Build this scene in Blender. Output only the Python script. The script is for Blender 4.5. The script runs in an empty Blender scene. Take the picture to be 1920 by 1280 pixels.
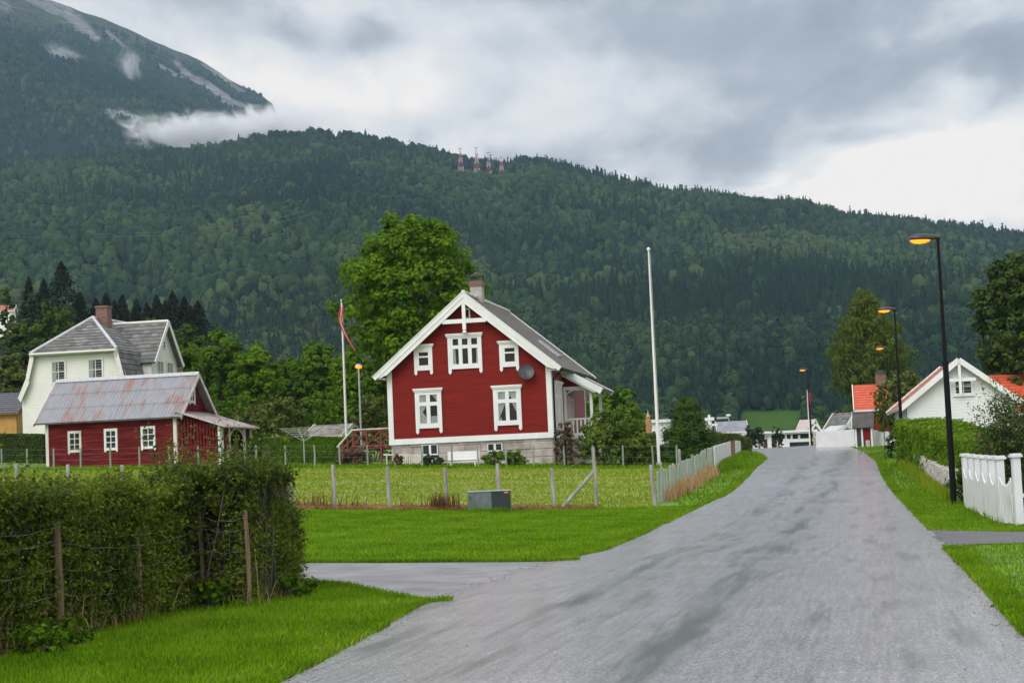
import bpy, math, random
import numpy as np
from mathutils import Vector, Matrix
R = math.radians
rng = np.random.default_rng(7)
random.seed(7)
scene = bpy.context.scene
COL = scene.collection

# ------------------------------------------------------------------ camera
FPX = 3300.0                       # focal length in pixels of a 1920 px wide picture
EYE = 1.6
ROLL = R(2.5)
PITCH = math.atan(238 * math.cos(ROLL) / FPX)
cam = bpy.data.cameras.new('camera')
cam.sensor_width = 36.0
cam.lens = FPX / 1920 * 36
cam.clip_start = 0.2
cam.clip_end = 30000
camo = bpy.data.objects.new('camera', cam)
CAMM = Matrix.Translation((0, 0, EYE)) @ Matrix.Rotation(R(90) + PITCH, 4, 'X') @ Matrix.Rotation(-ROLL, 4, 'Z')
camo.matrix_world = CAMM
COL.objects.link(camo)
scene.camera = camo
cam.dof.use_dof = False

# ------------------------------------------------------------------ view, world, sun
scene.view_settings.view_transform = 'Standard'
scene.view_settings.look = 'None'
scene.view_settings.gamma = 1
scene.view_settings.exposure = 0.0
SUN_EL, SUN_AZ = R(42), R(205)      # azimuth measured from +Y clockwise: behind the camera, to the left
world = bpy.data.worlds.new('World')
scene.world = world
world.use_nodes = True
wt = world.node_tree
wt.nodes.clear()


def nd(t, kind, **kw):
    n = t.nodes.new(kind)
    for k, v in kw.items():
        if k == 'inp':
            for i, val in v.items():
                n.inputs[i].default_value = val
        else:
            setattr(n, k, v)
    return n


def ray(px, py):
    d = Vector(((px - 960) / FPX, (640 - py) / FPX, -1))
    d = CAMM.to_3x3() @ d
    return d


def build_world():
    t = wt
    L = t.links.new
    out = nd(t, 'ShaderNodeOutputWorld')
    bg = nd(t, 'ShaderNodeBackground')
    L(bg.outputs[0], out.inputs[0])
    sky = nd(t, 'ShaderNodeTexSky', sky_type='NISHITA', sun_disc=False, sun_elevation=SUN_EL, sun_rotation=SUN_AZ)
    skyb = nd(t, 'ShaderNodeMix', data_type='RGBA', blend_type='MULTIPLY', inp={0: 1.0})
    L(sky.outputs[0], skyb.inputs[6])
    skyb.inputs[7].default_value = (0.10, 0.10, 0.10, 1)
    tc = nd(t, 'ShaderNodeTexCoord')
    gen = tc.outputs['Generated']
    sep = nd(t, 'ShaderNodeSeparateXYZ'); L(gen, sep.inputs[0])
    # cloud deck seen in perspective: direction projected on a plane
    zz = nd(t, 'ShaderNodeMath', operation='MAXIMUM', inp={1: 0.0}); L(sep.outputs[2], zz.inputs[0])
    za = nd(t, 'ShaderNodeMath', operation='ADD', inp={1: 0.16}); L(zz.outputs[0], za.inputs[0])
    dv = nd(t, 'ShaderNodeVectorMath', operation='DIVIDE'); L(gen, dv.inputs[0])
    cmb = nd(t, 'ShaderNodeCombineXYZ')
    for i in range(3): L(za.outputs[0], cmb.inputs[i])
    L(cmb.outputs[0], dv.inputs[1])
    mp = nd(t, 'ShaderNodeMapping'); L(dv.outputs[0], mp.inputs[0])
    mp.inputs['Scale'].default_value = (1.9, 1.0, 0.5)
    mp.inputs['Location'].default_value = (3.1, 0.4, 0)
    n1 = nd(t, 'ShaderNodeTexNoise', inp={'Scale': 1.35, 'Detail': 9, 'Roughness': 0.50, 'Distortion': 0.15}); L(mp.outputs[0], n1.inputs[0])
    n2 = nd(t, 'ShaderNodeTexNoise', inp={'Scale': 2.9, 'Detail': 10, 'Roughness': 0.54, 'Distortion': 0.25}); L(mp.outputs[0], n2.inputs[0])

    def spot(px, py, rx, ry, amp, tilt=0.0):
        """soft lump of brighter (or darker) cloud in a given direction, sizes in degrees"""
        d = ray(px, py).normalized()
        az = math.atan2(d.x, d.y); el = math.asin(d.z)
        azn = nd(t, 'ShaderNodeMath', operation='ARCTAN2'); L(sep.outputs[0], azn.inputs[0]); L(sep.outputs[1], azn.inputs[1])
        eln = nd(t, 'ShaderNodeMath', operation='ARCSINE'); L(sep.outputs[2], eln.inputs[0])
        a = nd(t, 'ShaderNodeMath', operation='SUBTRACT', inp={1: az}); L(azn.outputs[0], a.inputs[0])
        e = nd(t, 'ShaderNodeMath', operation='SUBTRACT', inp={1: el}); L(eln.outputs[0], e.inputs[0])
        tl = nd(t, 'ShaderNodeMath', operation='MULTIPLY_ADD', inp={1: -tilt}); L(a.outputs[0], tl.inputs[0]); L(e.outputs[0], tl.inputs[2])
        c = nd(t, 'ShaderNodeCombineXYZ')
        a2 = nd(t, 'ShaderNodeMath', operation='MULTIPLY', inp={1: 1 / R(rx)}); L(a.outputs[0], a2.inputs[0])
        e2 = nd(t, 'ShaderNodeMath', operation='MULTIPLY', inp={1: 1 / R(ry)}); L(tl.outputs[0], e2.inputs[0])
        L(a2.outputs[0], c.inputs[0]); L(e2.outputs[0], c.inputs[1])
        # ragged edge from the same cloud noise
        nz = nd(t, 'ShaderNodeVectorMath', operation='MULTIPLY_ADD'); L(n2.outputs['Color'], nz.inputs[0])
        nz.inputs[1].default_value = (1.9, 1.9, 0); nz.inputs[2].default_value = (-0.95, -0.95, 0)
        ad = nd(t, 'ShaderNodeVectorMath', operation='ADD'); L(c.outputs[0], ad.inputs[0]); L(nz.outputs[0], ad.inputs[1])
        ln = nd(t, 'ShaderNodeVectorMath', operation='LENGTH'); L(ad.outputs[0], ln.inputs[0])
        mr = nd(t, 'ShaderNodeMapRange', interpolation_type='SMOOTHSTEP', inp={1: 1.35, 2: 0.15, 3: 0.0, 4: amp}); L(ln.outputs[1], mr.inputs[0])
        return mr.outputs[0]
    # brightness field
    b1 = nd(t, 'ShaderNodeMapRange', inp={1: 0.36, 2: 0.64, 3: 0.0, 4: 1.0}); L(n1.outputs[0], b1.inputs[0])
    b2 = nd(t, 'ShaderNodeMath', operation='MULTIPLY_ADD', inp={1: 1.02, 2: -0.02}); L(n2.outputs[0], b2.inputs[0])
    acc = nd(t, 'ShaderNodeMath', operation='MULTIPLY_ADD', inp={1: 0.36}); L(b1.outputs[0], acc.inputs[0]); L(b2.outputs[0], acc.inputs[2])
    cur = acc.outputs[0]
    for args in SPOTS:
        s = spot(*args)
        m = nd(t, 'ShaderNodeMath', operation='ADD'); L(cur, m.inputs[0]); L(s, m.inputs[1]); cur = m.outputs[0]
    ramp = nd(t, 'ShaderNodeValToRGB'); L(cur, ramp.inputs[0])
    cr = ramp.color_ramp
    cr.elements[0].position = 0.10; cr.elements[0].color = (0.29, 0.30, 0.325, 1)
    cr.elements[1].position = 1.0; cr.elements[1].color = (1.12, 1.02, .93, 1)
    e = cr.elements.new(0.42); e.color = (0.455, 0.465, 0.495, 1)
    e = cr.elements.new(0.66); e.color = (0.80, 0.795, 0.79, 1)
    # an overcast sky is brighter overhead than at its rim
    zen = nd(t, 'ShaderNodeMapRange', interpolation_type='SMOOTHSTEP', inp={1: 0.26, 2: 0.75, 3: 1.0, 4: ZENITH}); L(sep.outputs[2], zen.inputs[0])
    # and brighter on the sun's side
    sd = nd(t, 'ShaderNodeVectorMath', operation='DOT_PRODUCT'); L(gen, sd.inputs[0])
    sd.inputs[1].default_value = (math.sin(SUN_AZ), math.cos(SUN_AZ), 0.2)
    sb = nd(t, 'ShaderNodeMapRange', inp={1: -0.2, 2: 1.0, 3: 0.0, 4: 1.0}); L(sd.outputs['Value'], sb.inputs[0])
    tot = nd(t, 'ShaderNodeMath', operation='ADD'); L(zen.outputs[0], tot.inputs[0]); L(sb.outputs[0], tot.inputs[1])
    cl = nd(t, 'ShaderNodeVectorMath', operation='SCALE'); L(ramp.outputs[0], cl.inputs[0]); L(tot.outputs[0], cl.inputs[3])
    mx = nd(t, 'ShaderNodeMix', data_type='RGBA', inp={0: 0.93}); L(skyb.outputs[2], mx.inputs[6]); L(cl.outputs[0], mx.inputs[7])
    L(mx.outputs[2], bg.inputs[0]); bg.inputs[1].default_value = 1.0


ZENITH = 1.85
MIST = True
SPOTS = [(760, 150, 2.6, 1.1, 0.36, -.05), (500, 150, 2.6, 1.2, 0.30), (640, 200, 3.6, 1.3, 0.16), (1770, 345, 4.8, 1.5, 0.52, 0.06), (1520, 375, 2.6, 0.7, 0.25), (1880, 240, 2.0, 0.7, 0.26, .3), (1020, 200, 5, 1.6, 0.12),
         (1620, 130, 6.0, 2.0, -0.16), (330, 10, 4, 1.1, -0.10), (650, 60, 4, .8, -.07), (1350, 60, 5, 1.2, -0.10),
         (1150, 290, 3.5, 0.8, -0.06), (1640, 255, 2.2, 0.35, -0.22), (1420, 110, 1.6, 0.8, 0.14)]
build_world()
sl = bpy.data.lights.new('sun', 'SUN')
sl.energy = 1.15
sl.angle = R(30)
sl.color = (1.0, 0.97, 0.92)
so = bpy.data.objects.new('sun', sl)
sd_ = Vector((math.sin(SUN_AZ) * math.cos(SUN_EL), math.cos(SUN_AZ) * math.cos(SUN_EL), math.sin(SUN_EL)))
so.rotation_euler = sd_.to_track_quat('Z', 'Y').to_euler()
COL.objects.link(so)
scene.cycles.max_bounces = 6
scene.cycles.volume_bounces = 2
scene.cycles.transparent_max_bounces = 12
scene.cycles.volume_step_rate = 1.0
scene.cycles.volume_max_steps = 64

# ------------------------------------------------------------------ picture <-> world
CINV = CAMM.inverted()


def P(px, py, d):
    r = ray(px, py)
    return Vector((0, 0, EYE)) + r * (d / r.y)


def proj(p):
    q = CINV @ Vector(p)
    return 960 + FPX * q.x / -q.z, 640 - FPX * q.y / -q.z


def hor(px):
    return 878 - math.tan(ROLL) * (px - 960)


# ------------------------------------------------------------------ lie of the land (thin plate through levels read at known spots)
CP = [(-9, 3, 0), (0, 3, 0), (9, 3, 0), (-5, 13, 0), (5, 13, 0), (-10, 16, 0), (0, 24, 0), (9, 24, 0), (-9, 25, .05), (-14, -10, 0), (14, -10, 0),
      (20, 20, .2), (-25, 20, .5), (-55, 60, 4), (-60, 110, 6), (-50, 200, 9), (-25, 200, 7), (60, 60, 1.5), (60, 120, 3), (60, 180, 3.5), (-75, 10, 2), (75, 10, 1), (-5, 180, 3.5)]
for (px, py, d) in [(1452, 840, 172), (1402, 843, 172), (1480, 839, 190), (553, 1095, 28), (1030, 1053, 30), (570, 950, 54), (728, 957, 54), (930, 958, 54), (1115, 958, 54), (1228, 948, 53),
                    (1788, 948, 49), (1700, 950, 50), (1693, 868, 86), (1900, 990, 36), (1370, 925, 62), (1435, 860, 100), (1640, 868, 85),
                    (1600, 843, 120), (1671, 830, 138), (1522, 833, 172), (1420, 842, 140), (1030, 870, 84), (735, 872, 86), (1230, 872, 82),
                    (480, 872, 80), (1170, 880, 78), (300, 878, 80), (35, 886, 80), (92, 876, 90), (333, 874, 88), (90, 850, 110), (250, 850, 112), (900, 866, 100)]:
    v = P(px, py, d)
    CP.append((v.x, v.y, v.z))
CPA = np.array(CP, float)


def _phi(r2):
    return 0.5 * r2 * np.log(r2 + 1e-9)


_n = len(CPA)
_K = _phi(((CPA[:, None, :2] - CPA[None, :, :2]) ** 2).sum(-1)) + np.eye(_n) * 120.0
_Pm = np.hstack([np.ones((_n, 1)), CPA[:, :2]])
_A = np.zeros((_n + 3, _n + 3)); _A[:_n, :_n] = _K; _A[:_n, _n:] = _Pm; _A[_n:, :_n] = _Pm.T
_W = np.linalg.solve(_A, np.concatenate([CPA[:, 2], np.zeros(3)]))


def sstep(a, b, x):
    t = np.clip((x - a) / (b - a), 0, 1)
    return t * t * (3 - 2 * t)


def gzv(x, y):
    x = np.asarray(x, float); y = np.asarray(y, float)
    sh = np.broadcast(x, y).shape
    xf = np.broadcast_to(x, sh).ravel(); yf = np.broadcast_to(y, sh).ravel()
    xc = np.clip(xf, -75, 75); yc = np.clip(yf, -10, 230)
    z = np.empty(len(xf))
    for i in range(0, len(xf), 20000):
        s = slice(i, i + 20000)
        r2 = (xc[s, None] - CPA[None, :, 0]) ** 2 + (yc[s, None] - CPA[None, :, 1]) ** 2
        z[s] = _phi(r2) @ _W[:_n] + _W[_n] + _W[_n + 1] * xc[s] + _W[_n + 2] * yc[s]
    st = 174 + np.clip(-xf * 2.2, 0, 120)
    w = sstep(0, 70, yf - st)
    z = z * (1 - w) + (-7.0) * w
    return z.reshape(sh)


def gz(x, y):
    return float(gzv([x], [y])[0])


def AT(px, d, dz=0.0):
    """ground point at distance d whose foot shows in picture column px"""
    x = (px - 960) / FPX * d
    for _ in range(6):
        z = gz(x, d)
        q = proj((x, d, z))
        x += (px - q[0]) / FPX * d
    return Vector((x, d, gz(x, d) + dz))


def GP(px, py, dmin=6, dmax=170):
    """ground point seen at a picture position"""
    ds = np.linspace(dmin, dmax, 1600)
    r = ray(px, py)
    xs = r.x / r.y * ds; zs = EYE + r.z / r.y * ds
    g = gzv(xs, ds)
    b = np.nonzero(zs <= g)[0]
    k = b[0] if len(b) else int(np.argmin(zs - g))
    return Vector((xs[k], ds[k], g[k]))


# ------------------------------------------------------------------ object helpers
def tag(o, label=None, cat=None, group=None, kind=None):
    if label: o['label'] = label
    if cat: o['category'] = cat
    if group: o['group'] = group
    if kind: o['kind'] = kind
    return o


def empty(name, label, cat, loc=(0, 0, 0), rz=0.0, group=None):
    o = bpy.data.objects.new(name, None)
    o.empty_display_size = 0.3
    o.location = loc
    o.rotation_euler = (0, 0, rz)
    COL.objects.link(o)
    return tag(o, label, cat, group)


def link(name, me, parent=None):
    o = bpy.data.objects.new(name, me)
    COL.objects.link(o)
    if parent: o.parent = parent
    return o


class MB:
    def __init__(s):
        s.v = []; s.f = []; s.uv = []; s.m = []; s.cm = 0

    def add(s, vs, fs, uvs=None):
        b = len(s.v)
        s.v += [tuple(p) for p in vs]
        s.uv += (uvs if uvs else [(p[0] + p[1], p[2]) for p in vs])
        for f in fs:
            s.f.append(tuple(b + i for i in f)); s.m.append(s.cm)
        return s

    HF = [(0, 1, 3, 2), (4, 6, 7, 5), (0, 4, 5, 1), (2, 3, 7, 6), (0, 2, 6, 4), (1, 5, 7, 3)]

    def box(s, x0, x1, y0, y1, z0, z1):
        return s.add([(x, y, z) for x in (x0, x1) for y in (y0, y1) for z in (z0, z1)], s.HF)

    def tbox(s, T, u0, u1, z0, z1, n0, n1):
        return s.add([T(u, z, n) for u in (u0, u1) for n in (n0, n1) for z in (z0, z1)], s.HF)

    def bar(s, a, b, w, h, up=(0, 0, 1)):
        a = Vector(a); b = Vector(b); d = (b - a).normalized(); up = Vector(up)
        sd = d.cross(up).normalized(); u = sd.cross(d).normalized()
        return s.add([p + sd * (i * w / 2) + u * (j * h / 2) for p in (a, b) for i in (-1, 1) for j in (-1, 1)], s.HF)

    def tube(s, pts, rad, n=8, cap=True):
        pts = [Vector(p) for p in pts]
        if not hasattr(rad, '__len__'): rad = [rad] * len(pts)
        b = len(s.v)
        vs = []
        for i, p in enumerate(pts):
            d = (pts[min(i + 1, len(pts) - 1)] - pts[max(i - 1, 0)]).normalized()
            ref = Vector((0, 0, 1)) if abs(d.z) < 0.9 else Vector((1, 0, 0))
            a = d.cross(ref).normalized(); c = d.cross(a)
            for k in range(n):
                t = 2 * math.pi * k / n
                vs.append(p + (a * math.cos(t) + c * math.sin(t)) * rad[i])
        fs = [(i * n + k, i * n + (k + 1) % n, (i + 1) * n + (k + 1) % n, (i + 1) * n + k) for i in range(len(pts) - 1) for k in range(n)]
        if cap:
            fs.append(tuple(range(n))[::-1]); fs.append(tuple((len(pts) - 1) * n + k for k in range(n)))
        return s.add(vs, fs)

    def lathe(s, prof, c=(0, 0, 0), n=16, sx=1, sy=1):
        vs = [(c[0] + r * math.cos(2 * math.pi * k / n) * sx, c[1] + r * math.sin(2 * math.pi * k / n) * sy, c[2] + z) for r, z in prof for k in range(n)]
        fs = [(i * n + k, i * n + (k + 1) % n, (i + 1) * n + (k + 1) % n, (i + 1) * n + k) for i in range(len(prof) - 1) for k in range(n)]
        fs.append(tuple(range(n))[::-1]); fs.append(tuple((len(prof) - 1) * n + k for k in range(n)))
        return s.add(vs, fs)

    def prism(s, poly, T, n0, n1):
        """poly in (u, z) extruded from n0 to n1"""
        k = len(poly)
        vs = [T(u, z, n0) for u, z in poly] + [T(u, z, n1) for u, z in poly]
        fs = [tuple(range(k)), tuple(range(k, 2 * k))[::-1]] + [(i, (i + 1) % k, k + (i + 1) % k, k + i) for i in range(k)]
        return s.add(vs, fs)

    def courses(s, poly, T, step, lip, n0=0.0, wob=0.0, v0=None):
        """board or tile courses filling a convex polygon in (u, v); each course laps the one below"""
        vs_ = [p[1] for p in poly]
        lo, hi = min(vs_), max(vs_)
        k = len(poly)

        def span(v):
            us = []
            for i in range(k):
                (ua, va), (ub, vb) = poly[i], poly[(i + 1) % k]
                if abs(va - vb) < 1e-9:
                    if abs(va - v) < 1e-6: us += [ua, ub]
                elif min(va, vb) - 1e-7 <= v <= max(va, vb) + 1e-7:
                    us.append(ua + (ub - ua) * (v - va) / (vb - va))
            return (min(us), max(us)) if us else (0, 0)
        rows = []
        v = lo if v0 is None else v0
        while v < hi - 1e-6:
            rows.append((max(v, lo), min(v + step, hi))); v += step
        brk = sorted(set(round(x, 6) for x in vs_))
        for (a, b) in rows:
            if b <= a: continue
            cuts = [a] + [q for q in brk if a + 1e-4 < q < b - 1e-4] + [b]
            lw = lip * (1 + wob * (random.random() - .5))
            for c0, c1 in zip(cuts[:-1], cuts[1:]):
                e = 1e-5
                u0, u1 = span(min(c0 + e, hi)); w0, w1 = span(max(c1 - e, lo))
                na = n0 + lw * (1 - (c0 - a) / step); nb = n0 + lw * (1 - (c1 - a) / step)
                s.add([T(u0, c0, na), T(u1, c0, na), T(w1, c1, nb), T(w0, c1, nb)], [(0, 1, 2, 3)], [(u0, c0), (u1, c0), (w1, c1), (w0, c1)])
                if c0 == a:
                    s.add([T(u0, a, n0 - .01), T(u1, a, n0 - .01), T(u1, a, na), T(u0, a, na)], [(0, 1, 2, 3)], [(u0, a), (u1, a), (u1, a), (u0, a)])
        return s

    def build(s, name, mat, parent=None, smooth=False):
        me = bpy.data.meshes.new(name)
        me.from_pydata(s.v, [], s.f)
        mats = mat if isinstance(mat, (list, tuple)) else [mat]
        for m in mats: me.materials.append(m)
        if len(mats) > 1: me.polygons.foreach_set('material_index', s.m)
        uvl = me.uv_layers.new(name='UVMap')
        li = np.empty(len(me.loops), np.int32); me.loops.foreach_get('vertex_index', li)
        uvl.data.foreach_set('uv', np.array(s.uv, np.float32)[li].ravel())
        if smooth: me.polygons.foreach_set('use_smooth', [True] * len(me.polygons))
        me.update()
        return link(name, me, parent)


def npmesh(name, V, F, mat, tint=None, parent=None, smooth=False):
    """V (n,3), F (m,k) all faces with k corners, tint per vertex (n,) -> colour attribute 'tint'"""
    me = bpy.data.meshes.new(name)
    V = np.asarray(V, np.float32); F = np.asarray(F, np.int32)
    m, k = F.shape
    me.vertices.add(len(V)); me.vertices.foreach_set('co', V.ravel())
    me.loops.add(m * k); me.loops.foreach_set('vertex_index', F.ravel())
    me.polygons.add(m)
    me.polygons.foreach_set('loop_start', np.arange(0, m * k, k, dtype=np.int32))
    if smooth: me.polygons.foreach_set('use_smooth', np.ones(m, bool))
    mats = mat if isinstance(mat, (list, tuple)) else [mat]
    for q in mats: me.materials.append(q)
    me.update(calc_edges=True)
    if tint is not None:
        a = me.attributes.new('tint', 'FLOAT', 'POINT')
        a.data.foreach_set('value', np.asarray(tint, np.float32))
    o = link(name, me, parent)
    return o


# ------------------------------------------------------------------ materials
def newmat(name):
    m = bpy.data.materials.new(name)
    m.use_nodes = True
    t = m.node_tree
    t.nodes.clear()
    out = nd(t, 'ShaderNodeOutputMaterial')
    b = nd(t, 'ShaderNodeBsdfPrincipled')
    t.links.new(b.outputs[0], out.inputs[0])
    return m, t, b, out


def c4(c): return (c[0], c[1], c[2], 1)


def sc(c, k): return tuple(min(1, x * k) for x in c)


def M(name, col, rough=.6, var=.15, scale=4.0, bump=0.0, bscale=None, metallic=0.0, stretch=(1, 1, 1), col2=None, lo=.35, hi=.65, detail=5, spec=0.5, coord='Object'):
    m, t, b, out = newmat(name)
    L = t.links.new
    tc = nd(t, 'ShaderNodeTexCoord')
    mp = nd(t, 'ShaderNodeMapping'); mp.inputs['Scale'].default_value = stretch
    L(tc.outputs[coord], mp.inputs[0])
    n = nd(t, 'ShaderNodeTexNoise', inp={'Scale': scale, 'Detail': detail, 'Roughness': .6}); L(mp.outputs[0], n.inputs[0])
    mr = nd(t, 'ShaderNodeMapRange', inp={1: lo, 2: hi}); L(n.outputs[0], mr.inputs[0])
    mx = nd(t, 'ShaderNodeMix', data_type='RGBA'); L(mr.outputs[0], mx.inputs[0])
    mx.inputs[6].default_value = c4(sc(col, 1 - var)); mx.inputs[7].default_value = c4(col2 if col2 else sc(col, 1 + var))
    L(mx.outputs[2], b.inputs['Base Color'])
    b.inputs['Roughness'].default_value = rough
    b.inputs['Metallic'].default_value = metallic
    b.inputs['Specular IOR Level'].default_value = spec
    if bump:
        n2 = nd(t, 'ShaderNodeTexNoise', inp={'Scale': bscale or scale * 4, 'Detail': 6}); L(mp.outputs[0], n2.inputs[0])
        bp = nd(t, 'ShaderNodeBump', inp={'Strength': bump, 'Distance': .02}); L(n2.outputs[0], bp.inputs['Height']); L(bp.outputs[0], b.inputs['Normal'])
    return m


def leafmat(name, c_dark, c_light, rough=.55, trans=.25, spec=.3, c_third=None):
    """colour runs by the per-leaf random attribute"""
    m, t, b, out = newmat(name)
    L = t.links.new
    at = nd(t, 'ShaderNodeAttribute', attribute_name='tint')
    rp = nd(t, 'ShaderNodeValToRGB'); L(at.outputs['Fac'], rp.inputs[0])
    cr = rp.color_ramp
    cr.elements[0].position = 0; cr.elements[0].color = c4(c_dark)
    cr.elements[1].position = .88 if c_third else 1; cr.elements[1].color = c4(c_light)
    if c_third:
        e = cr.elements.new(.97); e.color = c4(c_third)
    L(rp.outputs[0], b.inputs['Base Color'])
    b.inputs['Roughness'].default_value = rough
    b.inputs['Specular IOR Level'].default_value = spec
    tr = nd(t, 'ShaderNodeBsdfTranslucent'); L(rp.outputs[0], tr.inputs[0])
    ms = nd(t, 'ShaderNodeMixShader', inp={0: trans}); L(b.outputs[0], ms.inputs[1]); L(tr.outputs[0], ms.inputs[2])
    L(ms.outputs[0], out.inputs[0])
    return m


def tilemat(name, c1, c2, mortar, bw, bh, rough=.7, moss=None, var=.3):
    """tiles or bricks laid by UV in metres, each its own shade"""
    m, t, b, out = newmat(name)
    L = t.links.new
    uv = nd(t, 'ShaderNodeTexCoord')
    br = nd(t, 'ShaderNodeTexBrick', inp={'Scale': 1.0, 'Mortar Size': .008, 'Brick Width': bw, 'Row Height': bh, 'Bias': 0.0})
    L(uv.outputs['UV'], br.inputs[0])
    br.inputs['Color1'].default_value = c4(c1); br.inputs['Color2'].default_value = c4(c2); br.inputs['Mortar'].default_value = c4(mortar)
    n = nd(t, 'ShaderNodeTexNoise', inp={'Scale': 1.3, 'Detail': 6, 'Roughness': .65}); L(uv.outputs['Object'], n.inputs[0])
    mr = nd(t, 'ShaderNodeMapRange', inp={1: .35, 2: .68, 3: 0, 4: .75}); L(n.outputs[0], mr.inputs[0])
    mx = nd(t, 'ShaderNodeMix', data_type='RGBA'); L(mr.outputs[0], mx.inputs[0]); L(br.outputs[0], mx.inputs[6])
    mx.inputs[7].default_value = c4(moss if moss else sc(c1, .8))
    L(mx.outputs[2], b.inputs['Base Color'])
    b.inputs['Roughness'].default_value = rough
    bp = nd(t, 'ShaderNodeBump', inp={'Strength': .5, 'Distance': .015}); L(br.outputs['Fac'], bp.inputs['Height']); bp.invert = True
    L(bp.outputs[0], b.inputs['Normal'])
    return m


white = M('white_paint', (.66, .675, .68), .5, .06, 1.5)
fence_white = M('algae_tinged_white_paint', (.50, .53, .50), .6, .2, 4.5, col2=(.68, .69, .70), lo=.3, hi=.6, bump=.3, bscale=18, stretch=(2, 2, .35))
white_old = M('weathered_white_paint', (.55, .53, .49), .6, .22, 3.0, stretch=(1, 1, .4))
white_board = M('white_boarding', (.64, .66, .665), .5, .06, .8)
cream_board = M('cream_boarding', (.64, .64, .60), .5, .06, .7)
red_board = M('red_boarding', (.172, .0125, .0085), .65, .16, 1.2, stretch=(.6, .6, 5), spec=.1)
red_old = M('faded_red_boarding', (.115, .008, .0085), .75, .28, 1.6, stretch=(.5, .5, 6), col2=(.20, .030, .032), lo=.42, hi=.78, spec=.1)
red_side = M('paler_red_boarding', (.20, .022, .022), .6, .12, 1.5)  # paler red than the front boarding, used on one side wall
stone = M('foundation_stone', (.34, .29, .26), .85, .3, 1.1, bump=.6, bscale=5, col2=(.46, .42, .39))
dark = M('painted_room_shade', (.012, .014, .016), .8, .1)  # dark colour for the shade behind window panes
curtain = M('curtain_cloth', (.62, .63, .60), .8, .1, 6)
slate = tilemat('slate_tiles', (.10, .098, .092), (.20, .19, .18), (.03, .03, .03), .28, .22, .7, moss=(.115, .10, .075))
slate_light = tilemat('pale_slate_tiles', (.055, .058, .058), (.20, .20, .20), (.025, .025, .025), .42, .33, .7, moss=(.12, .12, .115))
orange_tile = tilemat('orange_clay_tiles', (.50, .075, .028), (.60, .11, .045), (.24, .035, .015), .26, .34, .6, moss=(.42, .075, .035))
red_tile = tilemat('faded_red_clay_tiles', (.40, .10, .06), (.50, .15, .10), (.2, .05, .03), .26, .34, .6, moss=(.30, .12, .09))
brick = tilemat('chimney_brick', (.15, .06, .04), (.24, .11, .08), (.22, .19, .17), .23, .075, .85, moss=(.10, .07, .055))
plaster = M('grey_plaster', (.33, .31, .29), .8, .15, 3, bump=.3)
black_metal = M('black_lamp_metal', (.003, .003, .004), .6, .2, 6, spec=.15)
dark_metal = M('dark_grey_metal', (.035, .037, .042), .4, .15, 5)
grey_metal = M('galvanised_metal', (.38, .40, .42), .4, .12, 5, metallic=.4)
wood_grey = M('weathered_grey_wood', (.27, .26, .24), .85, .3, 3, bump=.5, bscale=20, stretch=(3, 3, .5))
wood_brown = M('brown_fence_wood', (.13, .085, .05), .85, .35, 4, bump=.6, bscale=20, stretch=(4, 4, .4))
wood_green = M('pressure_treated_wood', (.20, .26, .21), .8, .2, 3, bump=.3, bscale=20, stretch=(3, 3, .5))
wood_red = M('red_stained_wood', (.15, .022, .013), .6, .2, 4)
ochre_board = M('ochre_boarding', (.42, .22, .045), .6, .15, 2)
bark = M('grey_bark', (.085, .07, .055), .9, .4, 6, bump=.8, bscale=20)
birch_bark = M('birch_bark', (.35, .33, .30), .8, .4, 4, stretch=(1, 1, 4))


def glass_mat():
    m, t, b, out = newmat('window_glass')
    b.inputs['Base Color'].default_value = (.02, .025, .03, 1)
    b.inputs['Roughness'].default_value = .06
    tr = nd(t, 'ShaderNodeBsdfTransparent', inp={0: (.92, .95, .95, 1)})
    ms = nd(t, 'ShaderNodeMixShader', inp={0: .84})
    t.links.new(b.outputs[0], ms.inputs[1]); t.links.new(tr.outputs[0], ms.inputs[2]); t.links.new(ms.outputs[0], out.inputs[0])
    return m


glass = glass_mat()


def emit_mat(name, col, k):
    m, t, b, out = newmat(name)
    b.inputs['Base Color'].default_value = c4(col)
    b.inputs['Emission Color'].default_value = c4(col)
    b.inputs['Emission Strength'].default_value = k
    return m


sodium = emit_mat('lit_sodium_lens', (1.0, .24, .008), 2.3)

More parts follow.
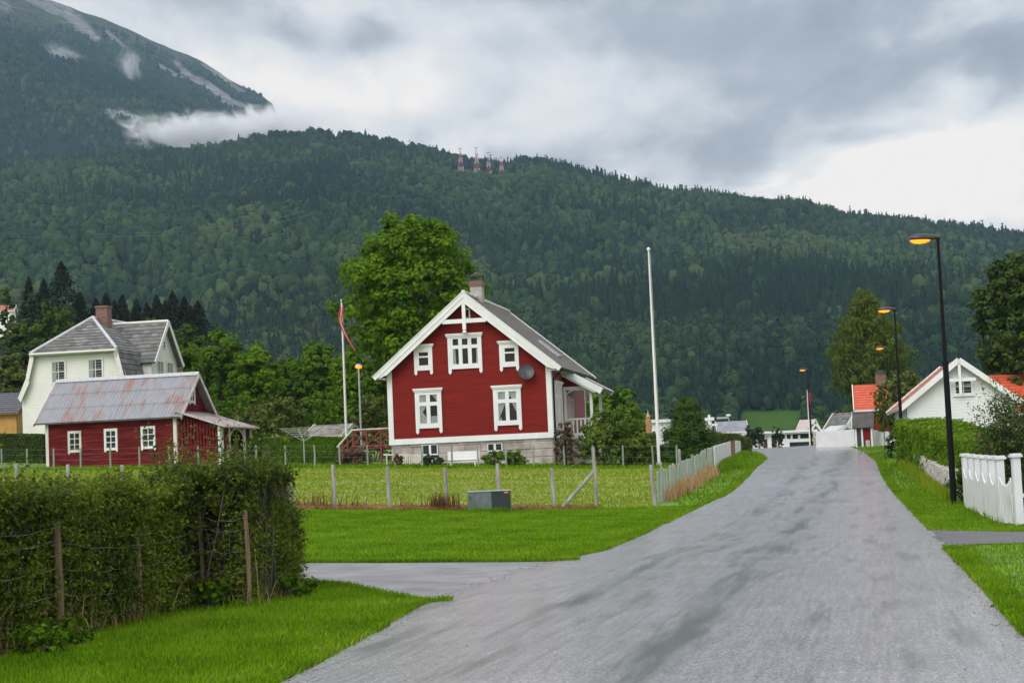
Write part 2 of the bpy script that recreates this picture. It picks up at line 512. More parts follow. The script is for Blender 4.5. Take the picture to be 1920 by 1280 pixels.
# ================================================================== GROUND, ROADS
def road_mat():
    m, t, b, out = newmat('wet_asphalt')
    L = t.links.new
    tc = nd(t, 'ShaderNodeTexCoord')
    mp = nd(t, 'ShaderNodeMapping'); L(tc.outputs['Object'], mp.inputs[0])
    mp.inputs['Rotation'].default_value = (0, 0, R(10)); mp.inputs['Scale'].default_value = (1.5, .10, 1)
    fine = nd(t, 'ShaderNodeTexNoise', inp={'Scale': 42, 'Detail': 3, 'Roughness': .7}); L(tc.outputs['Object'], fine.inputs[0])
    agg = nd(t, 'ShaderNodeTexVoronoi', inp={'Scale': 32}); L(tc.outputs['Object'], agg.inputs[0])
    mid = nd(t, 'ShaderNodeTexNoise', inp={'Scale': .7, 'Detail': 8, 'Roughness': .6}); L(tc.outputs['Object'], mid.inputs[0])
    st = nd(t, 'ShaderNodeTexNoise', inp={'Scale': .8, 'Detail': 8, 'Roughness': .66}); # fed below
    # wheel tracks hold the water: bands across the road, broken up by the long streaks
    sx = nd(t, 'ShaderNodeSeparateXYZ'); L(tc.outputs['Object'], sx.inputs[0])
    u_ = nd(t, 'ShaderNodeMath', operation='MULTIPLY_ADD', inp={1: -.205}); L(sx.outputs[1], u_.inputs[0]); L(sx.outputs[0], u_.inputs[2])
    stv = nd(t, 'ShaderNodeCombineXYZ'); su = nd(t, 'ShaderNodeMath', operation='MULTIPLY', inp={1: 2.8}); L(u_.outputs[0], su.inputs[0]); L(su.outputs[0], stv.inputs[0])
    sy_ = nd(t, 'ShaderNodeMath', operation='MULTIPLY', inp={1: .26}); L(sx.outputs[1], sy_.inputs[0]); L(sy_.outputs[0], stv.inputs[1]); L(stv.outputs[0], st.inputs[0])
    tot = None
    for c0, w0, a0 in ((-1.95, .7, .115), (-3.4, .6, .09), (.1, .6, .03), (1.5, .5, .04)):
        q = nd(t, 'ShaderNodeMath', operation='SUBTRACT', inp={1: c0}); L(u_.outputs[0], q.inputs[0])
        q2 = nd(t, 'ShaderNodeMath', operation='ABSOLUTE'); L(q.outputs[0], q2.inputs[0])
        q3 = nd(t, 'ShaderNodeMapRange', interpolation_type='SMOOTHSTEP', inp={1: w0, 2: 0.0, 3: 0.0, 4: a0}); L(q2.outputs[0], q3.inputs[0])
        if tot is None: tot = q3.outputs[0]
        else:
            q4 = nd(t, 'ShaderNodeMath', operation='ADD'); L(tot, q4.inputs[0]); L(q3.outputs[0], q4.inputs[1]); tot = q4.outputs[0]
    sw = nd(t, 'ShaderNodeMath', operation='ADD'); L(st.outputs[0], sw.inputs[0]); L(tot, sw.inputs[1])
    wet = nd(t, 'ShaderNodeMapRange', inp={1: .53, 2: .71}); L(sw.outputs[0], wet.inputs[0])
    mm = nd(t, 'ShaderNodeMapRange', inp={1: .3, 2: .7, 3: .85, 4: 1.15}); L(mid.outputs[0], mm.inputs[0])
    ff = nd(t, 'ShaderNodeMapRange', inp={1: .32, 2: .68, 3: .35, 4: 1.65}); L(fine.outputs[0], ff.inputs[0])
    fa = nd(t, 'ShaderNodeMapRange', inp={1: 0, 2: .6, 3: 1.35, 4: .7}); L(agg.outputs[0], fa.inputs[0])
    f3v = nd(t, 'ShaderNodeVectorMath', operation='MULTIPLY', inp={1: (6.0, 2.4, 1)}); L(stv.outputs[0], f3v.inputs[0])
    f3 = nd(t, 'ShaderNodeTexNoise', inp={'Scale': 1.0, 'Detail': 6, 'Roughness': .6}); L(f3v.outputs[0], f3.inputs[0])
    f4 = nd(t, 'ShaderNodeMapRange', inp={1: .3, 2: .7, 3: .78, 4: 1.22}); L(f3.outputs[0], f4.inputs[0])
    m0 = nd(t, 'ShaderNodeMath', operation='MULTIPLY'); L(mm.outputs[0], m0.inputs[0]); L(f4.outputs[0], m0.inputs[1]); mm = m0
    k0 = nd(t, 'ShaderNodeMath', operation='MULTIPLY'); L(mm.outputs[0], k0.inputs[0]); L(ff.outputs[0], k0.inputs[1])
    k = nd(t, 'ShaderNodeMath', operation='MULTIPLY'); L(k0.outputs[0], k.inputs[0]); L(fa.outputs[0], k.inputs[1])
    mx = nd(t, 'ShaderNodeMix', data_type='RGBA'); L(wet.outputs[0], mx.inputs[0])
    mx.inputs[6].default_value = (.272, .266, .290, 1); mx.inputs[7].default_value = (.055, .055, .062, 1)
    s = nd(t, 'ShaderNodeVectorMath', operation='SCALE'); L(mx.outputs[2], s.inputs[0]); L(k.outputs[0], s.inputs[3])
    vo = nd(t, 'ShaderNodeTexVoronoi', feature='DISTANCE_TO_EDGE', inp={'Scale': .22})
    wv = nd(t, 'ShaderNodeVectorMath', operation='MULTIPLY_ADD'); L(mid.outputs['Color'], wv.inputs[0]); wv.inputs[1].default_value = (1.6, 1.6, 0); L(tc.outputs['Object'], wv.inputs[2])
    L(wv.outputs[0], vo.inputs[0])
    ck = nd(t, 'ShaderNodeMapRange', inp={1: .0008, 2: .0035, 3: .3, 4: 1}); L(vo.outputs[0], ck.inputs[0])
    ckm = nd(t, 'ShaderNodeMapRange', inp={1: .52, 2: .58, 3: 1, 4: 0}); L(st.outputs[0], ckm.inputs[0])
    cx = nd(t, 'ShaderNodeMath', operation='MAXIMUM'); L(ck.outputs[0], cx.inputs[0]); L(ckm.outputs[0], cx.inputs[1])
    s2 = nd(t, 'ShaderNodeVectorMath', operation='SCALE'); L(s.outputs[0], s2.inputs[0]); L(cx.outputs[0], s2.inputs[3])
    L(s2.outputs[0], b.inputs['Base Color'])
    rr = nd(t, 'ShaderNodeMapRange', inp={1: .35, 2: .65, 3: .17, 4: .30}); L(st.outputs[0], rr.inputs[0])
    rw = nd(t, 'ShaderNodeMix', inp={3: .16}); L(wet.outputs[0], rw.inputs[0]); L(rr.outputs[0], rw.inputs[2])
    L(rw.outputs[0], b.inputs['Roughness'])
    b.inputs['Specular IOR Level'].default_value = 1.0; b.inputs['Coat Weight'].default_value = .35; b.inputs['Coat Roughness'].default_value = .22
    bh_ = nd(t, 'ShaderNodeMath', operation='ADD'); L(fine.outputs[0], bh_.inputs[0]); L(agg.outputs[0], bh_.inputs[1])
    bp = nd(t, 'ShaderNodeBump', inp={'Strength': .6, 'Distance': .007}); L(bh_.outputs[0], bp.inputs['Height']); L(bp.outputs[0], b.inputs['Normal'])
    return m


asphalt = road_mat()
asphalt_old = M('coarse_driveway_asphalt', (.185, .182, .20), .34, .3, 1.2, bump=.5, bscale=60)
asphalt_dark = M('dark_driveway_asphalt', (.075, .072, .08), .5, .25, 1.5, bump=.5, bscale=60)
dirt = M('gravel_verge', (.13, .095, .06), .9, .4, 3, bump=.8, bscale=30, col2=(.10, .12, .03))
lawn_m = M('lawn', (.062, .150, .004), .9, .30, .55, bump=.9, bscale=26, col2=(.125, .24, .006), detail=8)
field_m = M('hay_field', (.13, .215, .006), .85, .2, .35, bump=.9, bscale=18, stretch=(.25, 1.6, 1), col2=(.225, .25, .045), detail=8)

# ground sheet
u = np.linspace(-1, 1, 331)
gx_ = 40 + np.cumsum(.7 * 1.085 ** np.arange(1, 78)); gx_ = gx_[gx_ < 5200]
xs = np.concatenate([-gx_[::-1], np.arange(-40, 40.01, .6), gx_])
v_ = np.linspace(0, 1, 300)
gy_ = 192 + np.cumsum(.8 * 1.085 ** np.arange(1, 75)); gy_ = gy_[gy_ < 4900]
ys = np.concatenate([[-40, -30, -20, -12, -6], np.arange(0, 192.1, .7), gy_])
X, Y = np.meshgrid(xs, ys)
Z = gzv(X, Y)
nx, ny = len(xs), len(ys)
ii, jj = np.meshgrid(np.arange(nx - 1), np.arange(ny - 1))
a0 = (jj * nx + ii).ravel()
ground = npmesh('ground', np.stack([X, Y, Z], -1).reshape(-1, 3), np.stack([a0, a0 + 1, a0 + nx + 1, a0 + nx], 1), lawn_m, smooth=True)
tag(ground, kind='structure')


def interp(pts, key, val):
    a = sorted((p[key], p[val]) for p in pts)
    return [q[0] for q in a], [q[1] for q in a]


def sheet(name, A, B, mat, lift, along=1, step=.35, nc=14, wig=.05, t0=None, t1=None, seed=0):
    """sheet between two edge lines; along=1: rows at constant y, along=0: columns at constant x"""
    k, w = along, 1 - along
    ka, va = interp(A, k, w); kb, vb = interp(B, k, w)
    lo = max(ka[0], kb[0]) if t0 is None else t0
    hi = min(ka[-1], kb[-1]) if t1 is None else t1
    ts = [lo]
    while ts[-1] < hi: ts.append(ts[-1] + step * max(1, ts[-1] / 30 if along else 1))
    ts = np.array(ts); ts[-1] = hi
    rg = np.random.default_rng(seed + 11)
    ph = rg.random(6) * 6
    wg = lambda t, s: wig * (np.sin(t * 1.7 + ph[s]) + .6 * np.sin(t * 4.1 + ph[s + 2]) + .5 * np.sin(t * 9.3 + ph[s + 3]))
    a = np.interp(ts, ka, va) + wg(ts, 0); b = np.interp(ts, kb, vb) + wg(ts, 1)
    s = np.linspace(0, 1, nc + 1)
    Wc = a[:, None] * (1 - s) + b[:, None] * s
    T = np.repeat(ts[:, None], nc + 1, 1)
    XX, YY = (Wc, T) if along else (T, Wc)
    ZZ = gzv(XX, YY) + lift
    n = nc + 1
    i, j = np.meshgrid(np.arange(nc), np.arange(len(ts) - 1))
    q = (j * n + i).ravel()
    F = np.stack([q, q + 1, q + n + 1, q + n], 1)
    if (not along): F = F[:, ::-1]
    o = npmesh(name, np.stack([XX, YY, ZZ], -1).reshape(-1, 3), F, mat, smooth=True)
    return tag(o, kind='structure')


g = lambda L: [GP(*p) for p in L]
road_L = [Vector((-3.0, 1, 0)), Vector((-2.4, 9, 0))] + g([(530, 1280), (620, 1235), (700, 1190), (760, 1155), (800, 1130), (1030, 1056), (1130, 1035), (1200, 1006), (1240, 986), (1285, 965), (1330, 943), (1370, 925)]) + [AT(1405, 72), AT(1428, 86), AT(1438, 98), AT(1436, 108), AT(1424, 120), AT(1404, 140), AT(1396, 172), AT(1392, 215)]
road_R = [Vector((3.4, 1, 0)), Vector((3.9, 9, 0))] + g([(1920, 1195), (1850, 1112), (1780, 1040), (1740, 990), (1700, 950), (1668, 915), (1652, 888)]) + [AT(1643, 88), AT(1628, 100), AT(1606, 120), AT(1575, 150), AT(1530, 172), AT(1512, 215)]
off = lambda L, dx: [Vector((p.x + dx, p.y, 0)) for p in L]
sheet('road_verge', off(road_L, -.34), off(road_R, .34), dirt, .012, wig=.12, seed=3)
road = sheet('road', road_L, road_R, asphalt, .024, nc=26, wig=.05, seed=1)
dn = g([(556, 1093), (650, 1100), (720, 1116), (800, 1131)]); dfar = g([(557, 1057), (800, 1056), (1030, 1055)])
dn = [Vector((-26, 27.0, 0)), Vector((-9.5, dn[0].y - .3, 0))] + dn + [Vector((1.2, dn[-1].y + 1.5, 0))]
dfar = [Vector((-26, 31.5, 0)), Vector((-9.5, dfar[0].y, 0))] + dfar + [Vector((1.6, dfar[-1].y + .3, 0))]
sheet('driveway_verge', [p - Vector((0, .35, 0)) for p in dn], [p + Vector((0, .3, 0)) for p in dfar], dirt, .009, along=0, wig=.10, seed=6, t1=.6)
drive = sheet('driveway', dn, dfar, asphalt_old, .018, along=0, wig=.05, seed=5, t1=1.1)
r1 = g([(1778, 1028), (1830, 1021), (1919, 1019)]); r2 = g([(1742, 995), (1800, 997), (1919, 999)])
r1 = [Vector((r1[0].x - .9, r1[0].y, 0))] + r1 + [Vector((22, r1[-1].y, 0))]; r2 = [Vector((r2[0].x - .9, r2[0].y, 0))] + r2 + [Vector((22, r2[-1].y, 0))]
sheet('side_driveway', r1, r2, asphalt_dark, .017, along=0, wig=.05, seed=8, t0=r1[0].x)
s1 = [AT(1600, 106), AT(1625, 105), AT(1700, 104)]; s2 = [AT(1590, 119), AT(1625, 117), AT(1700, 116)]
sheet('side_road', s1, s2, asphalt_old, .018, along=0, wig=.05, seed=9, t0=s1[0].x - .5, t1=s1[-1].x)
# hay field behind the near fence
fa = [Vector((-48, 54, 0)), Vector((-48, 79, 0))]
fb = [AT(1226, 54), AT(1262, 60), AT(1300, 68), AT(1322, 76), AT(1326, 79)]
sheet('field', fa, fb, field_m, .012, wig=.08, seed=10, t0=54.2, t1=79, nc=60)


def inpoly(x, y, poly):
    c = np.zeros(len(x), bool)
    n = len(poly)
    for i in range(n):
        x0, y0 = poly[i][0], poly[i][1]; x1, y1 = poly[(i + 1) % n][0], poly[(i + 1) % n][1]
        if y0 == y1: continue
        k = ((y0 > y) != (y1 > y)) & (x < (x1 - x0) * (y - y0) / (y1 - y0) + x0)
        c ^= k
    return c


def paved(x, y, m=.03):
    ka, va = interp(road_L, 1, 0); kb, vb = interp(road_R, 1, 0)
    r = (x > np.interp(y, ka, va) - m) & (x < np.interp(y, kb, vb) + m)
    k1, v1 = interp(dn, 0, 1); k2, v2 = interp(dfar, 0, 1)
    r |= (x < 1.5) & (x > -26) & (y > np.interp(x, k1, v1) - m) & (y < np.interp(x, k2, v2) + m)
    k1, v1 = interp(r1, 0, 1); k2, v2 = interp(r2, 0, 1)
    r |= (x > r1[0].x) & (x < 22) & (y > np.interp(x, k1, v1) - m) & (y < np.interp(x, k2, v2) + m)
    return r


def blades(name, x, y, h, w, mat, lean=.5, lift=0.0, kind='stuff', label=None, cat='grass', parent=None, seed=1):
    rg = np.random.default_rng(seed)
    n = len(x)
    z = gzv(x, y) + lift
    a = rg.random(n) * 2 * np.pi
    hh = h * (.5 + rg.random(n)); ww = w * (.6 + .8 * rg.random(n))
    b = rg.random(n) * 2 * np.pi; l = hh * lean * rg.random(n)
    V = np.empty((n, 6, 3))
    dx, dy = np.cos(a) * ww / 2, np.sin(a) * ww / 2
    lx, ly = np.cos(b) * l, np.sin(b) * l
    for k_, (sg, f, hf, wf_) in enumerate([(-1, 0, -.05, 1), (1, 0, -.05, 1), (1, .4, .6, .75), (-1, .4, .6, .75), (1, 1, 1, .12), (-1, 1, 1, .12)]):
        V[:, k_] = np.stack([x + lx * f + sg * dx * wf_, y + ly * f + sg * dy * wf_, z + hh * hf], 1)
    q_ = np.arange(n)[:, None] * 6
    F = np.concatenate([q_ + [0, 1, 2, 3], q_ + [3, 2, 4, 5]], 0)
    # clumps of hue
    ph = np.sin(x * .9 + 1.3 * np.sin(y * .7)) * np.sin(y * 1.1 + np.sin(x * .6)) * .12 + np.sin(x * 2.7 + y) * np.sin(y * 2.1 - x * .8 + 1) * .14 + np.sin(x * 5.3 + 2 * np.sin(y * 3)) * np.sin(y * 4.7) * .10
    tint = np.clip(rg.random(n) * .7 + .15 + ph, 0, 1)
    o = npmesh(name, V.reshape(-1, 3), F, mat, np.repeat(tint, 6), parent)
    if parent is None: tag(o, label, cat, kind=kind)
    return o


grass_leaf = leafmat('grass_blades', (.052, .135, .003), (.185, .33, .008), .8, .35, .1, c_third=(.24, .30, .05))
field_leaf = leafmat('field_grass_blades', (.13, .20, .004), (.235, .31, .012), .75, .3, .15, c_third=(.26, .28, .04))
dry_leaf = leafmat('dry_grass_blades', (.20, .11, .045), (.55, .38, .19), .8, .3, c_third=(.20, .20, .04))
rust_leaf = leafmat('rusty_weed_leaves', (.09, .030, .014), (.22, .10, .045), .7, .2)


def scatter(n, x0, x1, y0, y1, seed):
    rg = np.random.default_rng(seed)
    return rg.uniform(x0, x1, n), rg.uniform(y0, y1, n)


def inview(x, y, m=.03):
    return (np.abs(x / y) < .291 + m)


gx, gy = [], []
for (n, x0, x1, y0, y1, s) in [(60000, -5, 0, 11.5, 18, 1), (110000, -8.5, 1, 18, 29, 2), (150000, -10.5, 6, 29, 54, 3), (60000, 4, 16, 14, 36, 4), (50000, 8, 17, 36, 60, 5)]:
    x, y = scatter(n, x0, x1, y0, y1, s)
    k = ~paved(x, y) & inview(x, y)
    gx.append(x[k]); gy.append(y[k])
gx = np.concatenate(gx); gy = np.concatenate(gy)
nr = gy < 30
blades('lawn_grass', gx, gy, .048 + 0.0 * gx, np.where(nr, .013, .026), grass_leaf, label='short bright green lawn grass beside the road and driveway', seed=2)
# longer fringe hanging over the edges of the asphalt
ex, ey = [], []
for L_, sgn in ((road_L, -1), (road_R, 1)):
    ka, va = interp(L_, 1, 0)
    rg = np.random.default_rng(9)
    y = np.concatenate([rg.uniform(12, 40, 16000), rg.uniform(40, 100, 12000)])
    x = np.interp(y, ka, va) + sgn * np.abs(rg.normal(.10, .13, len(y))) - sgn * .03
    k1, v1 = interp(dn, 0, 1); k2, v2 = interp(dfar, 0, 1)
    yl, yh = (dn[-2].y, dfar[-2].y)
    kk = ~((y > yl + .1) & (y < yh + .2)) if sgn < 0 else ~((y > r1[1].y - .2) & (y < r2[1].y + .2))
    ex.append(x[kk]); ey.append(y[kk])
for L_, sgn in ((dn, -1), (dfar, 1)):
    ka, va = interp(L_, 0, 1)
    rg = np.random.default_rng(19)
    x = rg.uniform(-8, .8 if sgn < 0 else 1.0, 9000)
    y = np.interp(x, ka, va) + sgn * np.abs(rg.normal(.02, .10, len(x)))
    ok = ~((x > -.9) & (sgn < 0))
    ex.append(x[ok]); ey.append(y[ok])
ex = np.concatenate(ex); ey = np.concatenate(ey)
blades('edge_grass', ex, ey, .07, .018, grass_leaf, lean=.9, label='ragged grass fringe along the asphalt edges', seed=12)
# grit and small stones washed to the road edges, a few out on the asphalt
rg = np.random.default_rng(41)
oct_ = np.array([(1, 0, 0), (-1, 0, 0), (0, 1, 0), (0, -1, 0), (0, 0, .7), (0, 0, -.7)]); octf = np.array([(0, 2, 4), (2, 1, 4), (1, 3, 4), (3, 0, 4), (2, 0, 5), (1, 2, 5), (3, 1, 5), (0, 3, 5)])
yy_ = rg.uniform(12.5, 52, 5200); sd_g = rg.random(5200) < .5
ka, va = interp(road_L, 1, 0); kb, vb = interp(road_R, 1, 0)
oo_ = rg.normal(size=5200) * .11 + .03
oo_ = np.where(rg.random(5200) < .10, np.abs(rg.normal(size=5200)) * 1.1, oo_)
xx_ = np.where(sd_g, np.interp(yy_, ka, va) + oo_, np.interp(yy_, kb, vb) - oo_)
zz_ = gzv(xx_, yy_) + .026
ss_ = .004 + .011 * rg.random(5200) ** 2.5
Vs_ = np.stack([xx_, yy_, zz_], 1)[:, None] + oct_[None] * ss_[:, None, None] * (.6 + .8 * rg.random((5200, 6, 1)))
gv = npmesh('road_grit', Vs_.reshape(-1, 3), (np.arange(5200)[:, None, None] * 6 + octf[None]).reshape(-1, 3), M('grit', (.16, .14, .12), .8, .5, 30, col2=(.30, .28, .26)))
tag(gv, 'loose grit and small stones washed to the edges of the road', 'grit', kind='stuff')
# field and verge further away
x, y = scatter(60000, -24, 14, 54.3, 79, 21)
k = inview(x, y) & ~paved(x, y)
fbx = np.interp(y, [p.y for p in fb], [p.x for p in fb])
kf = k & (x < fbx)
blades('field_grass', x[kf], y[kf], .075, .045, field_leaf, label='yellowish mown hay field between the two wire fences', seed=22)
x, y = scatter(50000, 5, 30, 54, 125, 23)
fbx = np.interp(y, [p.y for p in fb] + [130], [p.x for p in fb] + [fb[-1].x + 6])
k = inview(x, y) & ~paved(x, y) & (x > fbx)
blades('verge_grass', x[k], y[k], .09, .06, grass_leaf, label='green verge grass along the rising road', seed=24)
# long grass under the far fence
x, y = scatter(26000, -26, 12, 78.6, 82.5, 25)
k = ~paved(x, y, .5); x, y = x[k], y[k]
blades('far_grass', x, y, .13, .05, grass_leaf, label='longer grass below the far fence and the houses', seed=26)

# ================================================================== BUILDINGS
UP = Vector((0, 0, 1))


class Frame:
    """local frame of a building: x along the front, y away from the viewer, z up"""
    def __init__(s, o, rz):
        s.o = Vector(o); s.rz = rz
        s.M = Matrix.Translation(s.o) @ Matrix.Rotation(rz, 4, 'Z'); s.I = s.M.inverted()

    def hit(s, px, py, axis=1, val=0.0):
        """picture position -> local point on the plane axis = val"""
        o = s.I @ Vector((0, 0, EYE)); d = (s.I.to_3x3()) @ ray(px, py)
        t = (val - o[axis]) / d[axis]
        return o + d * t

    def pix(s, p): return proj(s.M @ Vector(p))


RZ = R(-10.5)


def TF(y0=0.0): return lambda u, z, n: (u, y0 - n, z)          # front plane, n toward viewer
def TB(y0): return lambda u, z, n: (u, y0 + n, z)
def TR(x0): return lambda u, z, n: (x0 + n, u, z)              # right hand side plane, u = y
def TL(x0): return lambda u, z, n: (x0 - n, u, z)


def window(parent, T, u0, u1, z0, z1, panes, trim=.12, n=.0, header=.0, legs=0.0, curtains=(), label=None, frame_mat=None, sash=.03, sill=False, thick=.06, back=None):
    """window > glass, curtain. casing and sash boards with true openings; panes = [(u0,u1,z0,z1)...]"""
    fm = frame_mat or white
    w = MB()
    pu0 = min(p[0] for p in panes); pu1 = max(p[1] for p in panes); pz0 = min(p[2] for p in panes); pz1 = max(p[3] for p in panes)
    i0, i1 = max(u0 + trim, u0 + .01), min(u1 - trim, u1 - .01)
    # side casings
    w.tbox(T, u0, min(i0, pu0 - .02), z0 - legs, z1, n, n + thick)
    w.tbox(T, max(i1, pu1 + .02), u1, z0 - legs, z1, n, n + thick)
    if legs:
        for a, b in ((u0, min(i0, pu0 - .02)), (max(i1, pu1 + .02), u1)):
            m_ = (a + b) / 2
            w.prism([(a + .01, z0 - legs), (b - .01, z0 - legs), (m_, z0 - legs - (b - a) * .5)], T, n, n + thick - .004)
    a0, a1 = min(i0, pu0 - .02), max(i1, pu1 + .02)
    w.tbox(T, a0, a1, pz1, z1, n, n + thick - .008)          # top board
    w.tbox(T, a0, a1, z0, pz0, n, n + thick - .008)          # bottom board
    rows = sorted(set((p[2], p[3]) for p in panes))
    cols = sorted(set((p[0], p[1]) for p in panes))
    ed = [a0] + [c for p in cols for c in p] + [a1]
    for i in range(0, len(ed), 2): w.tbox(T, ed[i], ed[i + 1], pz0, pz1, n, n + thick - .015)
    for r0, r1_ in zip(rows[:-1], rows[1:]):
        for c in cols: w.tbox(T, c[0], c[1], r0[1], r1_[0], n, n + thick - .018)
    if header:
        w.tbox(T, u0 - .05, u1 + .05, z1, z1 + header * .45, n, n + thick + .04)
        w.tbox(T, u0 - .08, u1 + .08, z1 + header * .45, z1 + header, n, n + thick + .08)
    if sill:
        w.tbox(T, u0 - .04, u1 + .04, z0 - .05, z0, n, n + thick + .05)
    wo = w.build('window', fm, parent)
    if label: wo['label'] = label
    bk = MB(); bk.tbox(T, pu0 - .01, pu1 + .01, pz0 - .01, pz1 + .01, n + .002, n + .006); bk.build('window_backing', back or dark, wo)  # flat backing panel; the dark version stands in for the unlit room
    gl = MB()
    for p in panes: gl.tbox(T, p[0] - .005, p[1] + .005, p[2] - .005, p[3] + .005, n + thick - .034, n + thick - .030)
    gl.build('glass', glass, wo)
    if curtains:
        for poly in curtains:
            c = MB(); c.prism(poly, T, n + .010, n + .018); c.build('curtain', curtain, wo)
    return wo


def gable_roof(parent, half, z_eave_top, z_ridge, y0, y1, thick, mat, barge_mat, rowh=.34, lip=.03, barge=(.05, .30), over=0.0, name='roof', ridge_cap=True):
    """two tiled slopes with a ridge along y; half = half span to the eave edge"""
    rise = z_ridge - z_eave_top
    ln = math.hypot(half, rise)
    m = MB()
    for sg in (-1, 1):
        ux = Vector((0, 1, 0)); vx = Vector((-sg * half / ln, 0, rise / ln)); nn = Vector((sg * rise / ln, 0, half / ln))
        o = Vector((sg * half, 0, z_eave_top))
        T = lambda u, v, n, o=o, ux=ux, vx=vx, nn=nn: tuple(o + ux * u + vx * v + nn * n)
        m.courses([(y0, 0), (y1, 0), (y1, ln), (y0, ln)], T, rowh, lip, n0=.004, wob=.3)
        # deck below the tiles
        m.prism([(y0, 0), (y1, 0), (y1, ln), (y0, ln)], T, -thick, 0.0)
    ro = m.build(name, mat, parent)
    return ro


# ------------------------------------------------------------------ the red house
corner = AT(1040, 83.2)
W = 7.95
F_ = Frame((0, 0, 0), RZ)
ex_ = F_.M.to_3x3() @ Vector((1, 0, 0))
org = corner - ex_ * (W / 2)
ZB = 1.35
H = Frame((org.x, org.y, ZB), RZ)
red_house = empty('red_house', 'red clapboard house with white trim and slate roof in front of the tall maple', 'house', H.o, RZ)
h2 = W / 2
zf = H.hit(884, 826).z
fl = lambda px, py, y=0.0: H.hit(px, py, 1, y)
z_flo = fl(884, 826.5).z           # underside of boarding
z_apex = fl(865, 549, -.5).z
xa = 0.0
pl = fl(697, 704, -.5); pr = fl(1046, 691, -.5)
half = (pr.x - pl.x) / 2
z_e = (pl.z + pr.z) / 2
slope = (z_apex - z_e) / half
zw = z_apex - slope * h2 - .34     # wall height at the corners, under the roof
LEN = 10.8
print('red house floor', z_flo, 'apex', z_apex, 'eave', z_e, 'half', half, 'slope', math.degrees(math.atan(slope)), 'zw', zw, 'gz', gz(corner.x, corner.y), 'leftpix', H.pix((-h2, 0, z_flo)))
# foundation
m = MB(); m.box(-h2 + .06, h2 - .06, .05, LEN - .05, -1.6, z_flo + .05)
fnd = m.build('foundation', stone, red_house)
m = MB()
rr = random.Random(4)
zc = -.5
while zc < z_flo - .15:                # roughly dressed blocks standing proud of the core
    hh = rr.uniform(.34, .5); xx = -h2 + .03
    while xx < h2 - .1:
        ww = min(rr.uniform(.6, 1.3), h2 - .03 - xx)
        p = rr.uniform(.02, .06)
        k = [xx + .012, xx + ww - .012, zc + .012, min(zc + hh, z_flo - .03) - .012]
        vs = [(k[0], .05, k[2]), (k[1], .05, k[2]), (k[1], .05, k[3]), (k[0], .05, k[3]),
              (k[0] + .03, .05 - p, k[2] + .03), (k[1] - .03, .05 - p, k[2] + .04), (k[1] - .05, .05 - p, k[3] - .03), (k[0] + .04, .05 - p, k[3] - .02)]
        m.add(vs, [(4, 5, 6, 7), (0, 1, 5, 4), (1, 2, 6, 5), (2, 3, 7, 6), (3, 0, 4, 7)])
        xx += ww
    zc += hh
m.build('foundation_stones', stone, red_house)
# boarded walls
m = MB()
apex_w = zw + slope * h2
bh = .125
m.courses([(-h2, z_flo), (h2, z_flo), (h2, zw), (0, apex_w), (-h2, zw)], TF(0), bh, .027)
m.courses([(-h2, z_flo), (h2, z_flo), (h2, zw), (0, apex_w), (-h2, zw)], TB(LEN), bh, .020)
m.courses([(0, z_flo), (LEN, z_flo), (LEN, zw + .1), (0, zw + .1)], TL(-h2), bh, .020)
wall = m.build('wall', red_board, red_house)
m = MB(); m.courses([(0, z_flo), (LEN, z_flo), (LEN, zw + .1), (0, zw + .1)], TR(h2), bh, .020)
m.build('side_wall', red_side, red_house)
# trim
m = MB()
T = TF(0)
m.tbox(T, -h2 - .01, h2 + .01, z_flo - .02, z_flo + .25, .02, .055)
m.tbox(T, -h2 - .03, -h2 + .22, z_flo - .02, zw + .12, .022, .065)
m.tbox(T, h2 - .22, h2 + .03, z_flo - .02, zw + .12, .022, .065)
T2 = TR(h2)
m.tbox(T2, -.02, LEN, z_flo - .02, z_flo + .22, .022, .05)
m.tbox(T2, 0, .16, z_flo + .22, zw + .1, .022, .05)
m.tbox(T2, LEN - .16, LEN, z_flo + .22, zw + .1, .022, .05)
m.tbox(TL(-h2), -.02, LEN, z_flo - .02, z_flo + .22, .022, .05)
m.build('corner_trim', white, red_house)
# roof
RF, RB_ = -.5, LEN + .5
roof = gable_roof(red_house, half, z_e, z_apex, RF + .03, RB_ - .03, .10, slate, white, rowh=.24, lip=.022)
for sg in (-1, 1):
    for (yy, fr) in ((RF, 1), (RB_, -1)):
        m = MB()
        ln = math.hypot(half, z_apex - z_e); c = half / ln; s_ = (z_apex - z_e) / ln
        Tb = lambda u, v, n, sg=sg, yy=yy, fr=fr: (sg * (half - u * c) + sg * v * s_, yy - fr * n, z_e + u * s_ + v * c)
        # outer moulding and deeper inner board, mitred at the ridge
        e = math.tan(math.atan2(z_apex - z_e, half))
        m.prism([(-.06, .06), (ln + .06 * e, .06), (ln - .17 * e, -.17), (-.06, -.17)], Tb, -.02, .05)
        m.prism([(.10, -.165), (ln - .165 * e, -.165), (ln - .36 * e, -.36), (.46, -.36), (.40, -.30), (.3, -.30), (.2, -.26)], Tb, -.03, .015)
        m.prism([(-.06, .06), (ln + .06 * e, .06), (ln + .02 * e, .02), (-.06, .02)], Tb, .05, .085)
        m.build('barge_board', white, red_house)
m = MB()      # ridge capping
m.tube([(0, RF + .05, z_apex + .06), (0, RB_ - .05, z_apex + .06)], .09, 8)
m.build('ridge_cap', white_old, roof)
m = MB()
for sg in (-1, 1):     # eave boards, gutters, soffit
    m.box(sg * (h2 + .0), sg * (half - .04), RF + .06, RB_ - .06, z_e - .13, z_e - .09)
m.build('soffit', white_old, roof)
for sg in (-1, 1):
    m = MB(); m.tube([(sg * (half + .05), RF + .1, z_e - .10), (sg * (half + .05), RB_ - .1, z_e - .13)], .06, 8); m.build('gutter', black_metal, red_house)
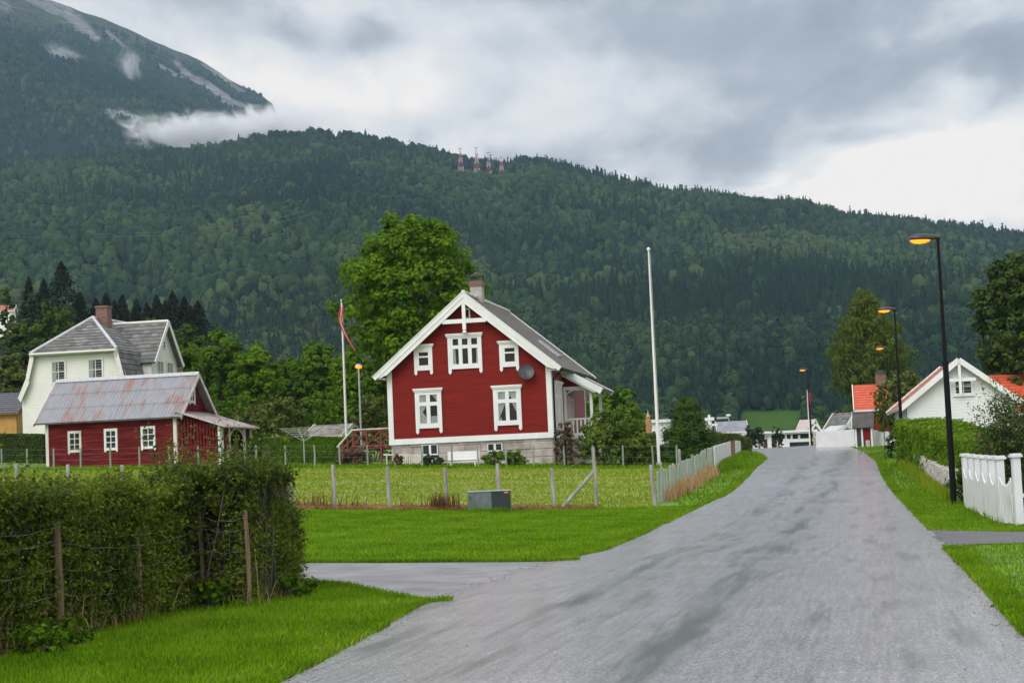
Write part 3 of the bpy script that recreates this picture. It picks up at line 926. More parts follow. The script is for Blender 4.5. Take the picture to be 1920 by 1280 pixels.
m = MB(); m.tube([(half + .05, RF + .15, z_e - .12), (h2 + .12, -.03, z_e - .5), (h2 + .10, -.03, -1.0)], .045, 8)
m.build('downpipe', black_metal, red_house)
# gable ornament: king post with finial and collar
m = MB()
gp = fl(864, 600, -.42).x
zcol = fl(864, 602, -.42).z
m.box(-.085, .085, -.50, -.40, zcol - .42, z_apex - .34)
zcx = half * (z_apex - .45 - zcol) / (z_apex - z_e)
m.box(-zcx, -.085, -.49, -.41, zcol - .1, zcol + .1)
m.box(.085, zcx, -.49, -.41, zcol - .1, zcol + .1)
m.lathe([(.075, 0), (.05, -.03), (.10, -.08), (.11, -.13), (.07, -.19), (.02, -.24)][::-1], (0, -.45, zcol - .42), 12)
m.build('gable_ornament', white, red_house)


def wpx(outer, panes_x, panes_y, **kw):
    """front window from picture columns and rows"""
    a = fl(outer[0], (outer[2] + outer[3]) / 2); b = fl(outer[1], (outer[2] + outer[3]) / 2)
    cx = (outer[0] + outer[1]) / 2
    Zc = lambda py: fl(cx, py).z
    Xc = lambda px: fl(px, (outer[2] + outer[3]) / 2).x
    ps = [(Xc(p), Xc(q), Zc(r1_), Zc(r0)) for p, q in panes_x for r0, r1_ in panes_y]
    return a.x, b.x, Zc(outer[3]), Zc(outer[2]), ps


curt = lambda p, L_, Rr: [[(p[0], p[3]), (p[0] + (p[1] - p[0]) * L_, p[3]), (p[0] + (p[1] - p[0]) * Rr, (p[2] + p[3]) / 2), (p[0], p[2])]]
a = wpx((779.5, 829, 734, 802.5), [(788, 800.5), (807.5, 820.5)], [(740, 753.5), (760.5, 793.5)])
ps = a[4]; lo1, up1, lo2, up2 = ps[1], ps[0], ps[3], ps[2]
cu = [[(up1[0], up1[3]), (up1[1], up1[3]), (up1[1], up1[2]), (up1[0], up1[2])][::-1],
      [(lo1[0], lo1[3]), (lo1[1], lo1[3]), (lo1[0] + .12, lo1[2] + .55), (lo1[1] - .03, lo1[2] + .3), (lo1[1], lo1[2]), (lo1[0], lo1[2])][::-1],
      [(up2[1], up2[3]), (up2[0] + .08, up2[3]), (up2[1], up2[2] + .03)],
      [(lo2[0], lo2[2] + .34), (lo2[1], lo2[2] + .34), (lo2[1], lo2[2]), (lo2[0], lo2[2])]]
window(red_house, T, *a[:4], a[4], header=.16, legs=.2, curtains=cu, thick=.085, trim=.15, n=.018)
a = wpx((926, 978, 728, 797), [(935, 948.5), (955.5, 969)], [(734, 748), (755, 788)])
ps = a[4]; lo1, up1, lo2, up2 = ps[1], ps[0], ps[3], ps[2]
cu = [[(up1[0], up1[3]), (up1[1], up1[3]), (up1[1], up1[2]), (up1[0], up1[2])][::-1],
      [(up2[0], up2[3]), (up2[1], up2[3]), (up2[1], up2[2]), (up2[0] + .1, up2[2]), (up2[0] + .1, up2[2] + .1), (up2[0], up2[2] + .12)][::-1],
      [(lo1[0], lo1[3]), (lo1[1], lo1[3]), (lo1[0] + .1, lo1[2] + .3), (lo1[0], lo1[2])][::-1],
      [(lo2[1], lo2[3]), (lo2[0] + .12, lo2[3]), (lo2[1], lo2[2] + .35)],
      [(lo1[0], lo1[2]), (lo1[0] + .16, lo1[2]), (lo1[0] + .1, lo1[2] + .18)]]
window(red_house, T, *a[:4], a[4], header=.16, legs=.2, curtains=cu, thick=.085, trim=.15, n=.018)
a = wpx((840.5, 904, 631, 691), [(850, 860.5), (867.5, 878), (885, 896)], [(634.5, 646.5), (653, 682)])
ps = a[4]
cu = [[(ps[1][0], ps[1][3]), (ps[1][0] + .1, ps[1][3]), (ps[1][0] + .13, ps[1][2]), (ps[1][0], ps[1][2])][::-1],
      [(ps[5][1], ps[5][3]), (ps[5][1] - .07, ps[5][3]), (ps[5][1] - .09, ps[5][2]), (ps[5][1], ps[5][2])]]
window(red_house, T, *a[:4], a[4], header=.16, legs=.18, curtains=cu, thick=.085, trim=.15, n=.018, label='white triple window high in the gable')
for (o_, px_, py_) in [((777, 811.5, 651, 694.5), [(786, 803.5)], [(660.5, 667.5), (670.5, 685)]), ((937, 973, 644, 687.5), [(947, 965.5)], [(652.5, 659.5), (662.5, 678)])]:
    a = wpx(o_, px_, py_)
    window(red_house, T, *a[:4], a[4], header=.14, legs=.16, thick=.085, trim=.14, n=.018)
a = wpx((867, 882, 577.5, 597), [(870.5, 879)], [(581, 595.5)])
window(red_house, T, *a[:4], a[4], thick=.06, trim=.07, n=.018, label='little square attic window behind the gable ornament')
for o_ in ((792, 821, 833, 853), (914, 942, 831, 846)):
    c0 = (o_[0] + o_[1]) / 2
    a = wpx(o_, [(o_[0] + 1.5, c0 - 2), (c0 + 2, o_[1] - 1.5)], [(o_[2] + 1, o_[3] - 2.5)])
    window(red_house, T, *a[:4], a[4], thick=.05, trim=.02, n=.0)
# side windows, seen at a sharp angle
for (y0, y1) in ((.55, 1.45), (1.75, 2.65)):
    zt = H.hit(1050, 722, 0, h2).z; zb_ = H.hit(1050, 800, 0, h2).z
    mid = (y0 + y1) / 2
    ps = [(p, q, r_, s_2) for p, q in ((y0 + .16, mid - .04), (mid + .04, y1 - .16)) for r_, s_2 in ((zb_ + .14, zt - .62), (zt - .52, zt - .15))]
    window(red_house, T2, y0, y1, zb_, zt, ps, header=.14, legs=.15, thick=.085, trim=.13, n=.018, back=curtain)
# chimney
cy = 2.6
m = MB(); m.box(-.29, .29, cy, cy + .66, z_apex - .6, z_apex + .60)
ch = m.build('chimney', plaster, red_house)
m = MB(); m.box(-.33, .33, cy - .04, cy + .70, z_apex + .60, z_apex + .86); m.build('brick_band', brick, ch)
m = MB()
for sx in (-.3, .26):
    for sy in (cy, cy + .62): m.box(sx, sx + .05, sy, sy + .05, z_apex + .86, z_apex + 1.10)
m.box(-.24, .24, cy + .1, cy + .56, z_apex + .86, z_apex + .95)
m.box(-.42, .42, cy - .09, cy + .75, z_apex + 1.10, z_apex + 1.15)
m.lathe([(.16, 0), (.16, .08), (.08, .16), (.02, .18)], (0, cy + .33, z_apex + 1.15), 12)
m.build('chimney_cap', dark_metal, ch)
# roof window in the right slope
ln = math.hypot(half, z_apex - z_e); c_, s_ = half / ln, (z_apex - z_e) / ln
TS = lambda u, v, n: (half - v * c_ + n * s_, u, z_e + v * s_ + n * c_)
m = MB()
for (u0, u1, v0, v1) in ((5.3, 6.3, 1.3, 2.6),):
    m.tbox(TS, u0, u0 + .08, v0, v1, .02, .12); m.tbox(TS, u1 - .08, u1, v0, v1, .02, .12); m.tbox(TS, u0 + .08, u1 - .08, v0, v0 + .08, .02, .12); m.tbox(TS, u0 + .08, u1 - .08, v1 - .08, v1, .02, .12)
rwn = m.build('roof_window', grey_metal, roof)
m = MB(); m.tbox(TS, 5.38, 6.22, 1.38, 2.52, .05, .09); m.build('glass', glass, rwn)
# satellite dish
dc = fl(987, 697, -.35)
m = MB()
prof = [(.02, .09), (.15, .08), (.28, .045), (.385, 0), (.37, -.012), (.27, .03), (.14, .062), (.0, .07)]
mm_ = Matrix.Translation(dc) @ Matrix.Rotation(R(72), 4, 'X') @ Matrix.Rotation(R(12), 4, 'Y') @ Matrix.Scale(-1, 4, (0, 0, 1))
lm = MB(); lm.lathe(prof, (0, 0, 0), 28)
lm.v = [tuple(mm_ @ Vector(p)) for p in lm.v]
m.add(lm.v, lm.f)
m.tube([dc + Vector((0, .1, -.02)), dc + Vector((0, .33, -.1))], .03, 8)
m.tube([dc + Vector((0, 0, -.36)), dc + Vector((.02, -.42, -.12))], .012, 6)
m.box(dc.x - .04, dc.x + .04, dc.y - .48, dc.y - .38, dc.z - .15, dc.z - .06)
m.build('satellite_dish', dark_metal, red_house)
# porch on the right hand side
p0, p1 = 3.5, 6.9
po = 1.45
zr0 = zw - .02; zr1 = H.hit(1108, 730, 1, p0).z + .05
pt = MB()
m = MB()
m.box(h2, h2 + po, p0, p1, z_flo - .1, z_flo + .05)
porch = m.build('porch', white_old, red_house)
# roof of the porch
ph_ = po + .55
dz = zr0 - zr1 + .12
lnp = math.hypot(ph_, dz)
TP = lambda u, v, n: (h2 + ph_ - v * ph_ / lnp + n * dz / lnp, u, zr1 - .06 + v * dz / lnp + n * ph_ / lnp)
m = MB(); m.courses([(p0 - .35, 0), (p1 + .3, 0), (p1 + .3, lnp), (p0 - .35, lnp)], TP, .24, .02, n0=.004); m.prism([(p0 - .35, 0), (p1 + .3, 0), (p1 + .3, lnp), (p0 - .35, lnp)], TP, -.07, 0)
m.build('porch_roof', slate, porch)
m = MB(); m.tbox(TP, p1 + .3, p1 + .36, -.03, lnp, -.2, .05); m.build('porch_barge_board', white, porch)
m = MB(); m.tbox(TP, p0 - .42, p0 - .36, -.03, lnp, -.26, .06); m.tbox(TP, p0 - .365, p0 - .31, .25, lnp, -.34, -.06)
m.build('porch_barge_board', white, porch)
m = MB()
TPf = TF(p0)
m.prism([(h2, zr1 - .02), (h2 + po - .04, zr1 - .02), (h2 + po - .04, zr1 + .02), (h2, zr0 - .02)], TPf, -.04, 0)
m.build('porch_gable_panel', red_board, porch)
m = MB()
zt = zr1 - .02
for (px_, py_) in ((h2 + .02, p0), (h2 + po - .14, p0), (h2 + po - .14, p1 - .14)):
    m.box(px_, px_ + .13, py_, py_ + .13, z_flo + .05, zt)
m.box(h2 + .02, h2 + po, p0 - .01, p0 + .10, zt, zt + .16)
m.box(h2 + po - .11, h2 + po, p0 + .1, p1, zt, zt + .16)
# arches
for (T_, a0_, a1_) in ((TF(p0 + .05), h2 + .15, h2 + po - .14), (TR(h2 + po - .08), p0 + .13, p1 - .14)):
    cxm, rx_ = (a0_ + a1_) / 2, (a1_ - a0_) / 2
    pts = [(cxm + rx_ * math.cos(t), zt - .34 + .32 * math.sin(t)) for t in np.linspace(0, math.pi, 13)]
    for q0, q1 in zip(pts[:-1], pts[1:]):
        m.prism([q0, q1, (q1[0], q1[1] + .07), (q0[0], q0[1] + .07)], T_, -.03, .03)
    m.tbox(T_, cxm - .03, cxm + .03, zt - .05, zt, -.02, .02)
m.build('porch_frame', white, porch)
m = MB()
for (T_, a0_, a1_) in ((TF(p0 + .06), h2 + .15, h2 + po - .14), (TR(h2 + po - .08), p0 + .13, p1 - .14)):
    m.tbox(T_, a0_, a1_, z_flo + .86, z_flo + .94, -.04, .04); m.tbox(T_, a0_, a1_, z_flo + .12, z_flo + .2, -.03, .03)
    k_ = int((a1_ - a0_) / .17)
    for i in range(k_):
        q = a0_ + (i + .5) * (a1_ - a0_) / k_
        m.tbox(T_, q - .035, q + .035, z_flo + .2, z_flo + .86, -.015, .015)
m.build('balustrade', white, porch)
m = MB(); m.tbox(T2, p0 + .9, p0 + 1.9, z_flo + .05, z_flo + 2.1, .02, .07); dr = m.build('door', M('pale_pink_door', (.55, .36, .36), .5, .08), porch)
m = MB(); m.tube([(h2 + .1, p0 + 1.05, z_flo + 1.05), (h2 + .16, p0 + 1.05, z_flo + 1.05)], .02, 6); m.build('handle', grey_metal, dr)
window(porch, T2, p0 + 2.1, p0 + 2.9, z_flo + .7, z_flo + 2.0, [(p0 + 2.2, p0 + 2.48, z_flo + .8, z_flo + 1.9), (p0 + 2.54, p0 + 2.8, z_flo + .8, z_flo + 1.9)], trim=.08, n=.018)
# a low stone base with steps under the porch
m = MB(); m.box(h2 + .05, h2 + po - .05, p0 + .1, p1 - .1, -1.2, z_flo - .1); m.build('porch_base', stone, porch)
# wooden deck on the left hand side
m = MB()
dx0, dx1 = H.hit(661, 805, 1, 1.2).x, -h2
zd = z_flo + .0
zrl = H.hit(690, 803, 1, 1.2).z
m.box(dx0, dx1, 1.25, 5.2, zd - .14, zd - .02)
deck = m.build('deck', wood_red, red_house)
m = MB()
yy = 1.2
n_ = 3
cols_ = np.linspace(dx0, dx1 - .06, n_ + 1)
for q in cols_: m.box(q - .04, q + .04, yy - .04, yy + .04, -1.2, zrl - .02)
for a_, b_ in zip(cols_[:-1], cols_[1:]):
    m.bar((a_, yy, zd + .08), (b_, yy, zrl - .1), .04, .07); m.bar((b_, yy + .04, zd + .08), (a_, yy + .04, zrl - .1), .04, .07)
m.box(dx0, dx1, yy - .03, yy + .03, zrl - .14, zrl - .06)
m.box(dx0, dx1, yy - .03, yy + .03, zd - .0, zd + .07)
sx0 = H.hit(632, 838, 1, 1.2)
m.bar((dx0, yy, zrl - .45), (sx0.x, yy, sx0.z - .3), .05, .08); m.bar((dx0, yy, zrl - .85), (sx0.x, yy, sx0.z - .75), .05, .12)
for t_ in (.35, .7): m.box(dx0 + (sx0.x - dx0) * t_ - .03, dx0 + (sx0.x - dx0) * t_ + .03, yy - .03, yy + .03, sx0.z - .9, zrl + (sx0.z - zrl) * t_ - .05)
m.bar((dx0 + .2, yy + .05, zd), (sx0.x, yy + .05, sx0.z - .2), .04, .06)
m.build('deck_railing', wood_red, deck)
m = MB(); m.box(dx0 - .05, dx1, yy - .06, yy + .06, zrl - .06, zrl + .0); m.bar((dx0, yy, zrl - .02), (sx0.x, yy, sx0.z), .09, .07); m.build('handrail', white_old, deck)
# ------------------------------------------------------------------ the red shed
sc_ = AT(333, 88)
SW, SL = 4.6, 7.0
zs0 = P(333, 873, 88).z
exs = Vector((math.cos(RZ), math.sin(RZ), 0))
S = Frame((sc_.x - exs.x * SL, sc_.y - exs.y * SL, zs0 - .05), RZ)
print('shed left pix', S.pix((0, 0, 0)), 'want 92,875')
shed = empty('red_shed', 'faded red shed with rusty tin roof in front of the white gambrel house', 'shed', S.o, RZ)
zse = S.hit(333, 786).z
zsr = S.hit(370, 701, 1, SW / 2).z
sl_ = (zsr - S.hit(340, 781, 1, -.4).z) / (SW / 2 + .4)
zwe = zsr - .10 - sl_ * SW / 2
rust_roof = None


def rust_mat():
    m, t, b, out = newmat('rusty_corrugated_tin')
    L = t.links.new
    tc = nd(t, 'ShaderNodeTexCoord')
    mp = nd(t, 'ShaderNodeMapping'); mp.inputs['Scale'].default_value = (2.2, .45, .45); L(tc.outputs['Object'], mp.inputs[0])
    n = nd(t, 'ShaderNodeTexNoise', inp={'Scale': 1.3, 'Detail': 9, 'Roughness': .68}); L(mp.outputs[0], n.inputs[0])
    n3 = nd(t, 'ShaderNodeTexNoise', inp={'Scale': .45, 'Detail': 3}); L(tc.outputs['Object'], n3.inputs[0])
    ad = nd(t, 'ShaderNodeMath', operation='MULTIPLY_ADD', inp={1: .55}); L(n3.outputs[0], ad.inputs[0]); L(n.outputs[0], ad.inputs[2])
    mr = nd(t, 'ShaderNodeMapRange', inp={1: .745, 2: .92}); L(ad.outputs[0], mr.inputs[0])
    n2 = nd(t, 'ShaderNodeTexNoise', inp={'Scale': 2.5, 'Detail': 6}); L(mp.outputs[0], n2.inputs[0])
    m1 = nd(t, 'ShaderNodeMix', data_type='RGBA'); L(n2.outputs[0], m1.inputs[0]); m1.inputs[6].default_value = (.15, .16, .185, 1); m1.inputs[7].default_value = (.28, .285, .32, 1)
    m2 = nd(t, 'ShaderNodeMix', data_type='RGBA'); L(n2.outputs[0], m2.inputs[0]); m2.inputs[6].default_value = (.14, .065, .048, 1); m2.inputs[7].default_value = (.28, .16, .12, 1)
    mx = nd(t, 'ShaderNodeMix', data_type='RGBA'); L(mr.outputs[0], mx.inputs[0]); L(m1.outputs[2], mx.inputs[6]); L(m2.outputs[2], mx.inputs[7])
    L(mx.outputs[2], b.inputs['Base Color'])
    b.inputs['Roughness'].default_value = .5
    return m


rust = rust_mat()
m = MB()
m.courses([(0, 0), (SL, 0), (SL, zwe), (0, zwe)], TF(0), .15, .015, wob=.5)
m.courses([(0, 0), (SL, 0), (SL, zwe), (0, zwe)], TB(SW), .15, .015)
for T_ in (TL(0), TR(SL)): m.courses([(0, 0), (SW, 0), (SW, zwe), (SW / 2, zwe + sl_ * SW / 2), (0, zwe)], T_, .15, .015)
m.build('wall', red_old, shed)
m = MB(); m.box(.03, SL - .03, .03, SW - .03, -.8, .02); m.build('foundation', stone, shed)
m = MB(); m.tbox(TF(0), 0, .16, 0, zwe, .016, .04); m.build('corner_board', white_old, shed)
m = MB(); m.tbox(TF(0), SL - .16, SL + .02, 0, zwe, .016, .05); m.tbox(TR(SL), 0, .14, 0, zwe, .016, .04); m.build('corner_board', white_old, shed)
# corrugated roof
m = MB()
ov, oe = .42, .42
hs = SW / 2 + ov
zre = zsr - sl_ * hs
ln = math.hypot(hs, zsr - zre)
for sg in (-1, 1):
    oo = Vector((0, SW / 2 + sg * hs, zre)); vx = Vector((0, -sg * hs / ln, (zsr - zre) / ln)); nn = Vector((0, sg * (zsr - zre) / ln, hs / ln))
    us = np.arange(-oe, SL + oe + .02, .045)
    prof_ = [(u_, .016 * math.cos(u_ * 2 * math.pi / .18)) for u_ in us]
    for lap in range(3):
        v0, v1 = ln * lap / 3, ln * (lap + 1) / 3 + (.1 if lap < 2 else 0)
        lift0, lift1 = .03, .012
        vs = [tuple(oo + Vector((u_, 0, 0)) + vx * vv + nn * (w_ + .02 + (lift0 if vv == v0 else lift1))) for vv in (v0, v1) for u_, w_ in prof_]
        k_ = len(prof_)
        m.add(vs, [(i, i + 1, k_ + i + 1, k_ + i) for i in range(k_ - 1)])
    m.prism([(-oe + .02, 0), (SL + oe - .02, 0), (SL + oe - .02, ln), (-oe + .02, ln)], lambda u_, v_2, n_2: tuple(oo + Vector((u_, 0, 0)) + vx * v_2 + nn * n_2), -.05, -.012)
sroof = m.build('roof', rust, shed, smooth=False)
m = MB(); m.bar((-oe, SW / 2 - .09, zsr + .03), (SL + oe, SW / 2 - .09, zsr + .03), .26, .02, up=(0, -.7, .7)); m.bar((-oe, SW / 2 + .09, zsr + .03), (SL + oe, SW / 2 + .09, zsr + .03), .26, .02, up=(0, .7, .7))
m.build('ridge_cap', grey_metal, sroof)
for xx_ in (SL + oe, -oe - .03):
    for sg in (-1, 1):
        m = MB(); m.bar((xx_, SW / 2, zsr - .06), (xx_, SW / 2 + sg * hs, zre - .06), .04, .16); m.build('barge_board', white_old, shed)
for (o_, lab) in (((128, 153, 807.5, 848), 'grubby cream shed window with peeling frame'), ((196, 221, 803, 844), None), ((265, 292, 798.5, 841), None)):
    A_ = S.hit(o_[0], 825); B_ = S.hit(o_[1], 825); zt_ = S.hit((o_[0] + o_[1]) / 2, o_[2]).z; zb_ = S.hit((o_[0] + o_[1]) / 2, o_[3]).z
    w_ = B_.x - A_.x; tr = .11
    cs = [(A_.x + tr, (A_.x + B_.x) / 2 - .02), ((A_.x + B_.x) / 2 + .02, B_.x - tr)]
    hh = (zt_ - zb_ - .22) / 3
    ps = [(c0[0], c0[1], zb_ + .11 + i * hh + .02, zb_ + .11 + (i + 1) * hh - .02) for c0 in cs for i in range(3)]
    cu = [[(c0[0], zb_ + .13), (c0[1], zb_ + .13), (c0[1], zb_ + .26), (c0[0], zb_ + .24)] for c0 in cs]
    wn = window(shed, TF(0), A_.x, B_.x, zb_, zt_, ps, trim=tr, legs=.05, thick=.06, n=.01, frame_mat=white_old if lab else white, label=lab)
    cb = MB(); [cb.prism(q, TF(0), .018, .024) for q in cu]; cb.build('boarding', wood_brown, wn)
# gable window
yc = SW / 2 - .1
A_ = S.hit(359, 740, 0, SL)
zc_ = A_.z
window(shed, TR(SL), yc - .38, yc + .38, zc_ - .42, zc_ + .42, [(yc - .28, yc - .03, zc_ - .3, zc_ - .02), (yc + .03, yc + .28, zc_ - .3, zc_ - .02), (yc - .28, yc - .03, zc_ + .03, zc_ + .3), (yc + .03, yc + .28, zc_ + .03, zc_ + .3)], trim=.09, n=.01, legs=.06)
# lean-to with slatted wall and arched opening
lw = S.hit(412, 850, 1, .1).x - SL
print('lean-to width', lw)
m = MB()
n_ = 13
zl0 = zwe - .06; 
A_ = S.hit(412, 799, 1, 0).z
zl1 = A_
for i in range(n_):
    x0_ = SL + .06 + (lw - .06) * i / n_
    x1_ = x0_ + (lw / n_) * (.62 if i % 3 else .70)
    zt0 = zl0 + (zl1 - zl0) * (x0_ - SL) / lw; zt1 = zl0 + (zl1 - zl0) * (x1_ - SL) / lw
    m.prism([(x0_, .02), (x1_, .02), (x1_, zt1), (x0_, zt0)], TF(0), .0, .025)
    m.prism([(x0_ - .01, .02), (SL + .06 + (lw - .06) * (i + 1) / n_ - .01, .02), (SL + .06 + (lw - .06) * (i + 1) / n_ - .01, 1.05 + .04 * (i % 2)), (x0_ - .01, 1.08 - .05 * (i % 2))], TF(0), -.03, -.002)
m.box(SL, SL + lw, .05, .1, 1.5, 1.6); m.box(SL, SL + lw, .05, .1, .3, .4)
lean = m.build('slatted_wall', red_old, shed)
m = MB()
m.box(SL + .02, SL + lw, SW - .06, SW, 0, zl1 + .1)
m.build('lean_to_back_wall', red_old, lean)
m = MB()
m.box(SL + lw - .02, SL + lw + .10, -.03, .45, 0, zl1 - .02)
for yy_ in (1.3, 3.6, SW - .1): m.box(SL + lw, SL + lw + .12, yy_, yy_ + .12, 0, zl1 - .02)
m.box(SL + lw, SL + lw + .12, -.03, SW, zl1 - .06, zl1 + .06)
TT = TR(SL + lw + .06)
for (a0_, a1_) in ((1.42, 3.6),):
    cxm, rx_ = (a0_ + a1_) / 2, (a1_ - a0_) / 2
    pts = [(cxm + rx_ * math.cos(t), zl1 - .75 + .62 * math.sin(t)) for t in np.linspace(0, math.pi, 17)]
    for q0, q1 in zip(pts[:-1], pts[1:]): m.prism([q0, q1, (q1[0], q1[1] + .1), (q0[0], q0[1] + .1)], TT, -.03, .03)
m.build('lean_to_posts', white, shed)
m = MB(); TT = TR(SL + lw + .02)
m.tbox(TT, .45, 1.3, 0, zl1 - .05, .0, .04); m.build('side_panel', red_old, lean); m = MB(); m.tbox(TT, 3.72, SW - .1, 0, zl1 - .05, 0, .04)
m.build('side_panel', red_old, lean)
m = MB()
LT = lambda u_, v_2, n_2: (SL + v_2, u_, zl0 + .10 + (zl1 - zl0) * v_2 / lw + n_2)
m.prism([(-.35, 0.02), (SW + .3, 0.02), (SW + .3, lw + .5), (-.35, lw + .5)], LT, 0, .05)
for k_ in range(30):
    y_ = -.33 + k_ * (SW + .6) / 30
    m.prism([(y_, .02), (y_ + .05, .02), (y_ + .05, lw + .5), (y_, lw + .5)], LT, .05, .07)
m.build('lean_to_roof', M('old_tin_sheet', (.34, .28, .27), .6, .25, 1.5, col2=(.45, .40, .40)), shed)
# ------------------------------------------------------------------ the white gambrel house
wc = P(44, 850, 108)
Wd = 7.2
WH = Frame((wc.x + math.cos(RZ) * Wd / 2, wc.y + math.sin(RZ) * Wd / 2, 3.1), RZ)
wh = empty('white_gambrel_house', 'large white wooden house with half hipped slate roof behind the red shed', 'house', WH.o, RZ)
b2 = Wd / 2
hp = lambda px, py, y=0.: WH.hit(px, py, 1, y)
zE = hp(35, 748, -.3).z; xE = -hp(35, 748, -.3).x
zK = hp(62, 664, -.3).z; xK = (hp(224, 662, -.3).x - hp(62, 664, -.3).x) / 2
xoff = (hp(224, 662, -.3).x + hp(62, 664, -.3).x) / 2
WL = 9.5
yA = 2.6
zR = hp(178, 596, yA).z
print('white house: eave', xE, zE, 'knee', xK, zK, 'ridge', zR, 'xoff', xoff)
m = MB()
m.courses([(-b2, -1), (b2, -1), (b2, zE - .1), (b2, zE + .02), (xK - .12, zK), (-xK + .12, zK), (-b2, zE + .02), (-b2, zE - .1)], TF(0), .16, .02)
m.courses([(0, -1), (WL, -1), (WL, zE), (0, zE)], TL(-b2), .16, .02)
m.courses([(0, -1), (WL, -1), (WL, zE), (0, zE)], TR(b2), .16, .02)
m.courses([(-b2, -1), (b2, -1), (b2, zE + .02), (xK - .12, zK), (-xK + .12, zK), (-b2, zE + .02)], TB(WL), .16, .02)
m.build('wall', cream_board, wh)
m = MB(); oy = -.30; yb = WL + .3
hipy = yA


def plane(m, a, b, c, d=None, row=.33, lip=.025):
    """tiled plane: a-b lower edge, c (and d) upper edge points"""
    a, b, c = Vector(a), Vector(b), Vector(c)
    ux = (b - a).normalized(); nn = ux.cross(c - a).normalized()
    if nn.z < 0: nn = -nn
    vx = nn.cross(ux).normalized()
    if vx.z < 0: vx = -vx
    pts = [a, b, c] + ([Vector(d)] if d else [])
    poly = [((p - a).dot(ux), (p - a).dot(vx)) for p in pts]
    T_ = lambda u_, v_2, n_2: tuple(a + ux * u_ + vx * v_2 + nn * n_2)
    m.courses(poly, T_, row, lip, n0=.002, wob=.3)
    m.prism(poly, T_, -.10, 0)


xEx = xE
for sg in (-1, 1):
    # flared lower slope in two flats, then the upper slope
    xm, zm = xK + (xEx - xK) * .38, zK + (zE - zK) * .55
    plane(m, (sg * xEx, oy, zE), (sg * xEx, yb, zE), (sg * xm, yb, zm), (sg * xm, oy, zm))
    plane(m, (sg * xm, oy, zm), (sg * xm, yb, zm), (sg * xK, yb, zK), (sg * xK, oy, zK))
    plane(m, (sg * xK, oy, zK), (sg * xK, yb, zK), (0, yb, zR), (0, hipy, zR))
plane(m, (-xK, oy - .1, zK), (xK, oy - .1, zK), (0, hipy, zR))
wroof = m.build('roof', slate_light, wh)
m = MB()
lead = M('lead_ridge', (.42, .43, .47), .5, .15, 2)
for q in (((0, hipy, zR + .05), (-xK, oy - .1, zK + .06)), ((0, hipy, zR + .05), (xK, oy - .1, zK + .06)), ((0, hipy, zR + .05), (0, yb, zR + .05))):
    m.tube(q, .10, 8)
m.build('ridge_cap', lead, wroof)
for yy_ in (oy - .02, yb):
    for sg in (-1, 1):
        m = MB()
        for q0, q1 in (((xK, zK), (xm, zm)), ((xm, zm), (xEx, zE))):
            m.prism([(sg * q0[0], q0[1] + .05), (sg * (q1[0] + .02), q1[1] + .05), (sg * (q1[0] - .16), q1[1] - .2), (sg * (q0[0] - .22), q0[1] - .2)], TF(yy_), -.02, .05)
        m.build('barge_board', cream_board, wh)
m = MB()
m.tbox(TF(oy - .1), -xK - .02, xK + .02, zK - .12, zK + .03, -.05, .1)
m.build('eave_board', cream_board, wh)
m = MB(); m.tube([(-xK, oy - .26, zK - .02), (xK, oy - .26, zK - .04)], .06, 8); m.tube([(xK - .02, oy - .24, zK - .06), (xK - .1, oy - .1, zK - .5), (xm + .02, oy - .08, zm - .2)], .04, 6); m.build('gutter', cream_board, wh)


def simple_window(parent, T_, u0, u1, z0, z1, cols=2, rows=2, tr=.09, n=.01, split=.5, mat_=None, cur=True, **kw):
    cu_ = []
    ps_ = []
    iw = (u1 - u0 - 2 * tr); ih = (z1 - z0 - 2 * tr)
    zz_ = [0, split, 1] if rows == 2 else [i / rows for i in range(rows + 1)]
    for i in range(cols):
        for j in range(rows):
            ps_.append((u0 + tr + iw * i / cols + .022, u0 + tr + iw * (i + 1) / cols - .022, z0 + tr + ih * zz_[j] + .022, z0 + tr + ih * zz_[j + 1] - .022))
    if cur:
        for p in (ps_[0], ps_[min(rows - 1, 1)]):
            cu_.append([(p[0], p[3]), (p[0] + (p[1] - p[0]) * .75, p[3]), (p[0] + (p[1] - p[0]) * .6, p[2]), (p[0], p[2])][::-1])
    return window(parent, T_, u0, u1, z0, z1, ps_, trim=tr, n=n, curtains=cu_, frame_mat=mat_ or white, thick=.06, **kw)


for (pa, pb, ya, yb_) in ((95, 124, 676, 722), (164, 194, 672, 712)):
    A_ = hp(pa, ya); B_ = hp(pb, ya); z1_ = A_.z; z0_ = z1_ - 1.45
    simple_window(wh, TF(0), A_.x, B_.x, z0_, z1_, split=.52, mat_=cream_board)
for (u0_) in (-2.2, .9):
    simple_window(wh, TF(0), u0_, u0_ + 1.0, .9, 2.3, mat_=cream_board)
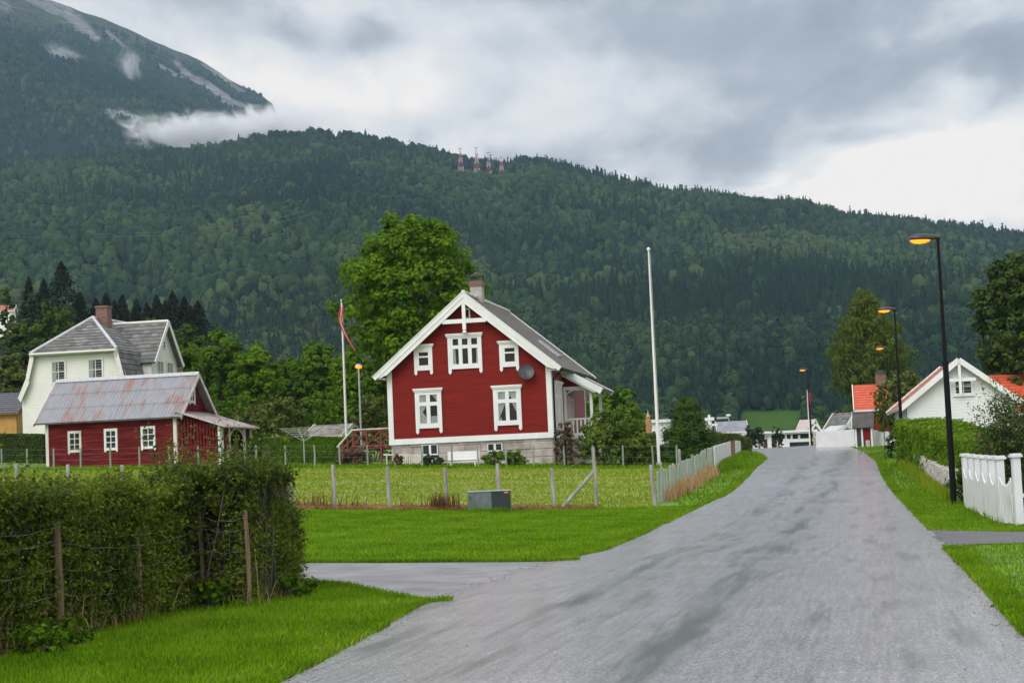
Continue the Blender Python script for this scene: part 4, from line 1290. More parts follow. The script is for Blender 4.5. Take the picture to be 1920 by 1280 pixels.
# cross gable on the right hand side
cg0, cg1 = 3.0, 7.2
cm = (cg0 + cg1) / 2
xg = b2 + .05
zgr = WH.hit(310, 602, 0, xg + .3).z
zge = WH.hit(283, 668, 0, xg + .3).z
print('cross gable', zgr, zge, 'peak pix', WH.pix((xg + .3, cm, zgr)), 'want 310,602; ends', WH.pix((xg, cg0, 5)), WH.pix((xg, cg1, 5)))
m = MB()
m.courses([(cg0, -1), (cg1, -1), (cg1, zge), (cm, zgr - .12), (cg0, zge)], TR(xg), .16, .02)
m.courses([(b2 - 2.2, zE - .2), (xg, zE - .2), (xg, zge), (b2 - 2.2, zge)], TF(cg0), .16, .02)
m.courses([(b2 - 2.2, zE - .2), (xg, zE - .2), (xg, zge), (b2 - 2.2, zge)], TB(cg1), .16, .02)
m.build('cross_gable_wall', cream_board, wh)
m = MB()
for sg in (-1, 1):
    hw = (cg1 - cg0) / 2 + .3
    ze_ = zgr - (zgr - zge) * hw / ((cg1 - cg0) / 2)
    plane(m, (xg + .35, cm + sg * hw, ze_), (.2, cm + sg * hw, ze_), (.2, cm, zgr), (xg + .35, cm, zgr))
m.build('cross_gable_roof', slate_light, wroof)
m = MB(); m.tube([(xg + .35, cm, zgr + .04), (.3, cm, zgr + .04)], .09, 8)
for sg in (-1, 1): m.bar((xg + .38, cm, zgr - .04), (xg + .38, cm + sg * hw, ze_ - .04), .05, .26)
m.build('cross_gable_trim', cream_board, wh)
m = MB(); simple_window(wh, TR(xg), cm - .2, cm + .25, zgr - 1.75, zgr - 1.15, 1, 2, tr=.07, cur=False)
zt_ = WH.hit(292, 674, 0, xg).z
for u0_ in (cm - 1.35, cm + .25): simple_window(wh, TR(xg), u0_, u0_ + 1.15, zt_ - 1.5, zt_, mat_=cream_board, back=curtain)
chc = WH.hit(190, 597, 1, yA + 1.0)
m = MB(); m.box(-.02, .74, yA + .5, yA + 1.2, zR - .7, zR + .68); wch = m.build('chimney', brick, wh)
m = MB(); m.box(-.07, .79, yA + .44, yA + 1.26, zR + .68, zR + .80); m.build('chimney_cap', brick, wch)
# ------------------------------------------------------------------ generic gabled buildings further off


def gabled(name, label, cat, px, d, z0, width, length, wall_h, rise, wall_mat, roof_mat, ridge='x', rz=RZ, base_drop=3.0, group=None, over=.35, trim=True, trim_mat=None, tile=.34, chim=None, wins=()):
    """local x along the face we see; ridge 'x' (roof slope faces us) or 'y' (gable faces us). px = middle of the front"""
    o = P(px, hor(px), d); o.z = z0
    root = empty(name, label, cat, o, rz, group)
    w2 = width / 2
    tm = trim_mat or white
    m = MB()
    if ridge == 'y':
        gp_ = [(-w2, -base_drop), (w2, -base_drop), (w2, wall_h), (0, wall_h + rise), (-w2, wall_h)]
        m.courses(gp_, TF(0), .16, .02); m.courses(gp_, TB(length), .16, .02)
        for T_ in (TL(-w2), TR(w2)): m.courses([(0, -base_drop), (length, -base_drop), (length, wall_h), (0, wall_h)], T_, .16, .02)
    else:
        gp_ = [(0, -base_drop), (length, -base_drop), (length, wall_h), (length / 2, wall_h + rise), (0, wall_h)]
        for T_ in (TL(-w2), TR(w2)): m.courses(gp_, T_, .16, .02)
        for T_ in (TF(0), TB(length)): m.courses([(-w2, -base_drop), (w2, -base_drop), (w2, wall_h), (-w2, wall_h)], T_, .16, .02)
    wo = m.build('wall', wall_mat, root)
    m = MB(); t = MB()
    if ridge == 'y':
        s_ = rise / w2; hx = w2 + over; ze_ = wall_h + .12 - s_ * over; zr_ = wall_h + rise + .12
        for sg in (-1, 1):
            plane(m, (sg * hx, -over, ze_), (sg * hx, length + over, ze_), (0, length + over, zr_), (0, -over, zr_), row=tile)
            for yy_ in (-over - .04, length + over):
                tb = MB(); tb.bar((0, yy_, zr_ - .06), (sg * hx, yy_, ze_ - .06), .05, .28)
                if trim: tb.build('barge_board', tm, root)
    else:
        s_ = rise / (length / 2); hy = length / 2 + over; ze_ = wall_h + .12 - s_ * over; zr_ = wall_h + rise + .12
        for sg in (-1, 1):
            yy_ = length / 2 + sg * hy
            plane(m, (-w2 - over, yy_, ze_), (w2 + over, yy_, ze_), (w2 + over, length / 2, zr_), (-w2 - over, length / 2, zr_), row=tile)
            for xx_ in (-w2 - over, w2 + over):
                tb = MB(); tb.bar((xx_, length / 2, zr_ - .04), (xx_, yy_, ze_ - .04), .06, .28)
                if trim: tb.build('barge_board', tm, root)
            tb = MB(); tb.bar((-w2 - over, yy_, ze_ - .06), (w2 + over, yy_, ze_ - .06), .05, .16)
            if trim: tb.build('eave_board', tm, root)
    ro = m.build('roof', roof_mat, root)
    if chim:
        cx_, cy_, cw, chh, cmt = chim
        m = MB(); m.box(cx_ - cw / 2, cx_ + cw / 2, cy_ - cw / 2, cy_ + cw / 2, zr_ - .5, zr_ + chh); co = m.build('chimney', cmt, ro)
        m = MB(); m.box(cx_ - cw / 2 - .06, cx_ + cw / 2 + .06, cy_ - cw / 2 - .06, cy_ + cw / 2 + .06, zr_ + chh, zr_ + chh + .1); m.box(cx_ - cw / 3, cx_ + cw / 3, cy_ - cw / 3, cy_ + cw / 3, zr_ + chh + .1, zr_ + chh + .25); m.build('chimney_cap', dark_metal, co)
    for (u0, u1, z0_, z1_, c, r) in wins:
        simple_window(root, TF(0), u0, u1, z0_, z1_, c, r, cur=False)
    return root, zr_, ze_


def zat(px, py, d): return P(px, py, d).z


# white garage house on the right
d_ = 92
o_ = P(1806, 800, d_)
zg = gz(o_.x, d_)
zpk = zat(1806, 672, d_ - .4); zev = zat(1686, 772, d_ - .4)
wd_ = 5.5
ri = (zpk - zev) * (wd_ / 2) / (P(1806, 0, d_).x - P(1686, 0, d_).x)
gar, zr_, ze_ = gabled('white_garage', 'white boarded garage with orange tiled roof behind the bright green hedge', 'garage', 1806, d_, zg, wd_, 7.5, zpk - zg - ri - .12, ri, white_board, red_tile, ridge='y', over=.42, rz=R(-7.5))
GF = Frame(gar.location, R(-7.5))
A_ = GF.hit(1789, 725); B_ = GF.hit(1823, 725); zt_ = GF.hit(1806, 706).z; zb_ = GF.hit(1806, 741).z
simple_window(gar, TF(0), A_.x - .05, B_.x + .05, zb_, zt_, 2, 2, tr=.1, cur=False, sill=True)
m = MB()
pz = zpk - zg
m.box(-.07, .07, -.50, -.40, pz - 1.85, pz - .30); m.box(-.80, .80, -.49, -.41, pz - 1.18, pz - 1.02)
m.build('gable_ornament', white, gar)
m = MB(); m.tube([(-wd_ / 2 - .42, -.4, ze_ - .05), (-wd_ / 2 - .42, 7.8, ze_ - .08)], .06, 8); m.tube([(-wd_ / 2 - .42, -.3, ze_ - .08), (-wd_ / 2 - .05, .1, ze_ - .45), (-wd_ / 2 - .05, .1, -.2)], .04, 8); m.build('gutter', grey_metal, gar)
# orange roof behind it
z_ = zat(1880, 699, 108)
gabled('orange_roof_house', 'house behind the white garage showing only its orange tiled roof', 'house', 1905, 108, gz(30, 108), 5.4, 6.5, z_ - gz(30, 108) - 2.4, 2.3, white_board, orange_tile, ridge='x')
# red house with orange roof by the road
d_ = 130
zg = 2.2
zr0 = zat(1640, 722, d_ + 2.5); ze0 = zat(1640, 771, d_ - .4)
rh, a_, b_ = gabled('small_red_house', 'small red house with orange tiled roof and brick chimney beside the letterbox shelter', 'house', 1656, d_, zg, 3.2, 5.0, ze0 - zg + .25, zr0 - ze0 - .3, red_board, orange_tile, ridge='x', chim=(.15, 2.5, .72, .78, brick), wins=[(.55, 1.3, 1.2, 2.1, 2, 2)], over=.35)
# far left: white house with red roof, ochre outbuilding
zr0 = zat(20, 685, 150)
gabled('red_roofed_cottage', 'white cottage with red tiled roof at the left edge above the ochre shed', 'house', 22, 150, 4, 2.9, 6, zat(30, 735, 150) - 4, zat(25, 686, 150) - zat(30, 735, 150), white_board, orange_tile, ridge='y', rz=R(-24), over=.3, wins=[(-.8, -.15, zat(30, 752, 150) - 4, zat(30, 738, 150) - 4, 2, 2), (.2, .85, zat(30, 752, 150) - 4, zat(30, 738, 150) - 4, 2, 2)])
zr0 = zat(18, 736, 118); ze0 = zat(20, 772, 118)
gabled('ochre_shed', 'ochre yellow shed with dark roof at the left edge of the white house', 'shed', 4, 118, 3.4, 2.3, 5, ze0 - 3.4, zr0 - ze0, ochre_board, M('dark_sheet_roof', (.06, .065, .08), .5, .2, 2), ridge='x', trim_mat=wood_brown)
gabled('hillside_house', 'tiny white house with red roof among trees at the left edge', 'house', 12, 300, zat(10, 600, 300), 3.4, 4, 1.6, 1.0, white_board, red_tile, ridge='x', rz=R(8), wins=[(-1.2, -.6, .5, 1.3, 2, 1), (.2, .8, .5, 1.3, 2, 1)])
# low grey roof behind the garden hedge
zr0 = zat(600, 798, 104)
gabled('garden_shed', 'low weathered shed roof behind the clipped garden hedge', 'shed', 612, 104, zr0 - 2.1, 1.9, 2.6, 1.5, .55, wood_grey, M('mossy_board_roof', (.17, .15, .13), .8, .3, 2, col2=(.30, .29, .28)), ridge='x', trim_mat=white_old, rz=R(-20))
# village below the crest
zr0 = zat(1375, 790, 240)
gabled('grey_roofed_house', 'far white house with grey hipped looking roof beside the tall white mast', 'house', 1376, 240, zr0 - 7, 3.6, 6, 5.6, 1.4, white_board, M('blue_grey_roof', (.22, .23, .27), .6, .2, 1), ridge='x', wins=[(-1.3, -.8, 4.3, 5.1, 1, 1), (.5, 1.0, 4.3, 5.1, 1, 1)], rz=R(-4))
zr0 = zat(1515, 785, 270)
gabled('pale_roofed_house', 'far house with a pale pink gable roof left of the dark lamp post', 'house', 1506, 270, zr0 - 7, 2.2, 3.2, 4.6, 2.2, M('beige_boards', (.45, .38, .32), .7, .1), M('pale_pink_roof', (.46, .38, .36), .7, .15), ridge='x', rz=R(-48))
zr0 = zat(1532, 794, 262)
gabled('brown_house', 'far brown house with a small round gable right of the dark lamp post', 'house', 1532, 262, zr0 - 7, 2.0, 7, 5.6, 1.3, M('tan_boards', (.34, .26, .20), .7, .15), M('brown_roof', (.10, .06, .055), .7, .2), ridge='y', rz=R(-4), wins=[(-.3, .3, 5.0, 5.9, 1, 1)])
zr0 = zat(1568, 771, 165)
gabled('grey_gable_house', 'house behind the white board fence with a steep grey slate roof and white barge boards', 'house', 1557, 163, zr0 - 4.6, 2.0, 4.6, 2.1, 2.2, white_board, slate_light, ridge='x', rz=R(-50), over=.3)
zr0 = zat(1583, 797, 152)
gabled('white_porch_roof', 'low white outbuilding just behind the white board fence', 'shed', 1588, 152, zr0 - 3.3, 1.9, 3, 2.7, .5, white_board, M('white_sheet_roof', (.62, .64, .68), .5, .08), ridge='y', rz=R(10))
zr0 = zat(1240, 786, 230)
m = MB()
lh = empty('long_white_hall', 'long white flat roofed hall far behind the dark cypress', 'building', P(1275, hor(1275), 230) + Vector((0, 0, zr0 - EYE - 5 - P(1275, hor(1275), 230).z + EYE)), R(-3))
m = MB(); m.box(-4.4, 4.4, 0, 8, -3, 4.6); m.build('wall', white_board, lh)
m = MB(); m.box(-4.7, 4.7, -.4, 8.4, 4.6, 5.0); m.build('roof', M('pale_grey_roof', (.6, .6, .65), .5, .05), lh)
for q in (-3.5, 2.6, 3.5): simple_window(lh, TF(0), q, q + .6, 2.6, 3.6, 1, 2, cur=False)
tw = empty('brown_turret', 'small brown wooden turret with a pointed top left of the white flagpole', 'turret', P(1216, 800, 200), 0)
tw.scale = (.55, .55, .52)
m = MB(); m.lathe([(.65, -3), (.65, 1.4), (.55, 1.5), (.38, 1.6), (.38, 2.2)], (0, 0, 0), 8); m.build('body', M('varnished_wood', (.33, .16, .07), .6, .2), tw)
m = MB(); m.lathe([(.46, 2.2), (.30, 2.6), (.08, 3.2), (.02, 3.9)], (0, 0, 0), 8); m.build('spire', M('pink_copper_roof', (.38, .24, .20), .6, .2), tw)
# white crossed mast
mt = empty('white_mast', 'white mast with cross arm between the cypress and the far grey roofed house', 'mast', P(1331, 812, 200), 0)
m = MB(); m.box(-.13, .13, -.13, .13, -4, P(1331, 777, 200).z - P(1331, 812, 200).z); m.build('pole', white, mt)
m = MB(); zc_ = P(1331, 786, 200).z - P(1331, 812, 200).z; m.box(-1.1, .55, -.18, -.13, zc_ - .12, zc_ + .12); m.box(-.13, .9, -.2, -.13, zc_ - .75, zc_ - .5); m.build('cross_arm', white, mt)
mt = empty('roof_lamp', 'slim grey arm with a white floodlight left of the far grey roofed house', 'floodlight', P(1352, 812, 210), 0)
zc_ = P(1352, 783, 210).z - mt.location.z; x1_ = P(1366, 783, 210).x - mt.location.x; x0_ = P(1344, 784, 210).x - mt.location.x
m = MB(); m.box(x0_, x1_, -.1, .1, zc_ - .12, zc_ + .1); m.tube([(x1_, 0, zc_), (x1_ + .6, 0, -3)], .07, 6); m.build('arm', grey_metal, mt)
m = MB(); m.lathe([(.1, 0), (.3, .08), (.3, .22), (.1, .3)], (x1_, 0, zc_ + .1), 10); m.build('lamp_head', white, mt)
# white terrace building closing the view at the crest
d_ = 196
tb0 = P(1400, hor(1400), d_); tb1 = P(1532, hor(1532), d_)
TBo = empty('white_terrace', 'white terrace building with dark openings closing the view at the top of the road', 'building', (tb0.x, d_, 0), R(1.5))
TBF = Frame((tb0.x, d_, 0), R(1.5))
q = lambda px, py: (lambda v: (v.x, v.z))(TBF.hit(px, py))
m = MB()


def wb(x0, y0, x1, y1, n0=0, n1=.25):
    a = q(x0, y1); b = q(x1, y0)
    m.tbox(TF(0), a[0], b[0], a[1], b[1], -n1, -n0)


wb(1408, 811, 1530, 815.5, -.5, .5); wb(1440, 815, 1446, 845); wb(1412, 823, 1431, 850); wb(1463, 822, 1480, 850); wb(1480, 821, 1524, 829); wb(1456, 822, 1459, 845)
for k_ in (1425, 1434, 1472, 1483, 1497, 1518): wb(k_, 815, k_ + 3, 823)
m.build('terrace_front', white, TBo)
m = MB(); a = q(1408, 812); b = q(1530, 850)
m.box(a[0], b[0], 1.2, 5, b[1] - 2, a[1] - .1); m.build('inner_wall', M('painted_opening_shade', (.05, .055, .06), .6, .4, 1), TBo)  # dark colour stands in for the shade inside the openings
m = MB(); m.box(a[0] - .2, b[0] + .2, -.5, 5.5, a[1] - .12, a[1] + .12); m.build('roof', white_board, TBo)
m = MB(); wb(1432, 824, 1437, 845, .3, .5); wb(1448, 826, 1455, 845, .3, .5); m.build('door', M('dark_red_door', (.10, .03, .03), .6, .2), TBo)

# ================================================================== HILLS
def vnoise(x, y, seed=0):
    xi = np.floor(x).astype(int); yi = np.floor(y).astype(int)
    fx = x - xi; fy = y - yi
    fx = fx * fx * (3 - 2 * fx); fy = fy * fy * (3 - 2 * fy)
    h = lambda a, b: (np.sin(a * 127.1 + b * 311.7 + seed * 74.7) * 43758.5453) % 1.0
    return (h(xi, yi) * (1 - fx) + h(xi + 1, yi) * fx) * (1 - fy) + (h(xi, yi + 1) * (1 - fx) + h(xi + 1, yi + 1) * fx) * fy


def fbm(x, y, o=4, seed=0):
    s = 0; a = .5
    for i in range(o):
        s = s + a * vnoise(x * 2 ** i, y * 2 ** i, seed + i); a *= .5
    return s


def sil(tab):
    az, te = [], []
    for px, py in tab:
        r = ray(px, py); az.append(math.atan2(r.x, r.y)); te.append(r.z / math.hypot(r.x, r.y))
    return np.array(az), np.array(te)


R1 = 2000.0
hill_az, hill_te = sil([(-900, 330), (-400, 330), (0, 325), (200, 310), (400, 292), (480, 276), (520, 270), (600, 268), (700, 275), (800, 295), (850, 310), (950, 326), (975, 316), (1030, 320), (1130, 347), (1250, 375), (1400, 397), (1440, 398), (1500, 397), (1600, 424), (1700, 433), (1800, 442), (1920, 458), (2100, 470), (2500, 520)])
mt_az, mt_te = sil([(-900, -500), (-400, -260), (-100, -80), (60, -22), (90, 0), (130, 14), (160, 26), (200, 40), (250, 58), (300, 84), (330, 98), (370, 112), (400, 127), (450, 158), (490, 180), (512, 200), (545, 270), (620, 340), (760, 400), (900, 500)])
R0 = 540.0


def hillz(az, r):
    te = np.interp(az, hill_az, hill_te)
    zr = EYE + te * R1 + 3
    t = np.clip((r - R0) / (R1 - R0), 0, None)
    z = -7 + (zr + 7) * np.clip(t, 0, 1) ** 1.06 - np.clip(r - R1, 0, None) * .10
    x = r * np.sin(az); y = r * np.cos(az)
    amp = np.clip(t * 4, 0, 1) * np.clip((1 - t) * 5, 0, 1)
    z = z + amp * (fbm(x / 260, y / 420, 4, 3) - .47) * 62 + np.clip(t * 4, 0, 1) * (fbm(x / 45, y / 60, 3, 8) - .44) * 9
    # mountain behind
    mte = np.interp(az, mt_az, mt_te)
    R2 = 4100.0
    tm = np.clip((r - 1500) / (R2 - 1500), 0, None)
    zm = EYE + mte * R2 * np.clip(tm, 0, 1) ** .80 - np.clip(r - R2, 0, None) * .25
    am = np.clip(tm * 3, 0, 1) * np.clip((1 - tm) * 4, 0, 1)
    zm = zm + am * (fbm(x / 500 + y / 900, y / 900, 4, 21) - .47) * 150 + (fbm(x / 90, y / 90, 4, 31) - .45) * 26 * np.clip(tm * 3, 0, 1)
    m = sstep(2050, 2500, r)
    zz = np.where(r < 2050, z, np.maximum(z, zm * m + (z - 60) * (1 - m)))
    return np.where((r < 540), np.minimum(-7.3, zz), zz), zm > z


azs = np.linspace(R(-25), R(25), 900)
rs = np.concatenate([np.linspace(500, 2060, 230), np.linspace(2075, 4600, 190)])
AZ, RR = np.meshgrid(azs, rs)
HZ, _ = hillz(AZ, RR)
HX = RR * np.sin(AZ); HY = RR * np.cos(AZ)


def toscreen(x, y, z):
    A = np.array(CINV)
    p = np.stack([x, y, z, np.ones_like(x)], 0).reshape(4, -1)
    q = A @ p
    return (960 + FPX * q[0] / -q[2]).reshape(np.shape(x)), (640 - FPX * q[1] / -q[2]).reshape(np.shape(x))


SX, SY = toscreen(HX, HY, HZ)


def segd(x, y, a, b):
    ax, ay = a; bx, by = b
    t = np.clip(((x - ax) * (bx - ax) + (y - ay) * (by - ay)) / ((bx - ax) ** 2 + (by - ay) ** 2), 0, 1)
    return np.hypot(x - ax - t * (bx - ax), y - ay - t * (by - ay)), t


# bare rock where it crops out of the mountain (gullies and slabs), meadow and clearing on the near hill
rock = np.zeros_like(SX)
ROCKS = (((85, -10), (180, 72), 13), ((20, -20), (110, 20), 12), ((330, 120), (372, 160), 9), ((372, 150), (425, 185), 10), ((385, 118), (430, 150), 10), ((425, 190), (470, 205), 10), ((300, 125), (345, 150), 6), ((200, 60), (240, 95), 5), ((400, 140), (460, 175), 6))
for a, b, w_ in ROCKS:
    d_, t_ = segd(SX, SY, a, b)
    wv_ = w_ * (.5 + 1.2 * fbm(HX / 60, HY / 60, 3, 55))
    rock = np.maximum(rock, np.clip(1.35 - d_ / wv_, 0, 1) * (RR > 2300))
rock = np.maximum(rock, (RR > 2300) * np.clip((fbm(HX / 130 + 9, HY / 200, 4, 77) - .60) * 7, 0, .9) * np.clip((230 - SY) / 120, 0, 1))
fo = lambda: 0
alp = np.clip((fbm(HX / 300, HY / 400, 3, 5) * 120 + 95 - SY + (SX - 200) * .22) / 60, 0, 1) * (RR > 2300)    # above the tree line: heath
meadow = sstep(1375, 1400, SX) * sstep(1520, 1490, SX) * ((RR > 545) & (RR < 720)) * 1.0
clear = (sstep(835, 865, SX + 25 * (fbm(HX / 40, HY / 40, 2, 2) - .5)) * sstep(985, 950, SX) * (SY < 352 + 30 * (fbm(HX / 30, HY / 60, 2, 9) - .5)) * (RR < 2060) * (RR > 1500))


def hill_mat():
    m, t, b, out = newmat('hillside_ground')
    L = t.links.new
    tc = nd(t, 'ShaderNodeTexCoord')
    n = nd(t, 'ShaderNodeTexNoise', inp={'Scale': .02, 'Detail': 10, 'Roughness': .7}); L(tc.outputs['Object'], n.inputs[0])
    mr = nd(t, 'ShaderNodeMapRange', inp={1: .36, 2: .66}); L(n.outputs[0], mr.inputs[0])
    def at(nm):
        return nd(t, 'ShaderNodeAttribute', attribute_name=nm).outputs['Fac']
    def mix(f, a, b_):
        mx = nd(t, 'ShaderNodeMix', data_type='RGBA'); L(f, mx.inputs[0])
        for i, q_ in ((6, a), (7, b_)):
            if isinstance(q_, tuple): mx.inputs[i].default_value = c4(q_)
            else: L(q_, mx.inputs[i])
        return mx.outputs[2]
    base = mix(mr.outputs[0], (.006, .014, .007), (.014, .026, .010))
    hn = nd(t, 'ShaderNodeTexNoise', inp={'Scale': .045, 'Detail': 9, 'Roughness': .72}); L(tc.outputs['Object'], hn.inputs[0])
    hm = nd(t, 'ShaderNodeMapRange', inp={1: .42, 2: .60}); L(hn.outputs[0], hm.inputs[0])
    heath = mix(hm.outputs[0], (.010, .020, .009), (.070, .074, .026))
    rk = mix(mr.outputs[0], (.09, .085, .095), (.34, .33, .35))
    c = mix(at('alp'), base, heath)
    rn = nd(t, 'ShaderNodeMath', operation='MULTIPLY_ADD', inp={1: 3.2, 2: -1.6}); L(hn.outputs[0], rn.inputs[0])
    ra = nd(t, 'ShaderNodeMath', operation='ADD'); L(rn.outputs[0], ra.inputs[0]); L(at('rock'), ra.inputs[1])
    rm = nd(t, 'ShaderNodeMapRange', inp={1: .45, 2: .95}); L(ra.outputs[0], rm.inputs[0])
    r0 = nd(t, 'ShaderNodeMath', operation='GREATER_THAN', inp={1: .02}); L(at('rock'), r0.inputs[0])
    rf = nd(t, 'ShaderNodeMath', operation='MULTIPLY'); L(rm.outputs[0], rf.inputs[0]); L(r0.outputs[0], rf.inputs[1])
    c = mix(rf.outputs[0], c, rk)
    c = mix(at('meadow'), c, mix(mr.outputs[0], (.06, .17, .012), (.09, .17, .02)))
    c = mix(at('clear'), c, mix(mr.outputs[0], (.06, .085, .02), (.10, .10, .035)))
    L(c, b.inputs['Base Color']); b.inputs['Roughness'].default_value = .95; b.inputs['Specular IOR Level'].default_value = .1
    n2 = nd(t, 'ShaderNodeTexNoise', inp={'Scale': .09, 'Detail': 8, 'Roughness': .75}); L(tc.outputs['Object'], n2.inputs[0])
    bp = nd(t, 'ShaderNodeBump', inp={'Strength': 1, 'Distance': 9}); L(n2.outputs[0], bp.inputs['Height']); L(bp.outputs[0], b.inputs['Normal'])
    return m


nx, ny = len(azs), len(rs)
i, j = np.meshgrid(np.arange(nx - 1), np.arange(ny - 1)); q_ = (j * nx + i).ravel()
hills = npmesh('hills', np.stack([HX, HY, HZ], -1).reshape(-1, 3), np.stack([q_, q_ + 1, q_ + nx + 1, q_ + nx], 1), hill_mat(), smooth=True)
for nm, arr in (('rock', rock), ('alp', alp), ('meadow', meadow), ('clear', clear)):
    a = hills.data.attributes.new(nm, 'FLOAT', 'POINT'); a.data.foreach_set('value', np.asarray(arr, np.float32).ravel())
tag(hills, kind='structure')


def quads(C, N, S, asp, rg, droop=0.0):
    """leaf shaped quads at C facing N, half length S; returns verts (n*4,3)"""
    n = len(C)
    N = N / (np.linalg.norm(N, axis=1, keepdims=True) + 1e-9)
    ref = rg.normal(size=(n, 3))
    if droop: ref = ref * (1 - droop) + np.array([0, 0, -1.0]) * droop * 2
    T_ = ref - N * (ref * N).sum(1, keepdims=True)
    T_ /= np.linalg.norm(T_, axis=1, keepdims=True) + 1e-9
    B = np.cross(N, T_)
    S = np.broadcast_to(S, (n,))[:, None]
    V = np.empty((n, 4, 3))
    V[:, 0] = C - T_ * S; V[:, 1] = C + B * S * asp - T_ * S * .1 + N * S * .15; V[:, 2] = C + T_ * S; V[:, 3] = C - B * S * asp - T_ * S * .1 + N * S * .15
    return V.reshape(-1, 3)


def sph(n, rg):
    v = rg.normal(size=(n, 3)); return v / np.linalg.norm(v, axis=1, keepdims=True)


forest_leaf = leafmat('forest_foliage', (.006, .019, .011), (.050, .088, .028), .95, .10, .05, c_third=(.085, .060, .035))
forest_dark = leafmat('forest_conifers', (.008, .018, .013), (.020, .036, .018), .85, .1, .1)


import bmesh
_b = bmesh.new(); bmesh.ops.create_icosphere(_b, subdivisions=2, radius=1.0)
ICO = np.array([v.co[:] for v in _b.verts]); ICOF = np.array([[v.index for v in f.verts] for f in _b.faces]); _b.free()


def forest(name, label, n, az0, az1, ra, rb, nq, hgt, mat, seed, cond=None, conifer=0.3):
    rg = np.random.default_rng(seed)
    az = rg.uniform(az0, az1, n); r = np.sqrt(rg.uniform(ra ** 2, rb ** 2, n))
    z, mt_ = hillz(az, r)
    x = r * np.sin(az); y = r * np.cos(az)
    sx, sy = toscreen(x, y, z)
    keep = (sx > -420) & (sx < 2340) & (sy > -160)
    if cond is not None: keep &= cond(sx, sy, r, mt_, rg, x, y)
    az, r, x, y, z = [a_[keep] for a_ in (az, r, x, y, z)]
    n = len(x)
    grove = fbm(x / 110, y / 150, 3, 60)
    con = rg.random(n) < np.clip((grove - .47) * 3.5 + conifer, .03, .95)
    h = hgt * (.55 + .8 * rg.random(n)) * np.where(con, 1.3, 1.0)
    w = np.where(con, h * (.15 + .08 * rg.random(n)), h * (.24 + .17 * rg.random(n)))
    # broad crowns: lumpy shells with leaf tufts; conifers: ragged cones
    k3 = con[:, None, None]
    base = ICO[None] * (1 + .55 * (rg.random((n, len(ICO), 1)) - .5))
    base = base + np.array([0, 0, .0])
    zi = ICO[None, :, 2:3] * .5 + .5
    cone = np.concatenate([ICO[None, :, :2] / (np.linalg.norm(ICO[None, :, :2], axis=2, keepdims=True) + .15) * (1.02 - zi) * (.8 + .5 * rg.random((n, len(ICO), 1))) , (zi * 2 - 1) * np.ones((n, 1, 1))], 2)
    sh = np.where(k3, cone, base)
    ctr = np.stack([x, y, z + h * .5], 1)[:, None, :]
    scl = np.stack([w, w, h * .5], 1)[:, None, :]
    rot = rg.random(n) * 6.283
    cr_, sr_ = np.cos(rot)[:, None], np.sin(rot)[:, None]
    sx_ = sh[:, :, 0] * cr_ - sh[:, :, 1] * sr_; sy_ = sh[:, :, 0] * sr_ + sh[:, :, 1] * cr_
    VB = ctr + np.stack([sx_, sy_, sh[:, :, 2]], -1) * scl * np.where(k3, 1.0, .88)
    FB = (np.arange(n)[:, None, None] * len(ICO) + ICOF[None]).reshape(-1, 3)
    # tufts
    d = sph(n * nq, rg).reshape(n, nq, 3); d[:, :, 2] = np.abs(d[:, :, 2]) * 1.2 - .2
    zc = rg.random((n, nq)) ** 1.3; ang = rg.random((n, nq)) * 6.283; rc = (1.03 - zc) * (.75 + .45 * rg.random((n, nq)))
    Q = np.where(k3, np.stack([rc * np.cos(ang), rc * np.sin(ang), zc * 2 - 1], -1), d * (.86 + .28 * rg.random((n, nq, 1))))
    C = ctr + Q * scl
    Nn = np.where(k3, np.stack([np.cos(ang), np.sin(ang), .5 + 0 * ang], -1), d) + rg.normal(size=(n, nq, 3)) * .22
    S = (w[:, None] * np.where(con, .34, .30)[:, None] * (.6 + .8 * rg.random((n, nq)))).ravel()
    VQ = quads(C.reshape(-1, 3), Nn.reshape(-1, 3), S, .7, rg)
    tt = np.clip(.36 + (fbm(x / 160, y / 220, 3, 40) - .47) * 1.3 + rg.normal(size=n) * .22, 0, .99)
    tt = np.where((fbm(x / 95, y / 140, 3, 91) > .60) & (rg.random(n) < .55), .96 + .02 * rg.random(n), tt)
    tt = np.where(con, tt * .22, tt)
    o0 = len(VB.reshape(-1, 3))
    q4 = np.arange(len(VQ)).reshape(-1, 4) + o0
    FQ = np.concatenate([q4[:, [0, 1, 2]], q4[:, [0, 2, 3]]])
    tint = np.concatenate([np.repeat(tt * .8, len(ICO)), np.repeat(np.clip(tt[:, None] + rg.normal(size=(n, nq)) * .07, 0, 1).ravel(), 4)])
    o = npmesh(name, np.concatenate([VB.reshape(-1, 3), VQ]), np.concatenate([FB, FQ]), mat, tint)
    return tag(o, label, 'forest', kind='stuff')


def onrock(sx, sy):
    k_ = np.zeros(len(sx), bool)
    for a, b, w_ in ROCKS: k_ |= segd(sx, sy, a, b)[0] < w_ * .9
    return k_


def c_near(sx, sy, r, m_, rg, x, y):
    md = (sx > 1380) & (sx < 1510) & (r < 705)
    cl = (sx > 845) & (sx < 972) & (sy < 345) & (r > 1600) & (r < 1925)
    return ~md & ~cl & ((r > 620) | (sx > 1150))


